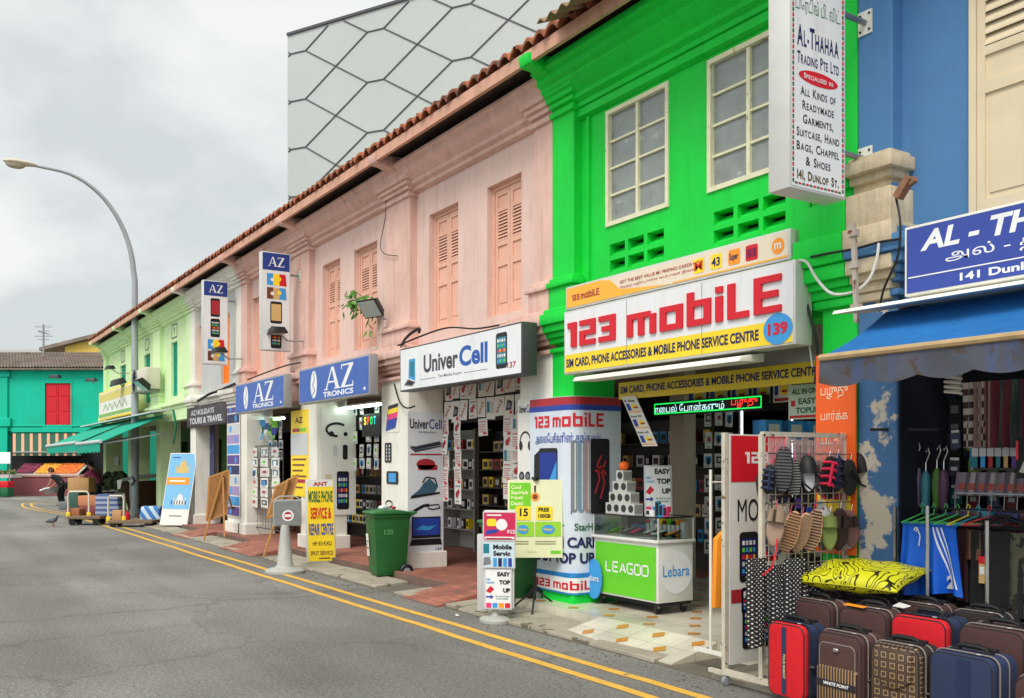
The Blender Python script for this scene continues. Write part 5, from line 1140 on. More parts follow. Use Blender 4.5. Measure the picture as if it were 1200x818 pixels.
# blue disc leaning on it
mb = MB(); mb.xf = CT; mb.lathe([(.165, 0), (.165, .015)], 28, (.05, -.045, .27), 'y', sx=.82, sy=1.3); o = mb
th = thing('round_sign', 'blue oval board leaning on the corner of the green counter', 'sign', cp(.05, -.04, .06)); mb.build('board', K_sky, th, smooth=True)
pl = PL(cp(-.08, -.048, .22), ux, UZ); mb = MB(); text(mb, pl, 'Lebara', .01, .03, .065, w=.22, d=.006, bold=.01); mb.build('lettering', K_white, th)
# goods in and on the counter
def phonebox(label, x, y, z, col, w=.075, l=.15, rz_=0, tilt=.5):
    mb = MB(); mb.xf = CT @ Matrix.Translation((x, y, z)) @ Matrix.Rotation(rz_, 4, 'Z') @ Matrix.Rotation(tilt, 4, 'X')
    mb.use(K_blk); mb.box(-w / 2, 0, 0, w / 2, l, .01); mb.use(col); mb.box(-w / 2 + .006, .012, .0105, w / 2 - .006, l - .012, .0125)
    return single(mb, 'mobile_phone', label, 'mobile phone', group='phones shown in the glass counter')
for i in range(8):
    nm_ = ['green edged', 'silver', 'blue screened', 'pink', 'pale', 'dark', 'white', 'orange screened']
    phonebox(nm_[i] + ' phone lying in the glass counter case, %s in the row' % ('first', 'second', 'third', 'fourth', 'fifth', 'sixth', 'seventh', 'last')[i], .14 + i * (Lc - .26) / 7, .12 + .08 * (i % 3), .775, (K_grn, K_lgrey, K_sky, K_pink, K_paper, K_navy, K_white, K_orange)[i], .085, .17, rnd(-.3, .3), .3)
for i in range(9):
    mb = MB(); mb.xf = CT; x = .45 + i * (Lc - .52) / 8; mb.use((K_red, K_white, K_teal, K_yel, K_vred, K_grn, K_blk, K_orange, K_paper)[i]); mb.box(x - .04, Wc - .09, .752, x + .04, Wc - .05, .92 + .02 * (i % 2)); mb.use(K_white); mb.box(x - .025, Wc - .093, .80, x + .025, Wc - .09, .88)
    single(mb, 'card_box', ['red', 'white', 'teal', 'yellow', 'dull red', 'green', 'black', 'orange', 'cream'][i] + ' card box standing at the back of the glass counter case', 'box', group='card boxes in the counter')
def cambox(px, z, i, lab):
    x = .04 + px; mb = MB(); mb.xf = CT; mb.use(C_('carton_white', (206, 206, 200))); mb.box(x, Wc - .34, z, x + .118, Wc - .22, z + .115); mb.use(K_blk); disc(mb, PL(CT.inverted() @ cp(x, Wc - .341, z), (1, 0, 0)), .06, .055, .035, .003, 12) if False else None
    mb.use(C_('lens_dark', (60, 60, 64))); mb.lathe([(.04, -.003), (.04, .002)], 14, (x + .065, Wc - .342, z + .06), 'y'); mb.use(K_dark_ := C_('carton_side', (150, 150, 146))); mb.box(x + .1181, Wc - .335, z + .012, x + .1195, Wc - .225, z + .10)
    return single(mb, 'camera_carton', lab, 'box', group='cartons stacked on the glass counter')
for j, n in enumerate((4, 3, 2, 1)):
    for i in range(n):
        cambox(.12 * (i + j * .5) * 1.0, .979 + j * .117, i, 'white lens carton, %s' % (['in the bottom row', 'in the second row', 'in the third row', 'topmost under the orange lamp'][j] + (', %s from the pillar' % ['first', 'second', 'third', 'fourth'][i] if n > 1 else '')))
c = cp(.04 + .18 + .06, Wc - .28, .979 + 4 * .117); mb = MB(); mb.ball(c + Vector((0, 0, .045)), (.055, .055, .05), 12, 8); single(mb, 'beacon', 'small orange ball shaped lamp on top of the carton stack', 'lamp', C_('beacon_orange', (250, 110, 30)), smooth=True)
p0 = cp(.52, Wc - .2, .979); k = (p0 - CAM).dot(AX) / 1100
pl = PL(p0, RX, UZ + AX * .1, 33 * k, 58 * k); th = aframe('counter_sign', 'white card with large easy top up lettering standing on the glass counter', pl, K_lgrey, K_white, l3, .012)
for i, (x, c1, h2) in enumerate(((.80, K_teal, .15), (.86, K_sky, .12), (.92, K_pink, .10), (.66, K_white, .06))):
    mb = MB(); mb.xf = CT; mb.use(c1); mb.box(x, Wc - .3, .979, x + (.06 if i < 3 else .12), Wc - .27, .979 + h2); mb.use(K_blk); mb.box(x + .006, Wc - .303, .99, x + .05, Wc - .3, .97 + h2)
    single(mb, 'phone_holder', ['teal phone stand', 'sky blue phone stand', 'pink phone stand', 'low white tray'][i] + ' on top of the glass counter', 'stand')
# ------------------------------------------------------------------ floodlights, plant, air conditioner, cables
def flood(label, p, out=.5, tilt=.5, sc=1.0, rz=0, stem=True):
    p = Vector(p); t = thing('floodlight', label, 'floodlight', p, rz, 'floodlights on the shophouse fronts')
    mb = MB(); mb.xf = Matrix.Translation((0, -out, 0)) @ Matrix.Rotation(tilt, 4, 'X') @ Matrix.Scale(sc, 4)
    mb.prism([(-.19, -.14, -.02), (-.19, .14, -.02), (-.13, .10, .10), (-.13, -.10, .10)], (.38, 0, 0)) if False else mb.add([(-.2, -.15, -.03), (.2, -.15, -.03), (.2, .15, -.03), (-.2, .15, -.03), (-.14, -.10, .09), (.14, -.10, .09), (.14, .10, .09), (-.14, .10, .09)], [(0, 1, 2, 3), (4, 5, 6, 7), (0, 1, 5, 4), (1, 2, 6, 5), (2, 3, 7, 6), (3, 0, 4, 7)])
    mb.build('housing', M_black, t, local=True, bevel=.012)
    mb = MB(); mb.xf = Matrix.Translation((0, -out, 0)) @ Matrix.Rotation(tilt, 4, 'X') @ Matrix.Scale(sc, 4); mb.box(-.175, -.125, -.036, .175, .125, -.031); mb.build('glass', mat('lamp_glass_dim', (170, 176, 170), .15, var=.1), t, local=True)
    mb = MB(); mb.tube([(0, .0, -.12), (0, -out * .6, -.14), (0, -out, .02)], .016, 6); mb.build('arm', M_greymetal, t, local=True)
    return t
flood('black floodlight tilted on its arm among leaves, above the nearer blue sign', P(455, 372, .05) + Vector((0, 0, .1)), .35, -.9, 1.05, .3)
flood('flat black floodlight below the nearer hanging sign', P(356, 392, 0), .5, .05)
flood('flat black floodlight below the farther hanging sign', P(284, 414, 0), .5, .05)
flood('flat dark floodlight high beside the lamp post on the pale green wall', P(152, 433, 0), .6, .1)
flood('lower dark floodlight beside the lamp post on the pale green wall', P(158, 450, 0), .5, .3, 1.5)
flood('large dark floodlight tilted up beside the air conditioner', P(188, 452, 0), .5, -.7, 1.5)
p = P(437, 350, -.2)
t = thing('wall_plant', 'leafy green weed sprouting from the pink wall beside a floodlight', 'plant', P(437, 375, .1))
M_leaf = mat('weed_leaf', (88, 138, 52), .6, var=.35, vs=14); M_stem = mat('weed_stem', (110, 100, 60), .8)
stems = [[P(437, 372, .1), P(432, 352, -.1), P(418, 343, -.2), P(405, 348, -.25)], [P(437, 372, .1), P(428, 352, -.15), P(412, 352, -.2), P(401, 362, -.25)], [P(437, 375, .1), P(430, 362, -.1), P(412, 365, -.2)], [P(436, 385, .1), P(432, 380, -.05)]]
mb = MB()
for s_ in stems: mb.tube(s_, .008, 5)
mb.build('stem', M_stem, t)
mb = MB()
for s_ in stems:
    for k in range(len(s_) - 1):
        for q in range(7):
            c = s_[k].lerp(s_[k + 1], q / 7) + Vector((rnd(-.10, .10), rnd(-.10, .10), rnd(-.10, .07))); 
            if k == 0 and q < 4: continue
            d1 = Vector((rnd(-1, 1), rnd(-1, .3), rnd(-1.2, .1))).normalized(); l_ = rnd(.13, .23); sdv = d1.cross(Vector((rnd(-.3, .3), -1, .4))).normalized() * l_ * .3; f = d1.cross(sdv).normalized() * .02
            mb.add([c, c + d1 * l_ * .4 + sdv, c + d1 * l_, c + d1 * l_ * .4 - sdv, c + d1 * l_ * .45 + f], [(0, 1, 4), (1, 2, 4), (2, 3, 4), (3, 0, 4)])
mb.build('leaves', M_leaf, t, recalc=False)
c0 = P(167, 462, .0); c1 = P(188, 431, .0); t = thing('air_conditioner', 'cream air conditioner outdoor unit on the pale green shophouse wall', 'air conditioner', ((c0.x + c1.x) / 2, -.2, c0.z))
xa, xb = c0.x + .55, c1.x + .1; za, zb = c0.z, c1.z
mb = MB(); mb.box(xa, -.42, za, xb, -.02, zb); mb.build('casing', mat('ac_cream', (206, 200, 182), .5, var=.08), t, bevel=.02)
mb = MB(); mb.lathe([(.02, 0), (.36, 0), (.36, .02), (.33, .02)], 24, (xa + .5, -.44, (za + zb) / 2), 'y'); mb.build('fan_grille', M_greymetal, t); mb = MB()
for i in range(8): a = i * math.pi / 8; mb.bar((xa + .5 - .34 * math.cos(a), -.45, (za + zb) / 2 - .34 * math.sin(a)), (xa + .5 + .34 * math.cos(a), -.45, (za + zb) / 2 + .34 * math.sin(a)), .012)
mb.build('fan_guard', M_dark, t)
for x in (xa + .15, xb - .15): mb = MB(); mb.box(x - .02, -.45, za - .05, x + .02, 0, za - .003); mb.build('bracket', M_greymetal, t)
def cable(label, pts, r=.012, m=None, sag=0):
    pts = [Vector(p) for p in pts]; out = []
    for i in range(len(pts) - 1):
        p0, p1, p2, p3 = pts[max(i - 1, 0)], pts[i], pts[i + 1], pts[min(i + 2, len(pts) - 1)]
        for q in range(8):
            u = q / 8; out.append(.5 * ((2 * p1) + (p2 - p0) * u + (2 * p0 - 5 * p1 + 4 * p2 - p3) * u * u + (3 * p1 - p0 - 3 * p2 + p3) * u ** 3))
    out.append(pts[-1]); mb = MB(); mb.tube(out, r, 6); return single(mb, 'cable', label, 'cable', m or M_cable, smooth=True)
cable('white cable looping from the red lettered lightbox to the cream pillar head', [P(937, 305, -.2), P(946, 308, -.25), P(958, 328, -.28), P(975, 344, -.28), P(1000, 342, -.28), P(1018, 328, -.25), P(1027, 305, -.22), P(1030, 285, -.2)], .011, M_wcable)
cable('black cable strung from the lightbox up to the cream pillar head', [P(930, 306, -.1), P(965, 298, -.22), P(1000, 292, -.22), P(1030, 284, -.2), P(1055, 280, -.2)], .01)
cable('thin black cable dropping beside the cream pillar head', [P(1050, 232, -.2), P(1055, 262, -.25), P(1052, 300, -.22), P(1036, 338, -.15), P(1030, 365, -.1)], .008)
cable('black cable hanging down the right end of the lightbox', [P(938, 330, -.1), P(952, 380, -.1), P(958, 410, -.05), P(955, 450, 0)], .012)
cable('pale cable hanging beside the black one at the lightbox end', [P(941, 325, -.1), P(944, 360, -.1), P(948, 400, -.05), P(952, 430, 0)], .007, M_wcable)
cable('black cable along the top of the white phone sign', [P(466, 405, -.3), P(520, 385, -.05), P(560, 385, -.05), P(608, 376, -.1), P(648, 366, -.1)], .012)
cable('black hooked pipe end above the left end of the white phone sign', [P(470, 408, -.1), P(473, 400, -.15), P(480, 392, -.25), P(491, 385, -.3), P(491, 390, -.3)], .02)
cable('black wires hanging below the left end of the white phone sign', [P(462, 450, -.02), P(468, 470, -.05), P(476, 478, -.1), P(486, 476, -.1)], .012)
cable('thin wire hanging down the pink wall below the corbel', [P(452, 200, -.05), P(452, 250, -.03), P(446, 285, .05), P(450, 297, -.03), P(466, 300, -.03)], .006)
cable('thin cable swinging down from the leafy floodlight', [P(447, 376, -.1), P(446, 395, -.1), P(440, 412, -.05), P(438, 425, -.05)], .006, M_wcable)
cable('black cable run along the ledge between the blue signs', [P(290, 445, -.1), P(330, 430, -.2), P(352, 425, -.3)], .014)
cable('bundle of dark cables along the ledge of the white shophouse', [P(232, 470, -.15), P(245, 462, -.2), P(256, 458, -.15), P(275, 450, -.2)], .03)
cable('green hose running down the wall by the pale green shop', [P(203, 480, -.3), P(206, 500, -.2), P(203, 520, -.1)], .03, C_('hose_green', (40, 150, 110)))
cable('thin wire crossing the grey panelled building to the roof edge', [Vector((-58, 12, 33)), Vector((-35, 6, 21.5)), P(470, 158, -.2)], .012) if False else None
mb = MB(); a, b = P(1000, 262, -.3), P(1004, 378, -.3); mb.bar(a, b, .03)
for f in (.1, .42, .85): mb.cbox(a.lerp(b, f), (.07, .05, .05))
single(mb, 'rusty_bracket', 'pale metal stay with rusty clamps in front of the cream pillar head', 'bracket', mat('rusty_pale_metal', (170, 160, 150), .7, var=.2, vs=10, spots=.4, sps=14, spcol=(110, 60, 40)))
mb = MB(); a = P(1052, 232, -.22); mb.bar(a, a + Vector((.10, 0, .12)), .07, .05); mb.bar(a + Vector((.09, 0, .08)), a + Vector((.14, 0, .1)), .04); single(mb, 'broken_stub', 'rusty broken stub on top of the cream pillar head', 'bracket', mat('rust_wood', (140, 100, 76), .9, var=.3, vs=12))
# ------------------------------------------------------------------ goods in the phone shops
E_tube = mat('lit_tube', (225, 255, 240), .4, var=0, emit=11)
def tube_light(label, a, b):
    a, b = Vector(a), Vector(b); t = thing('tube_light', label, 'tube light', a.lerp(b, .5)); mb = MB(); mb.tube([a, b], .02, 8); mb.build('tube', E_tube, t); mb = MB(); mb.bar(a + Vector((0, .0, .04)), b + Vector((0, 0, .04)), .06, .03); mb.build('batten', M_white, t); return t
tube_light('lit fluorescent tube above the packs of the nearer blue signed shop', (P(389, 473, .45).x, .45, 2.62), (P(446, 473, .45).x, .45, 2.62))
tube_light('lit fluorescent tube above the flags of the farther blue signed shop', (P(291, 487, .45).x, .45, 2.58), (P(333, 487, .45).x, .45, 2.58))
PACKS = []
def pack_proto(i, w=.12, h=.2):
    c1, c2 = [(K_sky, K_blk), (K_blk, K_lgrey), (K_teal, K_white), (K_lgrey, K_vred), (K_navy, K_sky), (K_white, K_grn)][i % 6]
    mb = MB(); pl = PL((-w / 2, 0, -h), w=w, h=h); mb.use(K_paper); rect(mb, pl, 0, 0, w, h, 0, t=.012); mb.use(c1); rect(mb, pl, w * .12, h * .3, w * .88, h * .8, .003); mb.use(c2)
    if i % 2: disc(mb, pl, w * .5, h * .55, w * .25, .006, 10)
    else: rrect(mb, pl, w * .3, h * .2, w * .7, h * .7, .015, .006)
    mb.use(K_grey); rect(mb, pl, w * .15, h * .08, w * .7, h * .13, .003)
    o = mb.build('accessory_pack', None); return o
CASES = []
def case_proto(i, w=.09, h=.16):
    c = [K_blk, C_('case_charcoal', (54, 54, 60)), C_('case_plum', (84, 44, 70)), C_('case_olive', (110, 130, 50)), C_('case_teal', (30, 90, 90)), C_('case_wine', (110, 36, 44)), C_('case_cream', (190, 184, 170)), C_('case_slate', (70, 84, 110))][i]
    mb = MB(); pl = PL((-w / 2, 0, -h), w=w, h=h); mb.use(c); rrect(mb, pl, 0, 0, w, h * .86, .015, .008); rect(mb, pl, .004, .004, w - .004, h * .85, .006, t=.016); mb.use(K_paper); rect(mb, pl, w * .1, h * .86, w * .9, h, .004, t=.003); mb.use(K_lgrey); rect(mb, pl, w * .2, h * .3, w * .8, h * .5, .0085)
    return mb.build('phone_case', None)
_p = [pack_proto(i) for i in range(6)]; _c = [case_proto(i) for i in range(8)]
_used = set()
def hang_goods(protos, pl, nu, nv, label, group, cat, skip=0.0, jit=.01, rz=0, sel=None, sc=(1, 1)):
    for j in range(nv):
        for i in range(nu):
            if random.random() < skip: continue
            k = sel(i, j) if sel else random.randrange(len(protos)); o = protos[k]
            p = pl.p(pl.w * (i + .5) / nu + rnd(-jit, jit), pl.h * (1 - j / nv), .02 + rnd(0, .015))
            if o.name not in _used: _used.add(o.name); q = o
            else: q = dup(o)
            q.scale = (sc[0] * rnd(.86, 1.06), 1, sc[1] * rnd(.82, 1.08)); q.location = p; q.rotation_euler = (rnd(-.05, .05), rnd(-.04, .04), rz + rnd(-.06, .06)); tag(q, label, cat, group)
pl = frontpl(.72, 390, 447, 478, 552); hang_goods(_p, pl, 7, 5, 'white blister pack hanging under the tube light of the nearer blue signed shop', 'packs hung in the nearer blue signed shop', 'blister pack', .12, sc=(1.5, 1.1))
pl = frontpl(.18, 282, 331, 526, 592); hang_goods(_p, pl, 4, 6, 'white blister pack on the wire grid of the farther blue signed shop', 'packs on the wire grid', 'blister pack', .05, sc=(4.0, 1.05))
pl = frontpl(.4, 309, 333, 494, 540); hang_goods(_p, pl, 4, 4, 'white blister pack hanging high beside the flags of the farther blue signed shop', 'packs hung beside the flags', 'blister pack', .1, sc=(1.8, 1))
def wire_grid(name, label, pl, n, m, m_=None, frame=.02, cat='display rack', legs=0):
    t = thing(name, label, cat, pl.p(pl.w / 2, 0, 0)); mb = MB()
    for i in range(1, n): mb.bar(pl.p(pl.w * i / n, 0), pl.p(pl.w * i / n, pl.h), .006)
    for j in range(1, m): mb.bar(pl.p(0, pl.h * j / m, .005), pl.p(pl.w, pl.h * j / m, .005), .006)
    mb.build('mesh_panel', m_ or M_greymetal, t)
    for a, b in (((0, -legs), (0, pl.h)), ((pl.w, -legs), (pl.w, pl.h)), ((0, pl.h), (pl.w, pl.h)), ((0, 0), (pl.w, 0))): mb = MB(); mb.bar(pl.p(*a), pl.p(*b), frame); mb.build('frame_bar', m_ or M_greymetal, t)
    return t
wire_grid('display_grid', 'dark wire grid of blister packs standing in the farther blue signed shop', frontpl(.2, 281, 332, 524, 614), 16, 12, C_('dark_wire', (66, 66, 70)))
# flags
fl = []
for i in range(9):
    px = 284 + i * 4.6; a = P(px, 488 + (i % 3) * 2, .3); w_ = .30; l_ = rnd(.38, .55); mb = MB(); c = (K_grn, K_sky, K_white, C_('lime_flag', (150, 210, 70)))[i % 4]
    mb.use(c); n = 6
    for k in range(n):
        f0, f1 = k / n, (k + 1) / n; g0, g1 = 1 - f0 * .85, 1 - f1 * .85; mb.poly([(a.x - w_ / 2 * g0, .3 + .03 * math.sin(f0 * 6 + i), a.z - l_ * f0), (a.x + w_ / 2 * g0, .32 + .03 * math.sin(f0 * 5), a.z - l_ * f0), (a.x + w_ / 2 * g1, .32 + .03 * math.sin(f1 * 5), a.z - l_ * f1), (a.x - w_ / 2 * g1, .3 + .03 * math.sin(f1 * 6 + i), a.z - l_ * f1)])
        if k == 1: mb.use(K_dgrn if i % 2 else K_blue)
        if k == 3: mb.use(c)
    single(mb, 'pennant', ('green', 'sky blue', 'white', 'lime')[i % 4] + ' hanging pennant below the tube light of the farther blue signed shop', 'pennant', group=('green', 'sky blue', 'white', 'lime')[i % 4] + ' pennants')
# AZ details
pl = frontpl(-.012, 341, 361, 482, 581)
def dAZ(mb, pl):
    w, h = pl.w, pl.h; mb.use(K_blk); text(mb, pl, 'AZ', w * .25, h * .85, h * .07, w=w * .45, bold=.02); mb.use(K_vred); rect(mb, pl, w * .1, h * .75, w * .5, h * .79, .003); mb.use(K_grn); rect(mb, pl, w * .5, h * .75, w * .9, h * .79, .003); mb.use(K_lgrey); rect(mb, pl, 0, h * .48, w, h * .73, .003)
    mb.use(K_brown)
    for i in range(6): rect(mb, pl, w * .1, h * (.42 - i * .065), w * (.9 - .1 * (i % 3)), h * (.44 - i * .065), .003)
    mb.use(K_vred); rect(mb, pl, w * .05, h * .16, w * .95, h * .2, .0035)
poster('poster', 'tall narrow yellow poster headed with two black letters between the blue signed shops', pl, K_yel, dAZ)
pl = sidepl(-15.80, 376, 417, 478, 604)
def dSide(mb, pl):
    w, h = pl.w, pl.h; mb.use(K_blk); stroke(mb, pl, [(w * (.45 + .3 * math.cos(a)), h * (.80 + .06 * math.sin(a))) for a in [i * .4 for i in range(2, 13)]], .045, .004); disc(mb, pl, w * .3, h * .76, .05, .005, 10); disc(mb, pl, w * .7, h * .76, .04, .005, 10)
    rrect(mb, pl, w * .62, h * .52, w * .76, h * .66, .03, .004); mb.use(K_lgrey); rrect(mb, pl, w * .35, h * .55, w * .46, h * .66, .03, .004); phone(mb, pl, w * .45, h * .05, w * .35, h * .36)
    mb.use(C_('beige_remote', (206, 190, 160))); rect(mb, pl, w * .12, h * .08, w * .3, h * .38, .004)
poster('poster', 'white wall poster with headphones and a black phone inside the nearer blue signed shop', pl, K_paper, dSide)
pl = frontpl(.55, 424, 446, 486, 512); t = signbox('led_sign', 'small black display reading spot in coloured letters above the nearer shop entrance', pl, .05, edge=M_black, face=M_black); mb = MB()
for i, (c, m_) in enumerate((('S', mat('led_yellow', (240, 220, 60), .4, var=0, emit=.8)), ('P', E_r), ('O', E_g), ('T', mat('led_cyan', (60, 200, 240), .4, var=0, emit=.8)))): mb.use(m_); text(mb, pl, c, .10 + .13 * i, .2, .14, w=.09, bold=.03)
mb.build('lettering', None, t)
# travel shop
pl = frontpl(-.05, 219, 265, 478, 502); w, h = pl.w, pl.h; t = signbox('shop_sign', 'dark brown travel agency sign with white capitals, left of the farther blue sign', pl, .08, edge=C_('dark_brown_sign', (52, 40, 46)), face=C_('dark_brown_sign', (52, 40, 46))); mb = MB(); text(mb, pl, 'AZ HOLIDAYS', w * .12, h * .56, h * .25, w=w * .6, bold=.03); text(mb, pl, 'TOURS & TRAVEL', w * .08, h * .15, h * .3, w=w * .84, bold=.04); mb.build('lettering', K_lgrey, t)
pl = frontpl(.35, 223, 251, 502, 600)
def dMenu(mb, pl):
    w, h = pl.w, pl.h; mb.use(C_('pale_blue_print', (140, 160, 210))); stroke(mb, pl, [(w * (.5 + .38 * math.cos(i * .35)), h * (.85 + .1 * math.sin(i * .35))) for i in range(19)], .03, .004); text(mb, pl, 'Holidays', w * .2, h * .83, h * .04, w=w * .6, bold=.02); text(mb, pl, 'TRAVEL AGENT', w * .1, h * .69, h * .035, w=w * .8, bold=.02)
    for i in range(10): k = (.3, .22, .34, .26)[i % 4]; rect(mb, pl, w * (.5 - k), h * (.63 - i * .055), w * (.5 + k), h * (.645 - i * .055), .004)
poster('menu_board', 'tall dark navy board of travel services inside the brown signed shop', pl, C_('board_navy', (36, 44, 86)), dMenu, cat='board', nm='lettering')
pl = frontpl(-.03, 266, 281, 474, 604); poster('poster', 'narrow purple and blue picture strip on the pillar right of the travel shop', pl, K_paper, lambda mb, pl: [(mb.use((K_purple, K_sky, C_('lavender', (160, 140, 190)), K_lgrey, K_navy)[i % 5]), rect(mb, pl, .03, pl.h * i / 11 + .02, pl.w - .03, pl.h * (i + 1) / 11 - .01, .003), mb.use(K_sky), disc(mb, pl, pl.w * (.3 + .4 * (i % 2)), pl.h * (i + .5) / 11, .08, .005, 9)) for i in range(11)])
# travel standee leaning
a = G(187, 615, .10); b = G(219, 616, .10); k = (a - CAM).dot(AX); T0 = S(200, 531, k + .25); d_ = (b - a); d_.z = 0
up = (T0 - a); pl = PL(a, d_, (0, 0, 1), d_.length, 1); pl.uz = (up).normalized(); pl.w = d_.length; pl.h = up.length; pl.n = pl.ux.cross(pl.uz).normalized()
th = thing('banner_stand', 'tilted travel banner with domed palace pictures on blue sky by the kerb', 'banner', (a.x, a.y, .1)); mb = MB(); rect(mb, pl, 0, 0, pl.w, pl.h, 0, t=.02); bd = mb.build('banner', K_paper, th)
w, h = pl.w, pl.h; mb = MB(); mb.use(C_('banner_sky', (120, 180, 220))); rect(mb, pl, .02, h * .22, w - .02, h - .02, .003)
def dome(u, v, s, c):
    mb.use(c); rect(mb, pl, u - s * .7, v, u + s * .7, v + s * .6, .005); fpoly(mb, pl, [(u + s * .48 * math.cos(i * math.pi / 8) * (1.1 if 2 < i < 6 else 1), v + s * .6 + s * .75 * math.sin(i * math.pi / 8)) for i in range(9)] , .006); rect(mb, pl, u - s * .03, v + s * 1.3, u + s * .03, v + s * 1.55, .006)
    for q in (-1, 1): rect(mb, pl, u + q * s * .85 - s * .06, v, u + q * s * .85 + s * .06, v + s * .9, .006)
dome(w * .55, h * .72, w * .28, C_('ochre_dome', (206, 176, 110))); dome(w * .6, h * .28, w * .24, C_('white_dome', (216, 214, 210)))
mb.use(K_blk)
for i in range(6): rect(mb, pl, w * (.3 + .1 * i), h * .285, w * (.33 + .1 * i), h * .34, .008)
mb.use(K_orange); rect(mb, pl, .02, h * .56, w * .85, h * .66, .008); mb.use(K_white); rect(mb, pl, w * .12, h * .6, w * .7, h * .62, .011); mb.use(K_grey); rect(mb, pl, w * .3, h * .12, w * .75, h * .135, .006); mb.use(K_blue); rect(mb, pl, w * .12, h * .93, w * .4, h * .945, .006); mb.build('printed_picture', None, bd)
mb = MB(); mb.bar(pl.p(w / 2, h * .75, -.03), pl.p(w / 2, 0, -.03) - Vector(pl.n) * .6, .025); mb.build('rear_strut', M_greymetal, th)
# bicycle by the travel shop
M_bike = mat('bike_red', (150, 30, 60), .4, var=.1)
c0 = P(216, 601, .25); c0.z = .13 + .33; c1 = c0 + Vector((1.05, .05, 0)); t = thing('bicycle', 'dark red bicycle parked before the travel shop behind the banner', 'bicycle', (c0.x + .5, .25, .13))
for c in (c0, c1):
    mb = MB(); mb.tube([c + Vector((.31 * math.cos(i * math.pi / 12), 0, .31 * math.sin(i * math.pi / 12))) for i in range(25)], .02, 6, False); wh = mb.build('wheel', M_black, t, smooth=True); mb = MB()
    for i in range(8): mb.bar(c, c + Vector((.3 * math.cos(i * .785), 0, .3 * math.sin(i * .785))), .004)
    mb.build('spokes', M_steel, wh)
bb = c0 + Vector((.42, 0, -.02)); st = c0 + Vector((.28, 0, .5)); hd = c1 + Vector((-.15, 0, .52))
mb = MB(); [mb.tube([p, q], .018, 6) for p, q in ((c0, bb), (c0, st), (bb, st), (bb, hd), (st - Vector((0, 0, .06)), hd - Vector((0, 0, .06))), (c1, hd))]; mb.build('frame', M_bike, t, smooth=True)
mb = MB(); mb.tube([hd + Vector((-.05, -.25, .12)), hd + Vector((.04, -.1, .14)), hd + Vector((.04, .1, .14)), hd + Vector((-.05, .25, .12))], .014, 6); mb.build('handlebar', M_steel, t); mb = MB(); mb.ball(st + Vector((0, 0, .1)), (.14, .08, .04), 10, 6); mb.build('saddle', M_black, t, smooth=True)
# UniverCell sale sheets
SH = []
def sheet_proto(i, w=.22, h=.29):
    mb = MB(); pl = PL((-w / 2, 0, -h), w=w, h=h); mb.use(K_paper); rect(mb, pl, 0, 0, w, h, 0, t=.003)
    if i == 0:
        mb.use(C_('sale_rust', (184, 78, 44))); text(mb, pl, 'SALE', w * .3, h * .12, w * .24, w=w * 1.0, rot=1.0, bold=.02, d=.0035)
    elif i == 1: mb.use(K_blk); fpoly(mb, pl, [(w * .15, h * .25), (w * .8, h * .3), (w * .85, h * .7), (w * .3, h * .78)], .003); mb.use(K_grey); disc(mb, pl, w * .5, h * .5, w * .2, .004, 12); mb.use(K_red); rect(mb, pl, w * .6, h * .1, w * .9, h * .25, .004)
    elif i == 2:
        mb.use(C_('faint_red_print', (196, 100, 110))); rect(mb, pl, w * .1, h * .78, w * .8, h * .84, .0035); [rect(mb, pl, w * .12, h * (.62 - .1 * k), w * (.85 - .1 * (k % 3)), h * (.66 - .1 * k), .003) for k in range(5)]; mb.use(K_red); rect(mb, pl, w * .5, h * .08, w * .88, h * .2, .0045)
    elif i == 3: mb.use(K_teal); rect(mb, pl, w * .1, h * .3, w * .42, h * .8, .003); mb.use(K_grey); [rect(mb, pl, w * .5, h * (.7 - .1 * k), w * .9, h * (.73 - .1 * k), .003) for k in range(5)]
    elif i == 4: mb.use(K_vred); disc(mb, pl, w * .4, h * .45, w * .22, .003, 12); disc(mb, pl, w * .62, h * .6, w * .16, .004, 10); mb.use(K_grey); rect(mb, pl, w * .15, h * .82, w * .85, h * .88, .003); rect(mb, pl, w * .15, h * .1, w * .7, h * .16, .003)
    return mb.build('sale_sheet', None)
_s = [sheet_proto(i) for i in range(5)]
labS = 'white printed offer sheet hung in the entrance under the grey lettered white sign'
pl = PL((-12.18, .60, 2.24), w=2.85, h=.62); hang_goods(_s, pl, 12, 2, labS, 'offer sheets at the white signed shop', 'paper sheet', .0, .0, sel=lambda i, j: (0 if (i + j) % 2 else (1, 4, 3)[(i // 2) % 3]))
pl = frontpl(.6, 516, 546, 491, 584); hang_goods(_s, pl, 2, 5, labS, 'offer sheets at the white signed shop', 'paper sheet', .0, .0, sel=lambda i, j: (2, 4, 2, 2)[(i + j) % 4])
pl = frontpl(.6, 592, 612, 487, 575); hang_goods(_s, pl, 2, 5, labS, 'offer sheets at the white signed shop', 'paper sheet', .0, .0, sel=lambda i, j: (2, 4, 3, 2)[(i * 2 + j) % 4])
pl = frontpl(.6, 561, 574, 491, 511); hang_goods(_s, pl, 1, 1, labS, 'offer sheets at the white signed shop', 'paper sheet', sel=lambda i, j: 2)
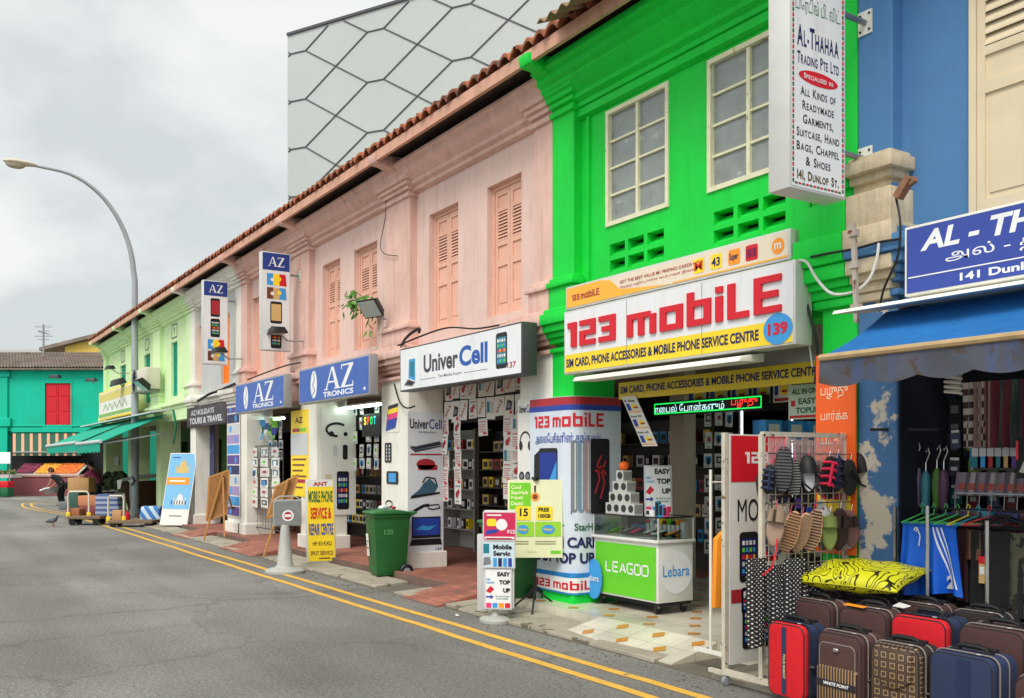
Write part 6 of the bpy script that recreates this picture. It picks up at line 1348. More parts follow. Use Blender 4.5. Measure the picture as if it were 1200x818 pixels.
# display cabinets with small boxed goods
M_cab = mat('cabinet_grey', (150, 148, 144), .6, var=.1); M_cabd = mat('cabinet_dark', (54, 52, 52), .5, var=.1)
BXP = []
for i, c in enumerate((K_white, K_lgrey, K_blk, K_sky, K_yel, K_vred, K_grey, K_tan)):
    mb = MB(); mb.use(c); mb.box(-.07, -.05, 0, .07, .05, .17); mb.use(K_blk if i not in (2,) else K_lgrey); mb.box(-.045, -.053, .04, .045, -.0502, .13); BXP.append(mb.build('goods_box', None))
def cabinet(label, x0, x1, y, z0, zs, m, where, dens=.8, dp=.35, group=None):
    t = thing('display_cabinet', label, 'cabinet', ((x0 + x1) / 2, y, z0)); mb = MB(); mb.box(x0, y + dp - .02, z0, x1, y + dp, zs[-1] + .35); mb.build('back_panel', m, t)
    for x in (x0, x1 - .03): mb = MB(); mb.box(x, y, z0, x + .03, y + dp - .021, zs[-1] + .35); mb.build('side_panel', m, t)
    for z in zs: 
        mb = MB(); mb.box(x0 + .031, y + .01, z - .02, x1 - .031, y + dp - .021, z); mb.build('shelf', m, t)
        x = x0 + .12
        while x < x1 - .1:
            if random.random() < dens:
                o = random.choice(BXP); q = o if o.name not in _used else dup(o); _used.add(o.name); q.location = (x, y + .12, z + .001); q.rotation_euler = (0, 0, rnd(-.3, .3)); tag(q, 'small goods box on the shelves of the ' + where, 'box', 'goods on the ' + where)
            x += rnd(.15, .2)
    return t
cabinet('grey shelving of white boxes seen through the entrance behind the sale sheets', PX(519, 2.1), PX(556, 2.1), 2.1, .13, [.5, .85, 1.2, 1.55, 1.9], M_cab, 'grey shelving behind the sale sheets')
cabinet('dark low counter with red trimmed shelves deep in the sheet hung entrance', PX(560, 2.1), PX(604, 2.1), 2.1, .13, [.45, .7, .95, 1.25, 1.55, 1.85], M_cabd, 'dark counter behind the sale sheets')
cabinet('dark shelving of boxed goods seen between the wrapped pillar and the beige post', -11.9, -9.3, 3.2, .13, [.55, .9, 1.25, 1.6, 1.95], M_cabd, 'shelving behind the wrapped pillar')
cabinet('low dark counter inside the nearer blue signed shop behind the green bin', PX(392, 1.5), PX(447, 1.5), 1.5, .13, [.45, .75, 1.05, 1.4], M_cabd, 'counter behind the green bin')
# beige post, LED strips and case wall of the green shop
t = thing('door_post', 'plain beige post at the left of the green shop interior', 'post', (-8.5, 1.9, .13)); mb = MB(); mb.box(-8.72, 1.85, .13, -8.46, 2.05, 2.86); mb.build('post_body', mat('beige_post', (186, 172, 152), .6, var=.06), t, bevel=.01); mb = MB(); mb.box(-8.74, 1.83, .13, -8.44, 2.07, .25); mb.build('post_foot', M_cab, t)
pl = PL((-8.42, 2.1, .45), (0, 1, 0), (0, 0, 1), .55, 1.85); hang_goods(_p, pl, 3, 7, 'white blister pack on the strip panel beside the beige post', 'packs on the strip panel', 'blister pack', 0, .0, rz=math.pi / 2, sel=lambda i, j: (1, 3, 0)[(i + j) % 3])
for y0, n, where in ((2.85, 5, 'nearer case rack'), (3.75, 6, 'middle case rack'), (4.85, 6, 'deepest case rack')):
    pl = PL((-8.36, y0, .35), (0, 1, 0), (0, 0, 1), .16 * n, 1.55)
    wire_grid('case_rack', 'dark wire rack of phone cases, ' + where.split()[0] + ' one on the left wall of the green shop', pl, n * 2, 16, M_dark)
    hang_goods(_c, pl, n, 8, 'phone case hanging on the ' + where + ' of the green shop', 'phone cases on the ' + where, 'phone case', .06, .008, rz=math.pi / 2)
for i, (y, z) in enumerate(((2.75, 1.35), (3.68, 1.35))):
    t = thing('led_strip', ('nearer' if i == 0 else 'farther') + ' upright lit light strip on the left wall of the green shop', 'light strip', (-8.37, y, z)); mb = MB(); mb.box(-8.40, y - .02, 1.2, -8.37, y + .02, 2.5); mb.build('channel', M_alu, t); mb = MB(); mb.box(-8.37, y - .008, 1.22, -8.362, y + .008, 2.48); mb.build('lit_diffuser', mat('lit_strip', (235, 240, 255), .4, var=0, emit=6), t)
for i in range(5):
    mb = MB(); y = 3.0 + .42 * i; mb.use(K_sky if i < 3 else K_yel); mb.box(-8.42, y, 1.95, -8.2, y + .3, 2.2); mb.use(K_paper); mb.box(-8.199, y + .05, 2.0, -8.197, y + .25, 2.15)
    single(mb, 'stock_box', ('sky blue' if i < 3 else 'yellow') + ' stock box on the high shelf of the green shop', 'box', group=('blue' if i < 3 else 'yellow') + ' boxes on the high shelf')
t = thing('wall_shelf', 'high white shelf on the left wall of the green shop', 'shelf', (-8.3, 4, 1.92)); mb = MB(); mb.box(-8.449, 2.9, 1.91, -8.15, 5.3, 1.94); mb.build('board', M_white, t); mb = MB(); mb.box(-8.4, 3.2, 1.8, -8.3, 3.24, 1.909); mb.build('bracket', M_greymetal, t)
tube_light('lit ceiling tube deep inside the green shop', (-7.6, 3.2, 2.78), (-6.4, 3.2, 2.78))
cabinet('pale glass fronted cabinet at the back of the green shop', -8.2, -5.6, 5.6, .13, [.5, .9, 1.3, 1.7, 2.1], M_cab, 'back cabinet of the green shop')
# hanging offers of the green shop
pa, pb = P(728, 465, .3), P(746, 465, .3); wv = pb.x - pa.x; bt = P(753, 523, .3); pl = PL(pa, (1, 0, 0), (0, 0, 1), wv, 1); upv = (pa - bt); pl = PL(bt, (1, 0, 0), (0, 0, 1), .24, 1); pl.uz = upv.normalized(); pl.h = upv.length; pl.w = .23; pl.n = Vector((0, -1, 0))
def dK(mb, pl):
    for i in range(3):
        v = pl.h * (.66 - .32 * i); mb.use(K_blk); text(mb, pl, ('K line', 'Easy 28', 'Easy m3')[i], pl.w * .1, v + pl.h * .22, pl.h * .05, w=pl.w * .7, bold=.03); mb.use(K_blue); rect(mb, pl, pl.w * .1, v + pl.h * .05, pl.w * .35, v + pl.h * .19, .003); mb.use(K_yel); disc(mb, pl, pl.w * .62, v + pl.h * .12, pl.w * .2, .003, 12, pl.h * .05); mb.use(K_vred); rect(mb, pl, pl.w * .55, v + pl.h * .09, pl.w * .85, v + pl.h * .12, .005); mb.use(K_orange); rect(mb, pl, pl.w * .08, v + pl.h * .01, pl.w * .92, v + pl.h * .03, .003)
poster('offer_strip', 'slanting white strip of three phone card offers under the yellow beam board', pl, K_paper, dK, t=.006)
pl = frontpl(.75, 924, 965, 452, 492)
def dAll(mb, pl):
    w, h = pl.w, pl.h; mb.use(K_dgrn); text(mb, pl, 'ALL IN ONE', w * .1, h * .72, h * .17, w=w * .8, bold=.03); text(mb, pl, 'EASY', w * .3, h * .43, h * .18, w=w * .5, bold=.03); text(mb, pl, 'TOPUP', w * .22, h * .17, h * .17, w=w * .65, bold=.03); mb.use(K_red); rect(mb, pl, w * .08, h * .38, w * .2, h * .55, .004); rect(mb, pl, w * .04, h * .04, w * .96, h * .11, .004)
poster('hanging_card', 'pale green and white card with dark top up lettering near the orange poster', pl, C_('pale_mint', (206, 220, 206)), dAll)
for i in range(5):
    a = 806 + i * 25; pl = frontpl(1.1, a, a + 21, 452 - i * 2, 480 - i * 2)
    poster('offer_sheet', 'white phone card offer sheet in the row behind the glowing display', pl, K_paper, lambda mb, pl: (mb.use(K_blue), rect(mb, pl, .02, pl.h * .3, pl.w * .3, pl.h * .7, .003), mb.use(K_yel), disc(mb, pl, pl.w * .62, pl.h * .5, pl.w * .24, .003, 12), mb.use(K_vred), rect(mb, pl, pl.w * .5, pl.h * .4, pl.w * .8, pl.h * .5, .005), rect(mb, pl, .02, .01, pl.w - .02, .04, .003)), group='offer sheets behind the glowing display', t=.006)
pl = PL((-4.93, -.06, .95), w=.37, h=1.55)
def dOr(mb, pl):
    mb.use(C_('poster_cream', (240, 220, 190))); text(mb, pl, 'Sri Co', .05, 1.38, .09, w=.26); text(mb, pl, 'பழுது', .05, 1.2, .09, w=.25, bold=0); text(mb, pl, 'பார்க்க', .05, 1.02, .09, w=.25, bold=0); text(mb, pl, 'படும்', .06, .85, .09, w=.2, bold=0)
    mb.use(K_yel); rect(mb, pl, .02, .30, .33, .68, .004); mb.use(K_vred); rect(mb, pl, .05, .42, .3, .47, .006); disc(mb, pl, .18, .57, .06, .006); mb.use(K_white); rect(mb, pl, .02, .05, .33, .2, .004)
poster('poster', 'orange poster with cream lettering on the pillar between the green and blue shops', pl, C_('poster_orange', (236, 96, 30)), dOr)
# ------------------------------------------------------------------ luggage stall
def fabric(name, rgb, **k): return mat(name, rgb, .85, var=.14, vs=30, bump=.25, bs=260, obj=True, **k)
M_sbrown = fabric('suitcase_brown_cloth', (78, 52, 50)); M_sred = fabric('suitcase_red_cloth', (206, 24, 36)); M_snavy = fabric('suitcase_navy_cloth', (40, 52, 84)); M_sdark = fabric('suitcase_dark_trim', (36, 34, 38)); M_sdbrown = fabric('suitcase_black_brown', (50, 38, 40))
M_zip = mat('zip_grey', (120, 112, 108), .5, var=0); M_chrome = mat('chrome', (190, 190, 190), .25, metal=.9, var=.05)
def stripes_mat():
    m, t, b = nodemat('pinstriped_pocket', .85); n = t.nodes.new; l = t.links.new; tc = n('ShaderNodeTexCoord'); w = n('ShaderNodeTexWave'); w.inputs['Scale'].default_value = 14; w.bands_direction = 'X'; l(tc.outputs['Object'], w.inputs['Vector']); r = n('ShaderNodeValToRGB'); r.color_ramp.interpolation = 'CONSTANT'; r.color_ramp.elements[0].color = lin((48, 36, 34)); r.color_ramp.elements[1].position = .6; r.color_ramp.elements[1].color = lin((150, 120, 84)); l(w.outputs['Fac'], r.inputs[0]); l(r.outputs[0], b.inputs['Base Color']); return m
M_pin = stripes_mat()
def rbox(mb, x0, y0, z0, x1, y1, z1, r, n=5):
    """box with rounded vertical silhouette (corners in the XZ plane), extruded along Y"""
    pts = []
    for cx, cz, a0 in ((x1 - r, z0 + r, -90), (x1 - r, z1 - r, 0), (x0 + r, z1 - r, 90), (x0 + r, z0 + r, 180)):
        for i in range(n): a = math.radians(a0 + 90 * i / (n - 1)); pts.append((cx + r * math.cos(a), y0, cz + r * math.sin(a)))
    mb.prism(pts, (0, y1 - y0, 0))
def ringtube(mb, x0, z0, x1, z1, r, y, rad, n=5):
    pts = []
    for cx, cz, a0 in ((x1 - r, z0 + r, -90), (x1 - r, z1 - r, 0), (x0 + r, z1 - r, 90), (x0 + r, z0 + r, 180)):
        for i in range(n): a = math.radians(a0 + 90 * i / (n - 1)); pts.append((cx + r * math.cos(a), y, cz + r * math.sin(a)))
    mb.tube(pts + pts[:2], rad, 5)
def suitcase(label, x, y, w, d, h, front, side, pocket=None, kind='plain', word=None, z0=.02, group='soft suitcases set out at the stall', pull=0):
    """front face at y, left edge at x"""
    t = thing('suitcase', label, 'suitcase', (x + w / 2, y + d / 2, z0), rnd(-.04, .04), group)
    a, b = -w / 2, w / 2; f, k = -d / 2, d / 2; zb = .035
    mb = MB(); rbox(mb, a, f + d * .25, zb, b, k, h, .06); mb.build('body', side, t, local=True, bevel=.022, seg=3)
    mb = MB(); rbox(mb, a + .004, f, zb + .004, b - .004, f + d * .245, h - .004, .06); mb.build('front_shell', front, t, local=True, bevel=.02, seg=3)
    mb = MB(); ringtube(mb, a - .001, zb, b + .001, h + .001, .06, f + d * .25, .006); ringtube(mb, a - .001, zb, b + .001, h + .001, .06, f + d * .62, .005); mb.build('zip', M_zip if front != M_sred else M_sdark, t, local=True)
    mb = MB(); ringtube(mb, a + .012, zb + .014, b - .012, h - .014, .055, f + .006, .006); mb.build('piping', M_sdark, t, local=True, smooth=True)
    if kind in ('plain', 'pin'):
        ph = h * .62 if kind == 'plain' else h * .5
        mb = MB(); rbox(mb, a + .035, f - .022, zb + .03, b - .035, f + .02, ph + .08 if kind == 'plain' else h - .07, .04); p = mb.build('front_pocket', pocket or front, t, local=True, bevel=.012, seg=2)
        mb = MB(); ringtube(mb, a + .04, zb + .034, b - .04, (ph + .076) if kind == 'plain' else h - .074, .04, f - .019, .004); mb.build('pocket_zip', M_zip, p, local=True)
    if kind == 'pin':
        mb = MB(); rbox(mb, a + .028, f - .034, zb + .02, b - .028, f, h * .60, .02); p = mb.build('striped_pocket', M_pin, t, local=True, bevel=.008)
        mb = MB(); mb.box(a + .024, f - .038, h * .36, b - .024, f - .034, h * .44); st = mb.build('strap', M_sdark, p, local=True)
        pl = PL((a + .06, f - .0385, h * .385), (1, 0, 0), w=w); mb = MB(); text(mb, pl, 'WHITE POINT', .03, 0, .022, w=.2, bold=.03, shear=.2); mb.build('lettering', K_white, st, local=True)
    if kind == 'stripe':
        mb = MB(); mb.box(-w * .10, f - .004, zb + .03, w * .02, f + .003, h - .03); p = mb.build('centre_strap', M_snavy, t, local=True); pl = PL((-.012 - w * .02, f - .0045, h * .62), (0, 0, -1), (1, 0, 0)); mb = MB(); text(mb, pl, word, 0, 0, .022, w=.17, bold=.03); mb.build('lettering', C_('gold_thread', (200, 180, 130)), p, local=True)
    if kind == 'word':
        pl = PL((-.07, f - .001, h * .62), (1, 0, 0)); mb = MB(); text(mb, pl, word, 0, 0, .03, w=.16, bold=.01); mb.build('lettering', C_('gold_thread', (200, 180, 130)), t, local=True)
    if kind == 'down':
        mb = MB(); mb.box(-.02, f - .004, zb + .03, .06, f + .003, h - .03); p = mb.build('centre_strap', C_('deep_navy', (34, 44, 78)), t, local=True); pl = PL((.005, f - .0045, h * .5), (0, 0, -1), (1, 0, 0)); mb = MB(); text(mb, pl, word, 0, 0, .03, w=.16, bold=.04); mb.build('lettering', K_lgrey, p, local=True)
    if kind == 'mono':
        mb = MB(); pts = [(a + .05, h - .03), (b - .05, h - .03)] + [(b - .05 - (w - .1) * i / 8, h * .62 - .06 * math.sin(math.pi * i / 8)) for i in range(9)]; mb.prism([(u, f - .02, v) for u, v in pts], (0, .03, 0)); p = mb.build('front_flap', front, t, local=True, bevel=.006)
    if kind not in ('stripe', 'down', 'word'): mb = MB(); mb.ball((0, f - .034 if kind in ('plain', 'pin') else f - .014, h * .80 if kind != 'plain' else h * .66), (.022, .005, .014), 10, 6); mb.build('emblem', M_chrome, t, local=True, smooth=True)
    mb = MB(); mb.tube([(-.09, 0, h), (-.085, 0, h + .022), (-.05, 0, h + .03), (.05, 0, h + .03), (.085, 0, h + .022), (.09, 0, h)], [.012, .012, .016, .016, .012, .012], 8); hn = mb.build('handle', M_black, t, local=True, smooth=True)
    for s_ in (-1, 1): mb = MB(); mb.box(s_ * .1 - .025, -.018, h - .002, s_ * .1 + .025, .018, h + .012); mb.build('handle_mount', M_black, hn, local=True, bevel=.004)
    mb = MB(); mb.box(-.1, k - .055, h - .003, .1, k - .02, h + .016); mb.build('trolley_grip', M_black, t, local=True, bevel=.005)
    mb = MB(); mb.tube([(b + .003, -.06, h * .5), (b + .025, -.05, h * .5), (b + .025, .06, h * .5), (b + .003, .07, h * .5)], .010, 6); mb.build('side_handle', M_black, t, local=True, smooth=True)
    mb = MB(); mb.tube([(.06, f + d * .25, h + .003), (.075, f + d * .25 - .02, h + .004), (.10, f + d * .25 - .015, h + .004)], .004, 5); mb.build('zip_pull', M_chrome, t, local=True)
    for s_ in (a + .05, b - .05): mb = MB(); mb.lathe([(.02, -.012), (.03, -.01), (.03, .01), (.02, .012)], 12, (s_, k - .04, .03), 'x'); mb.build('wheel', M_black, t, local=True, smooth=True)
    if pull:
        for s_ in (-.06, .06): mb = MB(); mb.tube([(s_, k - .04, h), (s_, k - .04, h + pull)], .009, 8); mb.build('trolley_rod', M_chrome, t, local=True, smooth=True)
    return t
def mono_mat():
    m, t, b = nodemat('monogram_cloth', .6); n = t.nodes.new; l = t.links.new; tc = n('ShaderNodeTexCoord'); mpn = n('ShaderNodeMapping'); mpn.inputs['Scale'].default_value = (1, 0, 1); l(tc.outputs['Object'], mpn.inputs[0])
    v = n('ShaderNodeTexVoronoi'); v.distance = 'CHEBYCHEV'; v.inputs['Scale'].default_value = 17; v.inputs['Randomness'].default_value = 0; l(mpn.outputs[0], v.inputs['Vector'])
    r = n('ShaderNodeValToRGB'); r.color_ramp.interpolation = 'CONSTANT'; e = r.color_ramp.elements; e[0].color = lin((70, 54, 42)); e[1].position = .20; e[1].color = lin((150, 124, 92)); q = e.new(.32); q.color = lin((62, 47, 38)); q = e.new(.46); q.color = lin((84, 66, 50)); l(v.outputs['Distance'], r.inputs[0]); l(r.outputs[0], b.inputs['Base Color']); return m
M_mono = mono_mat()
XS = lambda px, De: -De * (1558 / (px + 110) - .645)
def row(De, p0, p1): return XS(p0, De), XS(p1, De) - XS(p0, De)
x, w = row(5.0, 899, 944); suitcase('red suitcase with navy side and vertical lettered strap, at the left of the front row', x, -1.10, w, .22, .55, M_sred, M_snavy, kind='stripe', word='TOUR MARKET')
x, w = row(5.0, 957, 1012); suitcase('brown suitcase with pinstriped lower pocket, in the front row', x, -1.10, w, .22, .55, M_sbrown, M_sbrown, kind='pin')
x, w = row(5.0, 1019, 1078); suitcase('small brown patterned suitcase with curved flap, in the front row', x, -1.10, w, .22, .54, M_mono, M_sdbrown, kind='mono')
x, w = row(5.0, 1088, 1166); suitcase('navy suitcase with downward white lettering, at the right of the front row', x, -1.10, w, .24, .555, M_snavy, M_snavy, kind='down', word='POLO')
suitcase('dark brown suitcase past the navy one, cut by the right edge of the photo', x + w + .1, -1.1, .36, .24, .5, M_sbrown, M_sdark)
x, w = row(5.3, 917, 972); suitcase('brown suitcase below the polka dot cloths, directly behind the red one', x, -.78, w, .26, .67, M_sbrown, M_sbrown)
x, w = row(5.3, 980, 1036); suitcase('brown suitcase behind the pinstriped one', x, -.78, w, .26, .67, M_sbrown, M_sbrown)
x, w = row(5.3, 1041, 1108); suitcase('red fronted suitcase with navy body in the second row', x, -.78, w, .26, .67, M_sred, M_snavy, kind='word', word='IRABELO')
x, w = row(5.3, 1120, 1200); suitcase('large brown suitcase behind the navy one, with the yellow tag on its side', x, -.78, w, .28, .67, M_sbrown, M_sbrown)
for i, (p0, p1, lab) in enumerate(((925, 978, 'dark suitcase under the yellow cushion, left of two'), (985, 1036, 'dark suitcase under the yellow cushion, right of two'), (1043, 1098, 'dark brown suitcase behind the red fronted one, below the blue shorts'), (1110, 1170, 'dark suitcase with a raised chrome handle in the back row'))):
    x, w = row(5.65, p0, p1); suitcase(lab, x, -.44, w, .26, .69, M_sdbrown if i % 2 else M_sbrown, M_sdark if i % 2 else M_sbrown, pull=0)
x, w = row(5.65, 1110, 1170)
mb = MB(); mb.prism([(x - .28, -.62, .705), (x - .18, -.64, .705), (x - .17, -.58, .715), (x - .27, -.56, .725)], (0, 0, .003)); single(mb, 'price_tag', 'white paper tag on top of the dark suitcases', 'tag', K_paper)
mb = MB(); mb.prism([(-2.83, -.84, .62), (-2.80, -.86, .40), (-2.77, -.86, .40), (-2.80, -.84, .62)], (.0, -.004, 0)); single(mb, 'luggage_tag', 'yellow strap tag hanging on the large brown suitcase', 'tag', K_yel)
mb = MB(); mb.prism([(-4.12, -.78, .695), (-3.94, -.80, .695), (-3.94, -.76, .70), (-4.12, -.73, .70)], (0, 0, .003)); single(mb, 'luggage_tag', 'orange paper strip lying on the brown suitcase below the cushion', 'tag', K_orange)
# yellow scroll patterned cushion
def scroll_mat():
    m, t, b = nodemat('yellow_scroll_cloth', .35); n = t.nodes.new; l = t.links.new; tc = n('ShaderNodeTexCoord')
    ns = n('ShaderNodeTexNoise'); ns.inputs['Scale'].default_value = 4.2; ns.inputs['Detail'].default_value = 0; ns.inputs['Distortion'].default_value = 2.6; l(tc.outputs['Object'], ns.inputs['Vector'])
    ma = n('ShaderNodeMath'); ma.operation = 'PINGPONG'; ma.inputs[1].default_value = .085; l(ns.outputs['Fac'], ma.inputs[0])
    r = n('ShaderNodeValToRGB'); r.color_ramp.interpolation = 'CONSTANT'; e = r.color_ramp.elements; e[0].color = lin((38, 34, 16)); e[1].position = .02; e[1].color = lin((204, 202, 30)); l(ma.outputs[0], r.inputs[0]); l(r.outputs[0], b.inputs['Base Color']); return m
c = P(1010, 690, -.42); t = thing('cushion', 'plump yellow cushion with dark scroll pattern lying on the suitcases', 'cushion', (c.x, c.y, .70), .12)
mb = MB(); n = 24; vs = []; fs = []
for s_ in (1, -1):
    o = len(vs)
    for i in range(n + 1):
        for j in range(n + 1):
            u, v = -1 + 2 * i / n, -1 + 2 * j / n; hh = ((1 - u ** 2) * (1 - v ** 2)) ** .42; pin = 1 - .10 * (1 - abs(v) ** 2) * abs(u) ** 6 - 0
            vs.append((.40 * u * (1 - .09 * (1 - v * v)), .25 * v * (1 - .09 * (1 - u * u)), .10 + s_ * .095 * hh + .008 * math.sin(u * 9 + v * 5) * hh))
    for i in range(n):
        for j in range(n): q = (o + i * (n + 1) + j, o + (i + 1) * (n + 1) + j, o + (i + 1) * (n + 1) + j + 1, o + i * (n + 1) + j + 1); fs.append(q if s_ > 0 else q[::-1])
mb.xf = Matrix.Translation((0, 0, .06)) @ Matrix.Rotation(.22, 4, 'X'); mb.add(vs, fs); mb.build('cover', scroll_mat(), t, local=True, smooth=True, sharp=80)
mb = MB(); mb.xf = Matrix.Translation((0, 0, .06)) @ Matrix.Rotation(.22, 4, 'X'); e_ = [(.40 * u * (1 - .09 * (1 - v * v)), .25 * v * (1 - .09 * (1 - u * u)), .10) for u, v in [(-1 + 2 * i / 10, -1) for i in range(10)] + [(1, -1 + 2 * i / 10) for i in range(10)] + [(1 - 2 * i / 10, 1) for i in range(10)] + [(-1, 1 - 2 * i / 10) for i in range(11)]]; mb.tube(e_, .006, 5); mb.build('piping', C_('yellow_piping', (170, 166, 30)), t, local=True)
# shoe rack and the phone standee
RX0 = -4.66
M_rack = mat('chipped_cream_metal', (196, 188, 172), .6, var=.12, vs=10, spots=.37, sps=16, spcol=(110, 80, 60))
pl = PL((RX0, -.97, .12), (0, 1, 0), (0, 0, 1), .92, 1.74); RK = wire_grid('shoe_rack', 'cream metal rack with wire mesh full of hanging shoes and slippers', pl, 13, 24, M_rack, .035)
mb = MB(); mb.bar((RX0 - .35, -.98, .10), (RX0 + .35, -.98, .10), .04); mb.build('base_bar', M_rack, RK); mb = MB(); mb.bar((RX0 - .35, -.05, .17), (RX0 + .35, -.05, .17), .04); mb.build('base_bar', M_rack, RK)
for x in (RX0 - .33, RX0 + .33):
    mb = MB(); mb.lathe([(.02, -.012), (.035, -.01), (.035, .01), (.02, .012)], 12, (x, -.99, .038), 'x'); w_ = mb.build('caster', M_greymetal, RK, smooth=True); mb = MB(); mb.bar((x, -.99, .04), (x, -.98, .10), .015); mb.build('caster_fork', M_greymetal, w_)
for z in (1.72, 1.36): mb = MB(); mb.tube([(RX0 + .06, -.98, z), (RX0 + .06, .30, z)], .006, 6); mb.build('hanging_rail', M_chrome, RK)
mb = MB(); pl = PL((RX0 + .02, -.93, 1.62), (0, 1, 0)); 
for i in range(12): rect(mb, pl, .07 * i, -.0 + .02 * math.sin(i * 2), .07 * i + .068, .21 + .01 * math.sin(i * 3), .004 * (i % 2)); 
single(mb, 'plastic_sheet', 'pinkish clear plastic sheet tied across the top of the shoe rack', 'plastic sheet', mat('pink_plastic_film', (206, 176, 176), .25, var=.15, vs=12, alpha=.55))
pl = PL((-5.02, -.92, .14), (0, 1, 0), (0, 0, 1), .62, 1.73)
def dStand(mb, pl):
    w, h = pl.w, pl.h; mb.use(K_red); rect(mb, pl, .012, h - .36, w - .012, h - .012, .003); mb.use(K_white); block(mb, pl, '123', .16, h - .22, .1, .26, .005)
    mb.use(K_blk); text(mb, pl, 'MOBILE', .08, h - .66, .17, w=.5, bold=.0, d=.004)
    phone(mb, pl, .10, h - 1.12, .2, .38, d=.004); phone(mb, pl, .12, h - 1.36, .16, .2, d=.004); mb.use(K_vred); rect(mb, pl, .012, .46, w - .012, .56, .004); mb.use(K_white); text(mb, pl, 'Repair', .14, .48, .06, w=.24, d=.007); phone(mb, pl, .13, .1, .2, .33, d=.004); phone(mb, pl, .36, .1, .2, .33, d=.004)
th = poster('pavement_sign', 'white upright phone repair board with red top, standing behind the shoe rack', pl, C_('standee_white', (216, 214, 208)), dStand, t=.04, cat='sign')
for y in (-.95, -.28): mb = MB(); mb.bar((-5.04, y, .07), (-5.04, y, 1.88), .035); mb.build('frame_post', M_rack, th)
mb = MB(); mb.bar((-5.2, -.95, .08), (-4.85, -.95, .08), .03); mb.build('foot_bar', M_rack, th)
for i, (y, c, z0, lab) in enumerate(((-.62, K_orange, .5, 'orange'), (-.5, K_red, .35, 'red'), (-.42, K_pink, .75, 'pink and white'))):
    mb = MB(); z1 = z0 + .55; mb.prism([(-5.42, y - .1, z0), (-5.42, y + .12, z0), (-5.42, y + .10, z1), (-5.42, y + .0, z1 + .06), (-5.42, y - .08, z1)], (.05, 0, 0)); single(mb, 'hanging_bag', lab + ' packet hanging on the rail left of the white phone repair board', 'packet', c, bevel=.01)
t = thing('hook_stand', 'thin white stand with hooks left of the phone repair board', 'stand', (-5.42, -.55, .14)); mb = MB(); mb.tube([(-5.42, -.72, .14), (-5.42, -.72, 1.6)], .012, 6); mb.build('post', M_white, t); mb = MB(); mb.tube([(-5.42, -.72, 1.5), (-5.42, -.4, 1.5), (-5.42, -.36, 1.46)], .008, 6); mb.build('hook_rail', M_white, t); mb = MB(); mb.bar((-5.6, -.72, .15), (-5.2, -.72, .15), .03); mb.build('foot', M_white, t)
def outline(L_, W, n=22):
    pts = []
    for i in range(n):
        a = 2 * math.pi * i / n; v = .5 - .5 * math.cos(a) if False else .5 + .5 * math.cos(a); wv = W * (.42 + .10 * v + .04 * math.cos(3 * a)) * 1.0; pts.append((wv * math.sin(a), L_ * (v - .5)))
    return pts
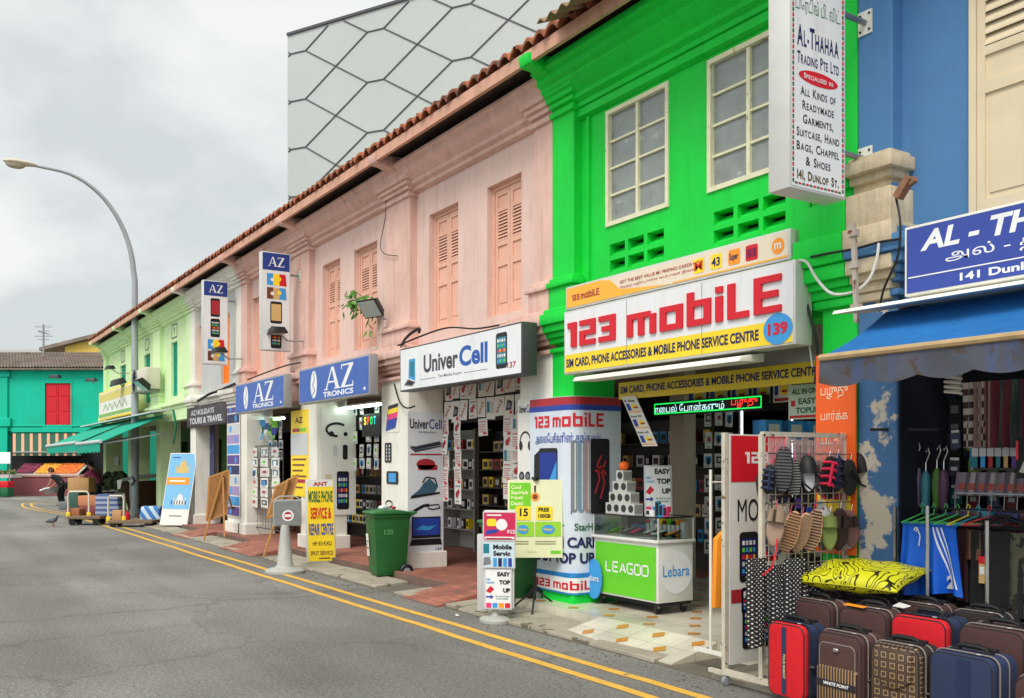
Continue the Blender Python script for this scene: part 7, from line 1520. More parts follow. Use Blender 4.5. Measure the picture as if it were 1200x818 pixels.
def shoe(label, px, py, L_px, kind, sole, strap, tread=None, tilt=0, face='top', xoff=.10, cat='slipper'):
    c = Q(px, py, RX0 + xoff); s_ = (c - CAM).dot(AX); L_ = L_px * s_ / 1100; W = L_ * .43
    t = thing('hanging_' + ('sandal' if cat != 'shoe' else 'shoe'), label, cat, c, 0, 'footwear hung on the shoe rack')
    R = Matrix.Rotation(math.radians(rnd(34, 66)), 4, 'Z') @ Matrix.Rotation(rnd(-.2, .2), 4, 'X') @ Matrix.Rotation(tilt, 4, 'Y')   # local: width X, length Z, sole normal -Y
    o = outline(L_, W); fr = -1 if face == 'sole' else 1
    mb = MB(); mb.xf = R; mb.prism([(u, 0, v) for u, v in o], (0, .028, 0)); sl = mb.build('sole', sole, t, local=True, bevel=.006)
    yf = -.001
    if tread is not None:
        mb = MB(); mb.xf = R; n = 14
        for i in range(n):
            v = -L_ * .44 + L_ * .88 * i / (n - 1); hw = max([abs(u) for u, vv in o if abs(vv - v) < L_ * .09] or [0]) * .86; mb.box(-hw, -.006, v - L_ * .016, hw, -.001, v + L_ * .016)
        mb.build('tread', tread, sl, local=True)
    else:
        mb = MB(); mb.xf = R
        if kind == 'slide':
            n = 10; pr = []
            for i in range(n + 1): a = math.pi * i / n; pr.append((W * .5 * math.cos(a), -.055 * math.sin(a)))
            for (u0, y0), (u1, y1) in zip(pr, pr[1:]): mb.prism([(u0, y0, L_ * .08), (u1, y1, L_ * .08), (u1 * .9, y1, L_ * .36), (u0 * .9, y0, L_ * .36)], (0, .004, 0))
        elif kind == 'thong':
            mb.tube([(0, 0, L_ * .3), (0, -.03, L_ * .26), (W * .3, -.03, L_ * .08), (W * .42, 0, -L_ * .1)], .008, 6); mb.tube([(0, -.03, L_ * .26), (-W * .3, -.03, L_ * .08), (-W * .42, 0, -L_ * .1)], .008, 6)
        elif kind == 'clog':
            n = 8; m_ = 8; vs = []
            for i in range(m_ + 1):
                v = L_ * (-.02 + .50 * i / m_); ww = W * .50 * math.sqrt(max(.02, 1 - (max(0, i / m_ - .35) / .68) ** 2)); hh = .07 * math.sqrt(max(.02, 1 - (i / m_ * .98) ** 2))
                for j in range(n + 1): a = math.pi * j / n; vs.append((ww * math.cos(a), -hh * math.sin(a), v))
            mb.add(vs, [(i * (n + 1) + j, i * (n + 1) + j + 1, (i + 1) * (n + 1) + j + 1, (i + 1) * (n + 1) + j) for i in range(m_) for j in range(n)]); mb.tube([(W * .45, -.01, 0), (W * .42, -.05, -L_ * .3), (0, -.055, -L_ * .45), (-W * .42, -.05, -L_ * .3), (-W * .45, -.01, 0)], .009, 6)
        elif kind == 'straps':
            for f in (-.3, -.1, .1, .28): mb.tube([(W * .45, 0, L_ * f), (W * .2, -.05, L_ * (f + .04)), (-W * .2, -.05, L_ * (f + .06)), (-W * .45, 0, L_ * (f + .02))], .011, 6)
            mb.tube([(0, -.05, -L_ * .3), (0, -.055, L_ * .3)], .012, 6)
        mb.build('upper', strap, t, local=True, smooth=True)
        if kind in ('clog', 'slide'):
            mb = MB(); mb.xf = R; mb.prism([(u * .86, -.001, v * .92) for u, v in o], (0, -.003, 0)); mb.build('footbed', tread or (K_lgrey if kind == 'clog' and sole != K_teal else sole), sl, local=True)
    mb = MB(); mb.tube([(0, 0, L_ * .4), (.01, .0, L_ * .55), (0, .02, L_ * .62)], .003, 4); mb.build('hanging_tie', K_pink if px < 960 else K_white, t, local=True)
    return t
B_ = C_('rubber_black', (30, 30, 32), rough=.6); G_ = C_('rubber_grey', (120, 120, 118), rough=.6); TN = C_('sole_tan', (200, 158, 118), rough=.7); BG = C_('sandal_beige', (150, 126, 108), rough=.7); BR = C_('sandal_brown', (66, 46, 44), rough=.6); GN = C_('sandal_green', (120, 136, 70), rough=.7); WT = C_('sandal_white', (206, 206, 200), rough=.6); TR = C_('tread_brown', (96, 64, 46), rough=.8); RD = C_('strap_red', (220, 40, 84), rough=.6); NV = C_('shoe_navy', (30, 40, 70), rough=.6); PKB = C_('sandal_rose', (140, 100, 96), rough=.6); TG = C_('tread_grey', (74, 74, 76), rough=.7)
for a in [('black rubber shoe with a blue strap at the left end of the upper rail', 901, 562, 36, 'straps', B_, NV, None, .1), ('big black shoe sole with ridged tread on the upper rail', 918, 550, 56, 'slide', B_, B_, TG, .05), ('black sole with pale bar tread on the upper rail', 930, 559, 46, 'slide', B_, B_, G_, -.05), ('grey lined black clog on the upper rail', 947, 555, 46, 'clog', B_, B_, None, .02), ('black and red strapped sandal on the upper rail', 971, 556, 44, 'straps', B_, RD, None, .15), ('navy sandal behind the red strapped one', 981, 554, 44, 'straps', NV, NV, None, .0, 'top', .03), ('plain black flip flop hanging in the middle of the upper rail', 996, 560, 44, 'thong', B_, B_, None, -.05), ('glossy black shoe near the right end of the upper rail', 1012, 552, 46, 'clog', B_, B_, None, -.25), ('glossy black shoe at the right end of the upper rail', 1024, 553, 44, 'clog', B_, B_, None, -.45),
          ('beige slide sandal at the left end of the lower rail', 909, 616, 50, 'slide', BG, BG, None, .12), ('tan ridged slipper sole, first of three on the lower rail', 926, 624, 52, 'slide', TN, TN, TR, .28), ('tan slipper sole, middle one of three on the lower rail', 940, 625, 50, 'slide', TN, TN, BG, .25), ('dark ridged tan slipper sole, last of three on the lower rail', 953, 622, 52, 'slide', TN, TN, BR, .22), ('white slipper behind the ridged tan soles', 962, 613, 46, 'slide', WT, WT, None, .05, 'top', .03), ('olive green slipper on the lower rail', 972, 622, 46, 'slide', GN, GN, None, 0), ('dark brown sandal on the lower rail', 984, 621, 52, 'slide', BR, BR, None, -.02), ('brown and rose sandal on the lower rail', 997, 620, 46, 'slide', PKB, BR, None, -.12), ('grey slipper with black straps on the lower rail', 1014, 622, 44, 'thong', G_, B_, None, -.1), ('grey slipper with black straps at the right end of the lower rail', 1029, 626, 36, 'thong', G_, B_, None, -.15)]:
    shoe(*a)
for i in range(14):
    k = ('clog', 'straps', 'thong', 'slide')[i % 4]; c_ = (B_, NV, BR, B_, G_, B_, PKB)[i % 7]; up_ = i < 8
    shoe(('dark %s hung tight behind the front shoes on the upper rail' if up_ else 'dull %s hung tight behind the front slippers on the lower rail') % {'clog': 'clog', 'straps': 'strapped sandal', 'thong': 'flip flop', 'slide': 'slide sandal'}[k], (896 + i * 16 + rnd(-2, 2)) if up_ else (906 + (i - 8) * 21), rnd(560, 572) if up_ else rnd(622, 634), rnd(40, 48), k, c_, (B_, BR, NV)[i % 3], None, rnd(-.3, .3), 'top', -.06)
for i, (px, py, r_, c_) in enumerate(((948, 600, .05, K_blue), (961, 592, .04, K_lgrey), (966, 600, .045, K_vred), (935, 590, .04, K_purple))): mb = MB(); p = Q(px, py, RX0 + .05); mb.cbox(p, (.01, .05, .07)); single(mb, 'swing_ticket', ('blue', 'grey', 'dull red', 'purple')[i] + ' price ticket among the hanging shoes', 'tag', c_)
def dots_mat():
    m, t, b = nodemat('polka_dot_cloth', .8); n = t.nodes.new; l = t.links.new; tc = n('ShaderNodeTexCoord'); mpn = n('ShaderNodeMapping'); mpn.inputs['Scale'].default_value = (0, 1, 1); mpn.inputs['Rotation'].default_value = (.785, 0, 0); l(tc.outputs['Object'], mpn.inputs[0])
    v = n('ShaderNodeTexVoronoi'); v.inputs['Scale'].default_value = 44; v.inputs['Randomness'].default_value = 0; l(mpn.outputs[0], v.inputs['Vector'])
    r = n('ShaderNodeValToRGB'); r.color_ramp.interpolation = 'CONSTANT'; e = r.color_ramp.elements; e[0].color = lin((210, 208, 204)); e[1].position = .21; e[1].color = lin((26, 25, 28)); l(v.outputs['Distance'], r.inputs[0]); l(r.outputs[0], b.inputs['Base Color']); return m
M_dots = dots_mat()
def cloth(name, label, cat, o, ux, w, h, m, folds=5, amp=.03, taper=0, seed=0, nx=28, nz=16, group=None, parts=None, bottom=None, th=.004):
    """a hanging cloth from o (upper left) along ux, with folds"""
    t = thing(name, label, cat, o, 0, group); ux = Vector(ux).normalized(); nn = ux.cross(UZ); mb = MB(); vs = []; r = random.Random(seed); ph = [r.uniform(0, 6) for _ in range(4)]
    f = lambda u, v: amp * (.35 + .65 * v) * (math.sin(folds * math.pi * 2 * u + ph[0] + .8 * v) + .5 * math.sin(folds * math.pi * 3.3 * u + ph[1] - v * 1.5)) 
    for k in range(2):
        for j in range(nz + 1):
            for i in range(nx + 1):
                u, v = i / nx, j / nz; s_ = 1 + taper * v; vs.append(Vector(o) + ux * (w * ((u - .5) * s_ + .5)) + nn * (f(u, v) - k * th) - UZ * (h * v + (bottom(u) if bottom else 0) * v))
    N_ = (nx + 1) * (nz + 1); fs = []
    for j in range(nz):
        for i in range(nx): a = j * (nx + 1) + i; fs += [(a, a + 1, a + nx + 2, a + nx + 1), (N_ + a, N_ + a + nx + 1, N_ + a + nx + 2, N_ + a + 1)]
    mb.add(vs, fs); mb.build('fabric', m, t, smooth=True, recalc=False); t['f'] = 0; del t['f']; return t, (lambda u, v, d=.004: Vector(o) + ux * (w * ((u - .5) * (1 + taper * v) + .5)) + nn * (f(u, v) + d) - UZ * (h * v + (bottom(u) if bottom else 0) * v))
def strip_on(pf, us, v0, v1, wd, m, name, par, n=14):
    mb = MB(); k = len(us)
    for i in range(n):
        va, vb = v0 + (v1 - v0) * i / n, v0 + (v1 - v0) * (i + 1) / n; ua, ub = us[0] + (us[1] - us[0]) * i / n, us[0] + (us[1] - us[0]) * (i + 1) / n
        mb.poly([pf(ua, va), pf(ua + wd, va), pf(ub + wd, vb), pf(ub, vb)])
    return mb.build(name, m, par, recalc=False)
p = Q(876, 664, RX0 + .1)
for i, (px, w_) in enumerate(((876, .2), (897, .2), (920, .22), (945, .16))):
    p = Q(px, 655 + (i % 2) * 8, RX0 + .08 + .03 * i); cloth('hanging_cloth', ['black cloth with white polka dots and red cord, first from the left below the shoes', 'black polka dot cloth below the tan slipper soles', 'black polka dot cloth beside the red bag strap, above the brown suitcase', 'black polka dot cloth nearest the yellow cushion'][i], 'cloth', p, (0, 1, 0), w_, (.62, .5, .4, .28)[i], M_dots, 2, .02, -.1, i)
mb = MB(); p = Q(905, 665, RX0 + .14); mb.tube([p + Vector((0, -.1, -.05)), p, p + Vector((0, .04, .12)), p + Vector((0, .05, .2))], .006, 6); single(mb, 'bag_strap', 'red strap of a bag hanging among the polka dot cloths', 'strap', K_red)
mb = MB(); p = Q(902, 640, RX0 - .15); mb.cbox(p, (.06, .14, .22)); single(mb, 'small_bag', 'red bag behind the wire mesh of the shoe rack', 'bag', K_red, bevel=.02)
# clothes rails
ra, rb_ = P(1086, 598, -.12), P(1156, 622, -.12)
M_cl = mat('blue_sport_cloth', (10, 92, 206), .45, var=.06, vs=10, obj=True)
CR = thing('clothes_rail', 'chrome clothes rail with two posts behind the suitcases', 'clothes rail', (ra.x, -.12, .12)); x0, x1 = XS(1040, 5.98), XS(1250, 5.98)
for x, z in ((XS(1087, 5.86), 1.36), (XS(1157, 5.86), 1.28)): mb = MB(); mb.tube([(x, -.24, .12), (x, -.24, z)], .014, 10); mb.build('post', M_chrome, CR, smooth=True)
mb = MB(); mb.tube([(x0 + .25, -.10, 1.34), (x1, -.10, 1.34)], .007, 8); mb.build('rail', M_dark, CR, smooth=True); mb = MB(); mb.tube([(x0 + .3, -.02, 1.22), (x1, -.02, 1.22)], .012, 8); mb.build('rail', M_dark, CR, smooth=True)
for x in (x0 + .05, x1 - .05): mb = MB(); mb.bar((x, -.10, .12), (x, -.10, 1.34), .02); mb.build('upright', M_chrome, CR)
a = P(1058, 613, -.16); b = P(1122, 613, -.16); t, pf = cloth('sport_shorts', 'shiny blue sports shorts with white side stripes and number two', 'shorts', (a.x, -.17, a.z), (1, 0, 0), b.x - a.x, .48, M_cl, 2.6, .034, .26, 5, 40, 20, bottom=lambda u: -.03 if abs(u - .5) < .03 else .02 * math.sin(u * 6))
for du in (0, .055, .11): strip_on(pf, (.60 + du, .82 + du), .03, .9, .022, K_white, 'side_stripe', t)
mb = MB(); pl = PL(pf(.74, .93, .015), (1, 0, 0)); text(mb, pl, '2', 0, 0, .09, w=.06, bold=.05); mb.build('number', K_lgrey, t)
mb = MB(); mb.tube([pf(.30, .04, .012), pf(.28, .08, .02), pf(.32, .10, .02), pf(.33, .04, .02), pf(.38, .16, .02), pf(.37, .3, .025)], .004, 5); mb.build('drawstring', K_white, t); mb = MB(); mb.tube([pf(i / 20, .0, .0) for i in range(21)], .012, 6); mb.build('waistband', M_cl, t, smooth=True)
hc = [C_('hanger_green', (70, 170, 90)), C_('hanger_yellow', (206, 190, 60)), C_('hanger_red', (170, 50, 60)), C_('hanger_teal', (40, 130, 150)), K_blk]
for i in range(9):
    x = XS(1078 + i * 13, 5.98); mb = MB(); y = -.10 + rnd(-.01, .01)
    mb.tube([(x, y, 1.345), (x + .012, y, 1.375), (x + .028, y, 1.36), (x + .012, y, 1.325), (x + .012, y, 1.30)], .004, 5); a_ = rnd(.5, 1.3); dx, dy = .17 * math.cos(a_), .17 * math.sin(a_); mb.tube([(x + .012 - dx, y - dy, 1.24), (x + .012, y, 1.30), (x + .012 + dx, y + dy, 1.24), (x + .012 - dx, y - dy, 1.24)], .006, 5)
    single(mb, 'clothes_hanger', ('green', 'yellow', 'dark red', 'teal', 'black')[(0, 0, 0, 0, 1, 3, 2, 4, 4)[i]] + ' plastic hanger on the upper clothes rail', 'hanger', hc[(0, 0, 0, 0, 1, 3, 2, 4, 4)[i]], group='hangers on the clothes rail', smooth=True)
M_blackcloth = mat('black_trouser_cloth', (34, 33, 36), .9, var=.15, vs=14, obj=True); M_camo = mat('camouflage_cloth', (84, 82, 66), .9, var=.3, vs=8, obj=True, spots=.47, sps=11, spcol=(36, 36, 32))
for i, (px, wv, m_, lab) in enumerate(((1133, .10, mat('tan_leather', (110, 76, 52), .7), 'tan cloth item hanging between the blue shorts and the black trousers'), (1140, .16, M_blackcloth, 'dark trousers with a label hanging beside the blue shorts'), (1158, .24, M_blackcloth, 'black trousers hanging right of the second chrome post'), (1186, .2, M_camo, 'camouflage trousers at the right edge of the photo'))):
    o = (XS(px, 6.05), -.05 - .01 * i, 1.2); cloth('hanging_trousers' if i else 'hanging_cloth', lab, 'trousers' if i else 'cloth', o, (1, 0, 0), wv, .55 if i else .2, m_, 1.5, .018, .05, 20 + i)
o = XS(1203, 6.05); cloth('hanging_trousers', 'dark brown trousers hanging beyond the camouflage pair', 'trousers', (o, -.05, 1.2), (1, 0, 0), .5, .6, mat('brown_cloth', (60, 46, 40), .9, var=.2), 3, .03, 0, 31)
mb = MB(); p = P(1147, 655, -.1); pl = PL(p, (1, 0, 0), (0, 0, 1)); mb.use(K_tan); rect(mb, pl, 0, -.16, .05, 0, 0, t=.003); mb.use(K_red); rect(mb, pl, 0, -.03, .06, .02, .002); mb.use(K_white); rect(mb, pl, .008, -.1, .04, -.05, .002); single(mb, 'swing_ticket', 'red and tan paper ticket on the dark trousers', 'tag')
# things hung on the stall's side wall
bar = MB(); bar.bar((PX(1020, -.1), -.1, 1.9), (PX(1100, .3), .3, 1.9), .02); single(bar, 'hanging_bar', 'black bar with hooks fixed to the peeling blue pillar', 'bar', M_black)
def umbrella(label, px, py, m, l_=.34, yy=.25):
    p = P(px, py, yy); t = thing('folded_umbrella', label, 'umbrella', p, 0, 'folded umbrellas in the stall'); mb = MB(); mb.lathe([(.012, 0), (.03, -.03), (.036, -.1), (.03, -l_ + .04), (.016, -l_)], 10, p); mb.build('cover', m, t, smooth=True); mb = MB(); mb.tube([p + UZ * .14, p + Vector((.02, 0, .17)), p + Vector((.03, 0, .13)), p + UZ * .06, p], .006, 6); mb.build('hook', M_chrome, t); mb = MB(); mb.lathe([(.014, 0), (.014, -.07)], 8, p - UZ * l_); mb.build('grip', M_dark, t); return t
for a in (('black folded umbrella hanging nearest the blue pillar', 1043, 547, M_blackcloth, .42), ('dark grey folded umbrella second from the blue pillar', 1052, 550, C_('umb_grey', (70, 70, 72)), .40), ('violet spotted folded umbrella in the stall', 1064, 552, C_('umb_violet', (74, 54, 90)), .36), ('lilac folded umbrella in the stall', 1074, 545, C_('umb_lilac', (128, 112, 140)), .34), ('turquoise folded umbrella in the stall', 1085, 552, C_('umb_turquoise', (56, 124, 140)), .32), ('green folded umbrella in the stall', 1098, 549, C_('umb_green', (70, 104, 40)), .30), ('plum folded umbrella right of the green one', 1106, 550, C_('umb_plum', (80, 50, 80)), .3)): umbrella(*a)
for i, (px, wv, c, lab) in enumerate(((1128, .16, None, 'white checked'), (1142, .12, (150, 120, 110), 'faded brown striped'), (1152, .2, (100, 40, 50), 'dark red'), (1172, .16, (40, 60, 60), 'dark teal striped'), (1188, .2, (84, 36, 60), 'wine red'), (1204, .3, (60, 50, 80), 'dark violet'))):
    if c is None:
        m, t_, b_ = nodemat('checked_scarf', .9); q = t_.nodes.new('ShaderNodeTexChecker'); q.inputs['Scale'].default_value = 22; q.inputs[1].default_value = lin((170, 160, 150)); q.inputs[2].default_value = lin((60, 40, 44)); tc = t_.nodes.new('ShaderNodeTexCoord'); t_.links.new(tc.outputs['Object'], q.inputs[0]); t_.links.new(q.outputs[0], b_.inputs['Base Color'])
    else: m = mat('scarf_' + lab.replace(' ', '_'), c, .9, var=.15, vs=16, streak=.6 if 'stripe' in lab else 0, scol=(170, 160, 150), obj=True)
    p = P(px, 440, .2); cloth('hanging_scarf', lab + ' scarf hanging under the blue awning', 'scarf', (p.x, .2, 2.22), (1, 0, 0), wv, .46, m, 2, .02, 0, 40 + i, 16, 10)
wall_y = .9
pl = PL((PX(1112, .55), .55, 1.28), w=1.3, h=.62); wire_grid('display_rack', 'wire rack of small packets at the back of the luggage stall', pl, 18, 9, M_dark)
hang_goods(_c, pl, 9, 3, 'small dark packet on the wire rack at the back of the luggage stall', 'packets on the stall rack', 'packet', .08)
for i in range(8):
    p = P(1125 + i * 11.5, 553 + i * .5, .30); mb = MB(); pl2 = PL((p.x - .05, .3, 1.42), (1, 0, 0), (0, .25, 1)); mb.use(C_('booklet_grey', (150, 140, 146)) if i % 2 else C_('booklet_mauve', (120, 104, 120))); rect(mb, pl2, 0, 0, .11, .17, 0, t=.012); mb.use(C_('booklet_rust', (150, 60, 44))); rect(mb, pl2, .03, .04, .08, .09, .003); mb.use(K_lgrey); rect(mb, pl2, .02, .01, .09, .02, .003)
    single(mb, 'booklet', ('grey' if i % 2 else 'mauve') + ' packet with a rust coloured square in the stall display', 'packet', group=('grey' if i % 2 else 'mauve') + ' packets in the stall display')
t = thing('wire_basket', 'white wire basket below the mauve and grey packets', 'basket', (PX(1150, .3), .3, 1.28)); x0 = PX(1122, .28); mb = MB()
for i in range(14): mb.bar((x0 + i * .09, .24, 1.26), (x0 + i * .09, .26, 1.44), .005)
mb.build('front_wires', M_steel, t); mb = MB(); mb.bar((x0, .24, 1.44), (x0 + 1.2, .24, 1.44), .008); mb.build('rim', M_steel, t); mb = MB(); mb.box(x0, .24, 1.25, x0 + 1.2, .4, 1.262); mb.build('base', M_steel, t)
for i in range(6):
    mb = MB(); p = P(1150 + i * 9, 530, .5); mb.use((K_teal, K_sky, K_vred, K_teal, K_tan, K_purple)[i]); mb.box(p.x - .04, .42, 1.62, p.x + .04, .5, 1.80); mb.use(K_lgrey); mb.box(p.x - .025, .418, 1.70, p.x + .025, .4199, 1.76); single(mb, 'toiletry_box', ('teal', 'sky blue', 'dull red', 'second teal', 'tan', 'purple')[i] + ' box on the high shelf of the luggage stall', 'box')
mb = MB(); mb.box(PX(1140, .4), .40, 1.60, -2.2, .56, 1.618); single(mb, 'wall_shelf', 'dark plank shelf holding small boxes in the luggage stall', 'shelf', M_cabd)
p = P(1117, 436, -.6); t = thing('spiral_bulb', 'white spiral energy saving bulb hanging under the blue awning', 'bulb', p); mb = MB(); mb.tube([p, p + UZ * .09], .022, 10); mb.build('base', M_white, t, smooth=True)
mb = MB(); mb.tube([p + Vector((.045 * math.cos(i * .55) * (1 - .0 * i), .045 * math.sin(i * .55), -.01 - i * .0027)) for i in range(48)], .011, 6); mb.build('spiral_tube', C_('bulb_white', (214, 210, 200)), t, smooth=True); mb = MB(); mb.tube([p + UZ * .09, p + UZ * .3], .005, 5); mb.build('flex', M_cable, t)
p = P(1048, 470, .3); mb = MB(); pl = PL((p.x, .3, p.z - .1), w=.2, h=.3); mb.use(C_('dim_pink_card', (130, 110, 110))); rect(mb, pl, 0, 0, .2, .3, 0, t=.01); mb.use(K_grey); rect(mb, pl, .05, .12, .15, .2, .003); single(mb, 'hanging_packet', 'dull pink packet hung high behind the peeling blue pillar', 'packet')
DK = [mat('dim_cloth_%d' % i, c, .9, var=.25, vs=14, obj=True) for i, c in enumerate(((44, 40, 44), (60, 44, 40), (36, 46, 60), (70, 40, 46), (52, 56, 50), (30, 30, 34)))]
for i in range(11):
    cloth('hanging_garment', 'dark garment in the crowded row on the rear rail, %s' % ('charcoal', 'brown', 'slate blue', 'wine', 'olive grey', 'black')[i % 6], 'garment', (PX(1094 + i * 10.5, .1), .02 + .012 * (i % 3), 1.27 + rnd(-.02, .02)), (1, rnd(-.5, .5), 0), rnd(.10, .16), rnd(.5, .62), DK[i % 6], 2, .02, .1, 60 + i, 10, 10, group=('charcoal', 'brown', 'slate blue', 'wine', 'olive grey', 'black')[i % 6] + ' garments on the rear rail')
for i in range(9):
    p = P(1040 + i * 4.2, 470 + rnd(-6, 10), .5); mb = MB(); l_ = rnd(.45, .75); mb.box(p.x - .015, .48, p.z - l_, p.x + .015, .488, p.z); mb.use(M_chrome); mb.box(p.x - .02, .474, p.z - .05, p.x + .02, .479, p.z); mb.mats[0] = (M_blackcloth, DK[1], DK[4])[i % 3] if mb.mats else M_blackcloth; mb.mats = [(M_blackcloth, DK[1], mat('belt_tan', (120, 90, 64), .6))[i % 3], M_chrome]; mb.mi = [0] * 6 + [1] * 6
    single(mb, 'hanging_belt', ('black', 'brown', 'tan')[i % 3] + ' belt hanging in the dark corner beside the peeling pillar', 'belt', group=('black', 'brown', 'tan') [i % 3] + ' belts in the dark corner')
for i in range(24):
    p = P(1066 + (i % 8) * 17, 478 + (i // 8) * 22, .6); mb = MB(); c = (K_purple, K_teal, DK[3], K_lgrey, DK[2], K_vred, K_tan, DK[0])[(i * 5) % 8]; mb.use(c); mb.box(p.x - .05, .62, p.z - .08, p.x + .05, .645, p.z + .06); mb.use(K_grey); mb.box(p.x - .03, .617, p.z - .04, p.x + .03, .6199, p.z + .02)
    single(mb, 'hanging_packet', ('purple', 'teal', 'wine', 'pale', 'slate', 'red', 'tan', 'charcoal')[(i * 5) % 8] + ' packet pinned to the dark back wall of the luggage stall', 'packet', group=('purple', 'teal', 'wine', 'pale', 'slate', 'red', 'tan', 'charcoal')[(i * 5) % 8] + ' packets on the dark back wall')
p = P(1193, 535, -.1); p.x += .1; mb = MB(); mb.use(M_blackcloth); mb.box(p.x - .09, -.14, p.z - .14, p.x + .2, .02, p.z + .12); mb.use(C_('bag_white', (180, 178, 170))); mb.prism([(p.x - .07, -.143, p.z - .1), (p.x + .05, -.143, p.z - .12), (p.x - .0, -.143, p.z + .06)], (0, .002, 0)); mb.use(K_red); mb.box(p.x - .09, -.144, p.z - .02, p.x - .075, -.141, p.z + .1); single(mb, 'hanging_bag', 'black bag with white panel and red edge at the right edge under the awning', 'bag')
for i in range(10):
    p = P(1120 + i * 9, 612 + (i % 3) * 6, .15); mb = MB(); mb.use((M_blackcloth, K_navy, C_('dark_wine_cloth', (80, 30, 34)), K_teal, M_blackcloth)[i % 5]); mb.box(p.x - .12, .05 + .02 * i, 1.24, p.x + .1, .35, 1.29 + .014 * (i % 4)); single(mb, 'folded_garment', ('black', 'navy', 'wine red', 'teal', 'charcoal')[i % 5] + ' folded garment piled behind the clothes rail', 'garment', group=('black', 'navy', 'wine red', 'teal', 'charcoal')[i % 5] + ' garments piled in the stall', bevel=.015)
t = thing('stall_table', 'dark table carrying folded garments behind the clothes rail', 'table', (PX(1160, .25), .25, .12)); mb = MB(); mb.box(PX(1090, .1), .04, 1.18, -.9, .5, 1.235); mb.build('tabletop', M_cabd, t)
for x in (PX(1095, .1), -.95): mb = MB(); mb.box(x, .3, .12, x + .04, .34, 1.179); mb.build('leg', M_cabd, t)
# ------------------------------------------------------------------ the corner with the fruit stall
def fr(px, py, s): return S(px, py, s)
def fpl(px0, px1, y0, y1, s): a = fr(px0, y1, s); return PL(a, RX, UZ, (px1 - px0) * s / 1100, (y1 - y0) * s / 1100)
def fbox(mb, px0, px1, y0, y1, s, d): pl = fpl(px0, px1, y0, y1, s); mb.prism([pl.p(0, 0), pl.p(pl.w, 0), pl.p(pl.w, pl.h), pl.p(0, pl.h)], AX * d)
M_tawn = mat('teal_awning_cloth', (0, 158, 132), .85, var=.10, vs=2, streak=.2, scol=(0, 96, 84))
AT = thing('awning', 'wide teal cloth awning over the corner shop of the pale green house', 'awning', (-33, -.8, 2.2))
for x0, x1, dz in ((-38.6, -31.4, .05), (-31.3, -27.1, 0)):
    mb = MB(); mb.prism([(x0, -.02, 3.02 + dz), (x0, -1.7, 2.24 + dz), (x0, -1.7, 2.22 + dz), (x0, -.02, 3.0 + dz)], (x1 - x0, 0, 0)); mb.build('canopy', M_tawn, AT)
    mb = MB(); mb.tube([(x0, -1.72, 2.24 + dz), (x1, -1.72, 2.24 + dz)], .05, 8); mb.build('front_bar', K_lgrey, AT, smooth=True)
    mb = MB(); n = int((x1 - x0) / .3)
    for i in range(n): a = x0 + (x1 - x0) * i / n; b = x0 + (x1 - x0) * (i + 1) / n; mb.poly([(a, -1.71 - .03 * (i % 2), 2.2 + dz), (b, -1.71 - .03 * ((i + 1) % 2), 2.2 + dz), (b, -1.71 - .03 * ((i + 1) % 2), 1.98 + dz), ((a + b) / 2, -1.72, 1.93 + dz), (a, -1.71 - .03 * (i % 2), 1.98 + dz)])
    mb.build('valance', M_tawn, AT)
mb = MB(); mb.prism([(-38.8, -.05, 3.16), (-38.8, -.55, 3.06), (-38.8, -.55, 3.02), (-38.8, -.05, 3.1)], (12.2, 0, 0)); mb.build('rain_flashing', K_lgrey, AT)
for x in (-27.2, -31.35, -38.5): mb = MB(); mb.bar((x, -1.65, 2.18), (x, 0, 2.5), .04); mb.build('support_arm', M_greymetal, AT)
pl = frontpl(-.35, 116, 156, 461, 493); t = signbox('shop_sign', 'yellow framed white and green sign above the teal awning', pl, .1, edge=K_yel, face=K_paper, rim=.06); w, h = pl.w, pl.h
mb = MB(); mb.use(C_('sign_soft_yellow', (216, 196, 104))); rect(mb, pl, .1, h * .62, w - .1, h - .1, .004); mb.use(C_('sign_leaf', (120, 170, 70))); rect(mb, pl, .1, .08, w - .1, h * .2, .004); mb.build('colour_bands', None, t); mb = MB(); stroke(mb, pl, [(w * (.15 + .07 * i), h * (.30 + .22 * (i % 2))) for i in range(11)], .07, .006); mb.build('leaf_drawing', C_('pale_leaf_line', (150, 170, 130)), t)
ST = thing('fruit_stall', 'fruit stall with maroon front under the striped awning of the teal house', 'market stall', tuple(fr(50, 579, 47.6).xy) + (0,))
mb = MB(); fbox(mb, 15, 92, 558, 581, 47.6, 1.2); mb.build('counter', mat('stall_maroon', (130, 72, 76), .8, var=.12, vs=2), ST); mb = MB(); fbox(mb, 14, 93, 556, 558.5, 47.55, 1.3); mb.build('counter_edge', mat('stall_pink_edge', (190, 150, 140), .8), ST)
mb = MB(); a, b = fr(15, 556, 47.7), fr(91, 556, 47.7); mb.prism([a, b, b + AX * 1.1 + UZ * .48, a + AX * 1.1 + UZ * .48], (0, 0, -.05)); mb.build('sloping_tray', C_('tray_white', (200, 200, 190)), ST)
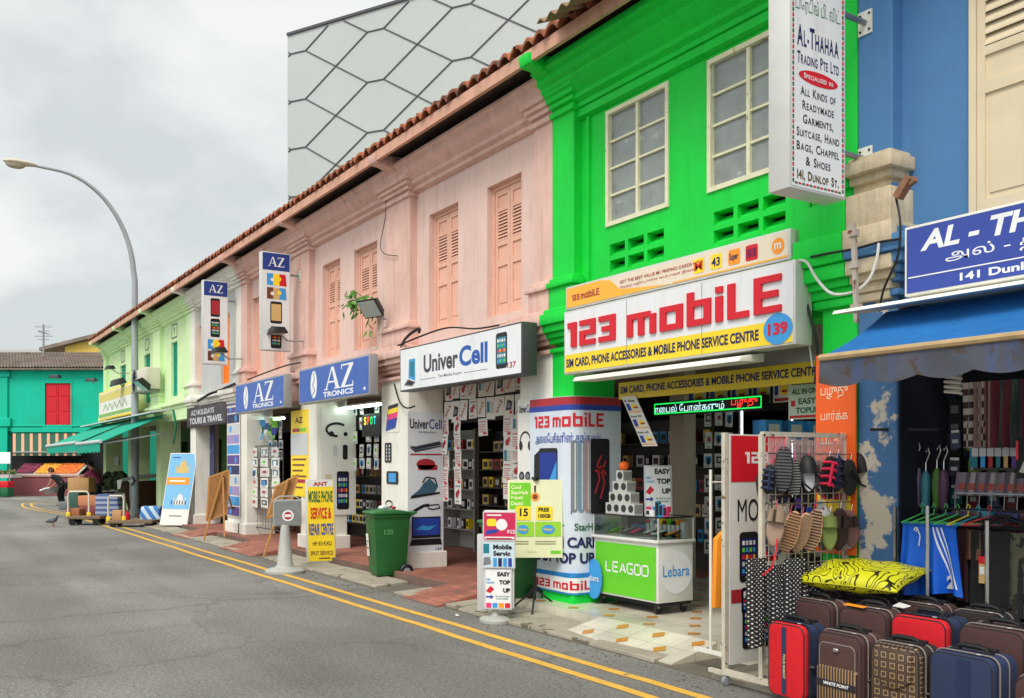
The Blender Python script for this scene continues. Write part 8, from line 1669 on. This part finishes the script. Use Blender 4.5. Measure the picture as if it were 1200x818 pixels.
for p0, p1, cols, nm, lab in ((16, 39, ((120, 30, 70), (150, 40, 80), (90, 24, 60)), 'plums', 'heap of dark purple fruit on the stall under the striped awning'), (40, 62, ((240, 180, 40), (230, 150, 30)), 'mangoes', 'heap of yellow fruit on the stall under the striped awning'), (63, 90, ((240, 130, 30), (224, 100, 30)), 'oranges', 'heap of orange fruit on the stall under the striped awning')):
    mb = MB(); ms = [C_('fruit_%d_%d' % (p0, i), c) for i, c in enumerate(cols)]
    for r in range(7):
        for i in range(int((p1 - p0) * .55)): mb.use(random.choice(ms)); c = fr(p0 + (p1 - p0) * (i + .5 + .4 * (r % 2)) / ((p1 - p0) * .55), 556, 47.7) + AX * (.1 + r * .15) + UZ * (.09 + r * .068 + rnd(0, .03)); mb.ball(c, .065, 6, 4)
    single(mb, nm, lab, 'fruit', kind='stuff', smooth=True)
AS = thing('awning', 'green and salmon striped awning over the fruit stall', 'awning', tuple(fr(50, 531, 48.4))); mb = MB(); g1, g2 = C_('awning_dark_green', (40, 84, 66)), C_('awning_salmon', (206, 150, 120)); n = 24
for i in range(n):
    mb.use(g1 if i % 3 else g2); a, b = 15 + 80 * i / n, 15 + 80 * (i + 1) / n; mb.poly([fr(a, 530, 48.3), fr(b, 530, 48.3), fr(b, 508, 49.6), fr(a, 508, 49.6)]); mb.poly([fr(a, 534, 48.3), fr(b, 534, 48.3), fr(b, 530, 48.3), fr(a, 530, 48.3)])
mb.build('canopy', None, AS); mb = MB(); mb.tube([fr(15, 530, 48.28), fr(95, 530, 48.28)], .04, 6); mb.build('front_bar', M_greymetal, AS)
SL = thing('produce_stall', 'second stall with white cloth cover at the left edge of the photo', 'market stall', tuple(fr(4, 581, 46).xy) + (0,)); mb = MB(); a, b, q = fr(-22, 542, 45.6), fr(12, 542, 45.6), fr(12, 530, 46.6); mb.prism([a, b, q, fr(-22, 530, 46.6)], UZ * -.06); mb.build('cover', K_paper, SL)
mb = MB(); fbox(mb, -22, 13, 556, 560, 46, 1); mb.build('tabletop', K_lgrey, SL)
for px in (-20, 11): mb = MB(); mb.bar(fr(px, 543, 46), fr(px, 582.5, 46), .06); mb.build('post', M_greymetal, SL)
for i, (px, c, lab) in enumerate(((-6, K_red, 'red'), (4, K_red, 'second red'))): mb = MB(); fbox(mb, px - 4, px + 5, 564, 571.5, 45.5, .6); single(mb, 'crate', lab + ' produce crate stacked at the left edge stall', 'crate', c, bevel=.02)
for i, px in enumerate((-6, 4)): mb = MB(); fbox(mb, px - 4, px + 5, 572, 582, 45.5, .6); single(mb, 'crate', ('outer', 'inner')[i] + ' dark green crate on the ground at the left edge stall', 'crate', K_dgrn, bevel=.02)
mb = MB()
for i in range(60): c = fr(rnd(-20, 11), 555, 46.2) + AX * rnd(0, .7) + UZ * rnd(0, .15); mb.use(random.choice([C_('leafy', (90, 130, 50)), C_('root_tan', (190, 170, 110))])); mb.ball(c, rnd(.05, .09), 6, 4)
single(mb, 'vegetables', 'mixed green and tan vegetables on the left edge stall table', 'vegetables', kind='stuff')
mb = MB()
for i in range(90): c = fr(rnd(122, 146), rnd(556, 574), rnd(31, 32.5)); mb.ball(c, rnd(.08, .16), 6, 4)
single(mb, 'leafy_vegetables', 'dark leafy vegetables piled under the teal awning behind the plywood cart', 'vegetables', mat('dark_leafy', (58, 76, 44), .8, var=.4, vs=9), kind='stuff')
t = thing('vegetable_table', 'low table carrying dark leafy vegetables under the teal awning', 'table', tuple(fr(134, 590, 32).xy) + (0,)); mb = MB(); fbox(mb, 120, 148, 572, 576, 31.2, 1.4); mb.build('tabletop', K_lgrey, t)
for px in (121, 147): mb = MB(); fbox(mb, px - .8, px + .8, 576.2, 600, 31.3, .06); mb.build('leg', M_greymetal, t)
mb = MB(); fbox(mb, 134, 139, 535, 545, 33, .1); single(mb, 'hanging_board', 'small pale board hanging under the teal awning', 'board', K_lgrey)
# lamp heads over the teal house, plywood cart, bags, trolleys
for px, py, lab in ((70, 443, 'black lamp on the teal wall over the red shutters'), (112, 447, 'black lamp at the right of the teal wall near the pale green house')): p = fr(px, py, 49.4); q = flood(lab, p, .5, .1, 1.4, tt)
PC = thing('covered_cart', 'plywood market cart with a white cloth top behind the lamp post', 'cart', tuple(fr(165, 606, 28.8).xy) + (0,)); M_ply = mat('stained_plywood', (128, 96, 72), .85, var=.2, vs=3, streak=.4, scol=(84, 64, 50))
s1, s2 = 28.9, 31.5; mb = MB(); q = [fr(143, 565, s1), fr(195, 562, s2 - 1), fr(192, 602, s2 - 1), fr(152, 606, s1)]; mb.prism(q, AX * .9); mb.build('side_panel', M_ply, PC, bevel=.01)
mb = MB(); q = [fr(137, 563, s1 - .3), fr(197, 556, s2 - 1.2), fr(197, 556, s2 - 1.2) + AX * 1.3 + UZ * .06, fr(140, 557, s1 - .3) + AX * 1.2]; mb.prism(q, UZ * -.05); mb.build('cloth_top', K_paper, PC); mb = MB(); mb.prism([fr(137, 563, s1 - .31), fr(143, 562, s1 - .31), fr(141, 572, s1 - .31), fr(138, 574, s1 - .31)], AX * .02); mb.build('cloth_drop', K_paper, PC)
for px, s_ in ((154, s1 + .1), (190, s2 - .9)): mb = MB(); p = fr(px, 600, s_); mb.box(p.x - .05, p.y - .05, .0, p.x + .05, p.y + .05, .5); mb.build('leg', M_ply, PC)
def plaid(name, c1, c2, sc):
    m, t_, b_ = nodemat(name, .7); n = t_.nodes.new; l = t_.links.new; tc = n('ShaderNodeTexCoord'); a = n('ShaderNodeTexWave'); a.inputs['Scale'].default_value = sc; a.bands_direction = 'DIAGONAL' if 'strip' in name else 'Z'; l(tc.outputs['Object'], a.inputs['Vector']); r = n('ShaderNodeValToRGB'); r.color_ramp.interpolation = 'CONSTANT'; r.color_ramp.elements[0].color = lin(c1); r.color_ramp.elements[1].position = .55; r.color_ramp.elements[1].color = lin(c2); l(a.outputs['Fac'], r.inputs[0]); l(r.outputs[0], b_.inputs['Base Color']); return m
def softbag(name, label, px, y0, y1, s, wpx, m):
    c = fr(px, y1, s); k = s / 1100; w, h = wpx * k, (y1 - y0) * k; mb = MB(); mb.xf = Matrix.Translation((c.x, c.y, .02)) @ Matrix.Rotation(tt, 4, 'Z'); n = 6; vs = []
    for i in range(n + 1):
        v = i / n; f = 1 + .10 * math.sin(math.pi * v); vs += [(-w / 2 * f + rnd(-.02, .02), -w * .3 * f, h * v), (w / 2 * f + rnd(-.02, .02), -w * .3 * f, h * v), (w / 2 * f, w * .3 * f, h * v), (-w / 2 * f, w * .3 * f, h * v)]
    mb.add(vs, [(3, 2, 1, 0), tuple(4 * n + j for j in range(4))] + [(i * 4 + j, i * 4 + (j + 1) % 4, i * 4 + 4 + (j + 1) % 4, i * 4 + 4 + j) for i in range(n) for j in range(4)]); return single(mb, name, label, 'bag', m, bevel=.04, seg=3)
softbag('checked_bag', 'blue checked laundry bag standing between the two trolleys', 128, 582, 612, 27.2, 25, plaid('blue_check', (70, 90, 140), (150, 160, 180), 2.2)); softbag('striped_bag', 'blue and white striped sack lying at the foot of the lamp post', 178, 597, 617, 25.6, 22, plaid('blue_strips', (60, 120, 190), (190, 210, 225), 1.8))
M_card = mat('cardboard', (184, 142, 96), .85, var=.12, vs=5)
for nm, lab, px0, px1, y0, y1, s, m_, d in (('cardboard_box', 'open brown cardboard box under the hand of the man in maroon', 79, 104, 560, 577, 30, M_card, .5), ('cardboard_box', 'brown cardboard box stacked on the dark red crate', 91, 116, 581, 593, 27.5, mat('cardboard_warm', (190, 124, 90), .85), .5), ('crate', 'dark red crate on the flat trolley', 92, 116, 593.2, 607, 27.4, C_('crate_wine', (120, 50, 52)), .6), ('crate', 'dark green tub behind the flat trolley', 79, 92, 577, 597, 29, C_('tub_green', (50, 84, 74)), .5), ('produce_sack', 'brown paper sack slumped on the flat trolley', 77, 93, 596, 606, 25.2, mat('sack_brown', (160, 100, 70), .9, var=.3, vs=9), .4), ('grey_tub', 'grey tub on the road beside the woman in black', 68, 80, 588, 596, 33.5, C_('tub_grey', (110, 116, 118)), .4)):
    mb = MB(); fbox(mb, px0, px1, y0, y1, s, d); z0 = min(p.z for p in mb.v)
    if nm in ('grey_tub',) or 'tub' in lab: 
        for p in mb.v:
            if p.z - z0 < 1e-3: p.z = .01
    single(mb, nm, lab, 'box' if 'box' in nm else ('crate' if nm == 'crate' else nm.split('_')[-1]), m_, bevel=.025)
t = thing('folding_stand', 'dark stand carrying the open cardboard box', 'stand', tuple(fr(92, 597, 30.2).xy) + (0,)); mb = MB(); fbox(mb, 80, 103, 577.2, 579, 30, .5); mb.build('top', M_cabd, t)
for px in (81, 102): mb = MB(); p = fr(px, 579, 30.2); mb.box(p.x - .03, p.y - .03, 0, p.x + .03, p.y + .03, p.z); mb.build('leg', M_cabd, t)
def trolley(lab, px0, px1, yp, yw, s, hx0, hx1, hy):
    t = thing('platform_trolley', lab, 'trolley', tuple(fr((px0 + px1) / 2, yw, s).xy) + (0,), 0, 'platform trolleys on the road'); mb = MB(); fbox(mb, px0, px1, yp, yp + 3.5, s, .55); mb.build('platform', mat('platform_wood', (120, 100, 80), .8, var=.2, vs=4), t, bevel=.01)
    for px in (px0 + 5, px1 - 6):
        for d in (.08, .47): mb = MB(); c = fr(px, yp, s) + AX * d; c.z = .085; mb.xf = Matrix.Translation(c) @ Matrix.Rotation(tt, 4, 'Z'); mb.lathe([(.04, -.03), (.085, -.025), (.085, .025), (.04, .03)], 14, (0, 0, 0), 'y'); mb.build('wheel', M_black, t, smooth=True)
    for px in (px0 + 5, px1 - 6): mb = MB(); fbox(mb, px - 2.5, px + 2.5, yp + 3.6, yw - 4.5, s + .1, .35); mb.build('axle_mount', M_dark, t)
    mb = MB(); mb.tube([fr(hx0, yp, s + .25), fr(hx0, hy + 3, s + .25), fr(hx0 + 2, hy, s + .25), fr(hx1 - 2, hy, s + .25), fr(hx1, hy + 3, s + .25), fr(hx1, yp, s + .25)], .025, 8); mb.build('push_handle', mat('cream_tube', (206, 200, 180), .4, var=.05), t, smooth=True)
    for px in (hx0, hx1): mb = MB(); mb.cbox(fr(px, yp - 1.5, s + .25), (.09, .09, .14)); mb.build('hinge_block', K_yel, t, bevel=.01)
    return t
trolley('flat platform trolley loaded with crates and a brown sack', 78, 117, 605, 616.5, 24.9, 80, 104, 576); trolley('empty flat platform trolley at the foot of the lamp post', 126, 178, 610, 618.5, 24.2, 127, 145, 581)
mb = MB(); fbox(mb, 131, 142, 598, 609.8, 24.5, .3); single(mb, 'cardboard_box', 'small tan box standing on the trolley by the lamp post', 'box', M_card, bevel=.02); mb = MB(); mb.lathe([(.09, 0), (.1, .12), (.07, .2), (.04, .24)], 12, fr(148, 609.8, 24.55)); single(mb, 'red_can', 'red can standing on the trolley by the lamp post', 'can', K_red, smooth=True)
# ------------------------------------------------------------------ people and pigeon
M_skin = mat('skin', (176, 122, 96), .6, var=.05); M_hair = mat('dark_hair', (26, 22, 22), .7, var=.1); M_brhair = mat('brown_hair', (90, 50, 36), .7, var=.1)
def skinned(name, pts, edges, m, par, lv=2):
    """one continuous surface grown round a skeleton; pts {key: (x, y, z, radius)}"""
    ks = list(pts); me = bpy.data.meshes.new(name); me.from_pydata([pts[k][:3] for k in ks], [(ks.index(a), ks.index(b)) for a, b in edges], [])
    o = bpy.data.objects.new(name, me); COL.objects.link(o); o.modifiers.new('s', 'SKIN'); sv = me.skin_vertices[0].data
    for i, k in enumerate(ks): r = pts[k][3]; sv[i].radius = (r, r) if not isinstance(r, tuple) else r
    sv[0].use_root = True; q = o.modifiers.new('d', 'SUBSURF'); q.levels = lv; q.render_levels = lv
    dg = bpy.context.evaluated_depsgraph_get(); m2 = bpy.data.meshes.new_from_object(o.evaluated_get(dg)); bpy.data.objects.remove(o)
    m2.materials.clear(); m2.materials.append(m); m2.polygons.foreach_set('use_smooth', [True] * len(m2.polygons)); ob = bpy.data.objects.new(name, m2); COL.objects.link(ob); ob.parent = par; WM[ob.name] = WM[par.name].copy(); return ob
def hand(pts, edges, w, d):
    """palm, four fingers and a thumb beyond wrist key w along direction d"""
    x, y, z, r = pts[w]; d = Vector(d).normalized(); s_ = d.cross(Vector((0, 1, 0))).normalized(); k = w + 'p'; c = Vector((x, y, z)); p = c + d * .06; pts[k] = (*p, .032); edges.append((w, k))
    for i, l in enumerate((.075, .085, .08, .065)): q = p + d * l * .6 + Vector((0, (i - 1.5) * .022, 0)); e = q + d * l * .4 + s_ * .015; pts[k + 'f%d' % i] = (*q, .010); pts[k + 'g%d' % i] = (*e, .008); edges += [(k, k + 'f%d' % i), (k + 'f%d' % i, k + 'g%d' % i)]
    q = c + d * .03 + Vector((0, .05, 0)); e = q + d * .04; pts[k + 't'] = (*q, .011); pts[k + 'u'] = (*e, .009); edges += [(w, k + 't'), (k + 't', k + 'u')]
def face(mb_m, par, c, f, up, hair, long=False):
    f = Vector(f).normalized(); up = Vector(up).normalized(); rt = f.cross(up).normalized()
    mb = MB(); mb.use(K_white)
    for s_ in (-1, 1): mb.use(K_white); mb.ball(c + f * .093 + rt * .033 * s_, .014, 8, 6); mb.use(K_blk); mb.ball(c + f * .105 + rt * .033 * s_, .007, 6, 4)
    mb.use(M_skin); mb.ball(c + f * .112 - up * .028, (.016, .016, .022), 8, 6); [mb.ball(c + rt * .083 * s_ - up * .01, (.02, .02, .03), 8, 6) for s_ in (-1, 1)]; mb.use(C_('lips', (140, 70, 66))); mb.ball(c + f * .098 - up * .062, (.02, .02, .008), 8, 4); mb.build('facial_features', None, par, local=True, smooth=True)
    mb = MB(); mb.ball(c - f * .022 + up * .03, (.10, .10, .112), 14, 10); mb.ball(c - f * .05 - up * .02, (.085, .085, .10), 12, 8); mb.build('hair', hair, par, local=True, smooth=True)
def person(label, px, py, s, P_, E_, torso, tE, legs, lE, mtop, mleg, hair, headc, facing, up, hands, zs=1):
    g = fr(px, py, s); t = thing('person', label, 'person', (g.x, g.y, 0), tt)
    for w, d in hands: hand(P_, E_, w, d)
    skinned('body', P_, E_, M_skin, t); skinned('shirt', torso, tE, mtop, t); skinned('trousers', legs, lE, mleg, t)
    face(None, t, Vector(headc), facing, up, hair); return t
# local axes of a person: x to the photo's right, y away from the camera, z up
P1 = {'pel': (.12, 0, .82, .12), 'chest': (-.16, 0, 1.12, .115), 'neck': (-.27, -.01, 1.24, .05), 'head': (-.33, -.02, 1.335, .085), 'top': (-.37, -.02, 1.41, .075), 'sl': (-.20, -.17, 1.14, .05), 'el': (-.26, -.22, .90, .04), 'wl': (-.40, -.18, .72, .027), 'sr': (-.14, .17, 1.14, .05), 'er': (-.22, .22, .90, .04), 'wr': (-.38, .16, .74, .027),
      'hl': (.12, -.09, .80, .09), 'kl': (.02, -.10, .44, .062), 'al': (.08, -.10, .08, .04), 'fl': (-.08, -.10, .035, .035), 'hr': (.12, .09, .80, .09), 'kr': (.04, .10, .44, .062), 'ar': (.12, .10, .08, .04), 'fr': (-.04, .10, .035, .035)}
EB = [('pel', 'chest'), ('chest', 'neck'), ('neck', 'head'), ('head', 'top'), ('chest', 'sl'), ('sl', 'el'), ('el', 'wl'), ('chest', 'sr'), ('sr', 'er'), ('er', 'wr'), ('pel', 'hl'), ('hl', 'kl'), ('kl', 'al'), ('al', 'fl'), ('pel', 'hr'), ('hr', 'kr'), ('kr', 'ar'), ('ar', 'fr')]
def clothes(P_, sleeve=.55, leg=1.0):
    v = lambda k, a: (*P_[k][:3], P_[k][3] + a); lerp = lambda a, b, f, r: tuple(P_[a][i] + (P_[b][i] - P_[a][i]) * f for i in range(3)) + (r,)
    T = {'pel': v('pel', .025), 'chest': v('chest', .035), 'neck': lerp('chest', 'neck', .6, .075), 'sl': v('sl', .03), 'll': lerp('sl', 'el', sleeve, .062), 'sr': v('sr', .03), 'lr': lerp('sr', 'er', sleeve, .062)}; te = [('pel', 'chest'), ('chest', 'neck'), ('chest', 'sl'), ('sl', 'll'), ('chest', 'sr'), ('sr', 'lr')]
    L_ = {'pel': v('pel', .02), 'hl': v('hl', .022), 'kl': v('kl', .022), 'al': lerp('kl', 'al', leg * .92, .055), 'hr': v('hr', .022), 'kr': v('kr', .022), 'ar': lerp('kr', 'ar', leg * .92, .055)}; le = [('pel', 'hl'), ('hl', 'kl'), ('kl', 'al'), ('pel', 'hr'), ('hr', 'kr'), ('kr', 'ar')]
    return T, te, L_, le
T, te, L_, le = clothes(P1)
person('woman in black top and trousers bending forward with a grey basket', 70, 593.5, 36.5, P1, list(EB), T, te, L_, le, C_('black_top', (34, 34, 38), rough=.8), C_('black_trousers', (30, 30, 34), rough=.8), M_brhair, (-.345, -.02, 1.36), (-.75, -.25, -.55), (-.6, 0, .75), [('wl', (-.6, 0, -.6)), ('wr', (-.6, 0, -.6))])
c = fr(61, 580, 36.2); mb = MB(); mb.xf = Matrix.Translation((c.x, c.y, 0)) @ Matrix.Rotation(tt, 4, 'Z') @ Matrix.Rotation(-.25, 4, 'Y'); mb.lathe([(.20, .46), (.30, .64), (.32, .655), (.29, .65), (.19, .48)], 18, (.12, 0, .02), sx=1.1, sy=.8); mb.use(K_white)
for i in range(9): mb.ball((-.1 + rnd(-.12, .12), rnd(-.12, .12), .66 + rnd(0, .05)), (.08, .05, .04), 7, 5)
single(mb, 'basket', 'grey basket of white goods held by the bending woman', 'basket', C_('basket_grey', (140, 140, 138)) if False else None) if False else None
mb.mats = [C_('basket_grey', (140, 140, 138)), K_white]; mb.mi = [0 if i < 18 * 4 + 2 else 1 for i in range(len(mb.f))]; single(mb, 'basket', 'grey basket of white goods held by the bending woman', 'basket', smooth=True)
P2 = {'pel': (.10, 0, .92, .14), 'chest': (-.04, 0, 1.30, .155), 'neck': (-.12, 0, 1.47, .058), 'head': (-.20, 0, 1.58, .092), 'top': (-.22, 0, 1.67, .082), 'sl': (-.08, -.21, 1.36, .065), 'el': (-.34, -.22, 1.20, .045), 'wl': (-.60, -.16, 1.16, .03), 'sr': (-.02, .21, 1.36, .065), 'er': (-.24, .22, 1.12, .045), 'wr': (-.48, .16, 1.05, .03),
      'hl': (.10, -.10, .88, .10), 'kl': (.06, -.12, .48, .068), 'al': (.10, -.12, .08, .045), 'fl': (-.08, -.12, .04, .04), 'hr': (.10, .10, .88, .10), 'kr': (.08, .12, .48, .068), 'ar': (.14, .12, .08, .045), 'fr': (-.04, .12, .04, .04)}
T, te, L_, le = clothes(P2, .8)
person('man in maroon shirt reaching over a cardboard box under the teal awning', 112, 599, 31.3, P2, list(EB), T, te, L_, le, C_('maroon_shirt', (146, 58, 90), rough=.85), C_('dark_trousers', (40, 40, 48), rough=.85), M_hair, (-.205, 0, 1.60), (-.85, -.1, -.4), (-.4, 0, .9), [('wl', (-.9, 0, -.25)), ('wr', (-.9, 0, -.2))])
g = G(62, 617.5); t = thing('pigeon', 'dark grey pigeon standing on the road near the trolleys', 'bird', (g.x, g.y, 0), tt); M_pig = mat('pigeon_grey', (70, 72, 82), .7, var=.2, vs=20)
skinned('body', {'b': (0, 0, .17, .062), 'r': (-.08, 0, .15, .045), 't': (-.2, 0, .125, .018), 'c': (.07, 0, .19, .05), 'n': (.11, 0, .25, .03), 'h': (.125, 0, .295, .028)}, [('b', 'r'), ('r', 't'), ('b', 'c'), ('c', 'n'), ('n', 'h')], M_pig, t)
for y in (-.03, .03): mb = MB(); mb.tube([(.0, y, .12), (.01, y, .012), (.05, y, .006)], .007, 6); mb.build('leg', C_('pigeon_leg', (150, 70, 70)), t, local=True)
mb = MB(); mb.lathe([(.008, 0), (.002, .03)], 6, (.15, 0, .29), 'x'); mb.build('beak', M_dark, t, local=True)
for y in (-1, 1): mb = MB(); mb.ball((-.03, y * .055, .17), (.10, .012, .04), 10, 6); mb.build('wing', mat('pigeon_wing', (92, 94, 104), .7), t, local=True, smooth=True)
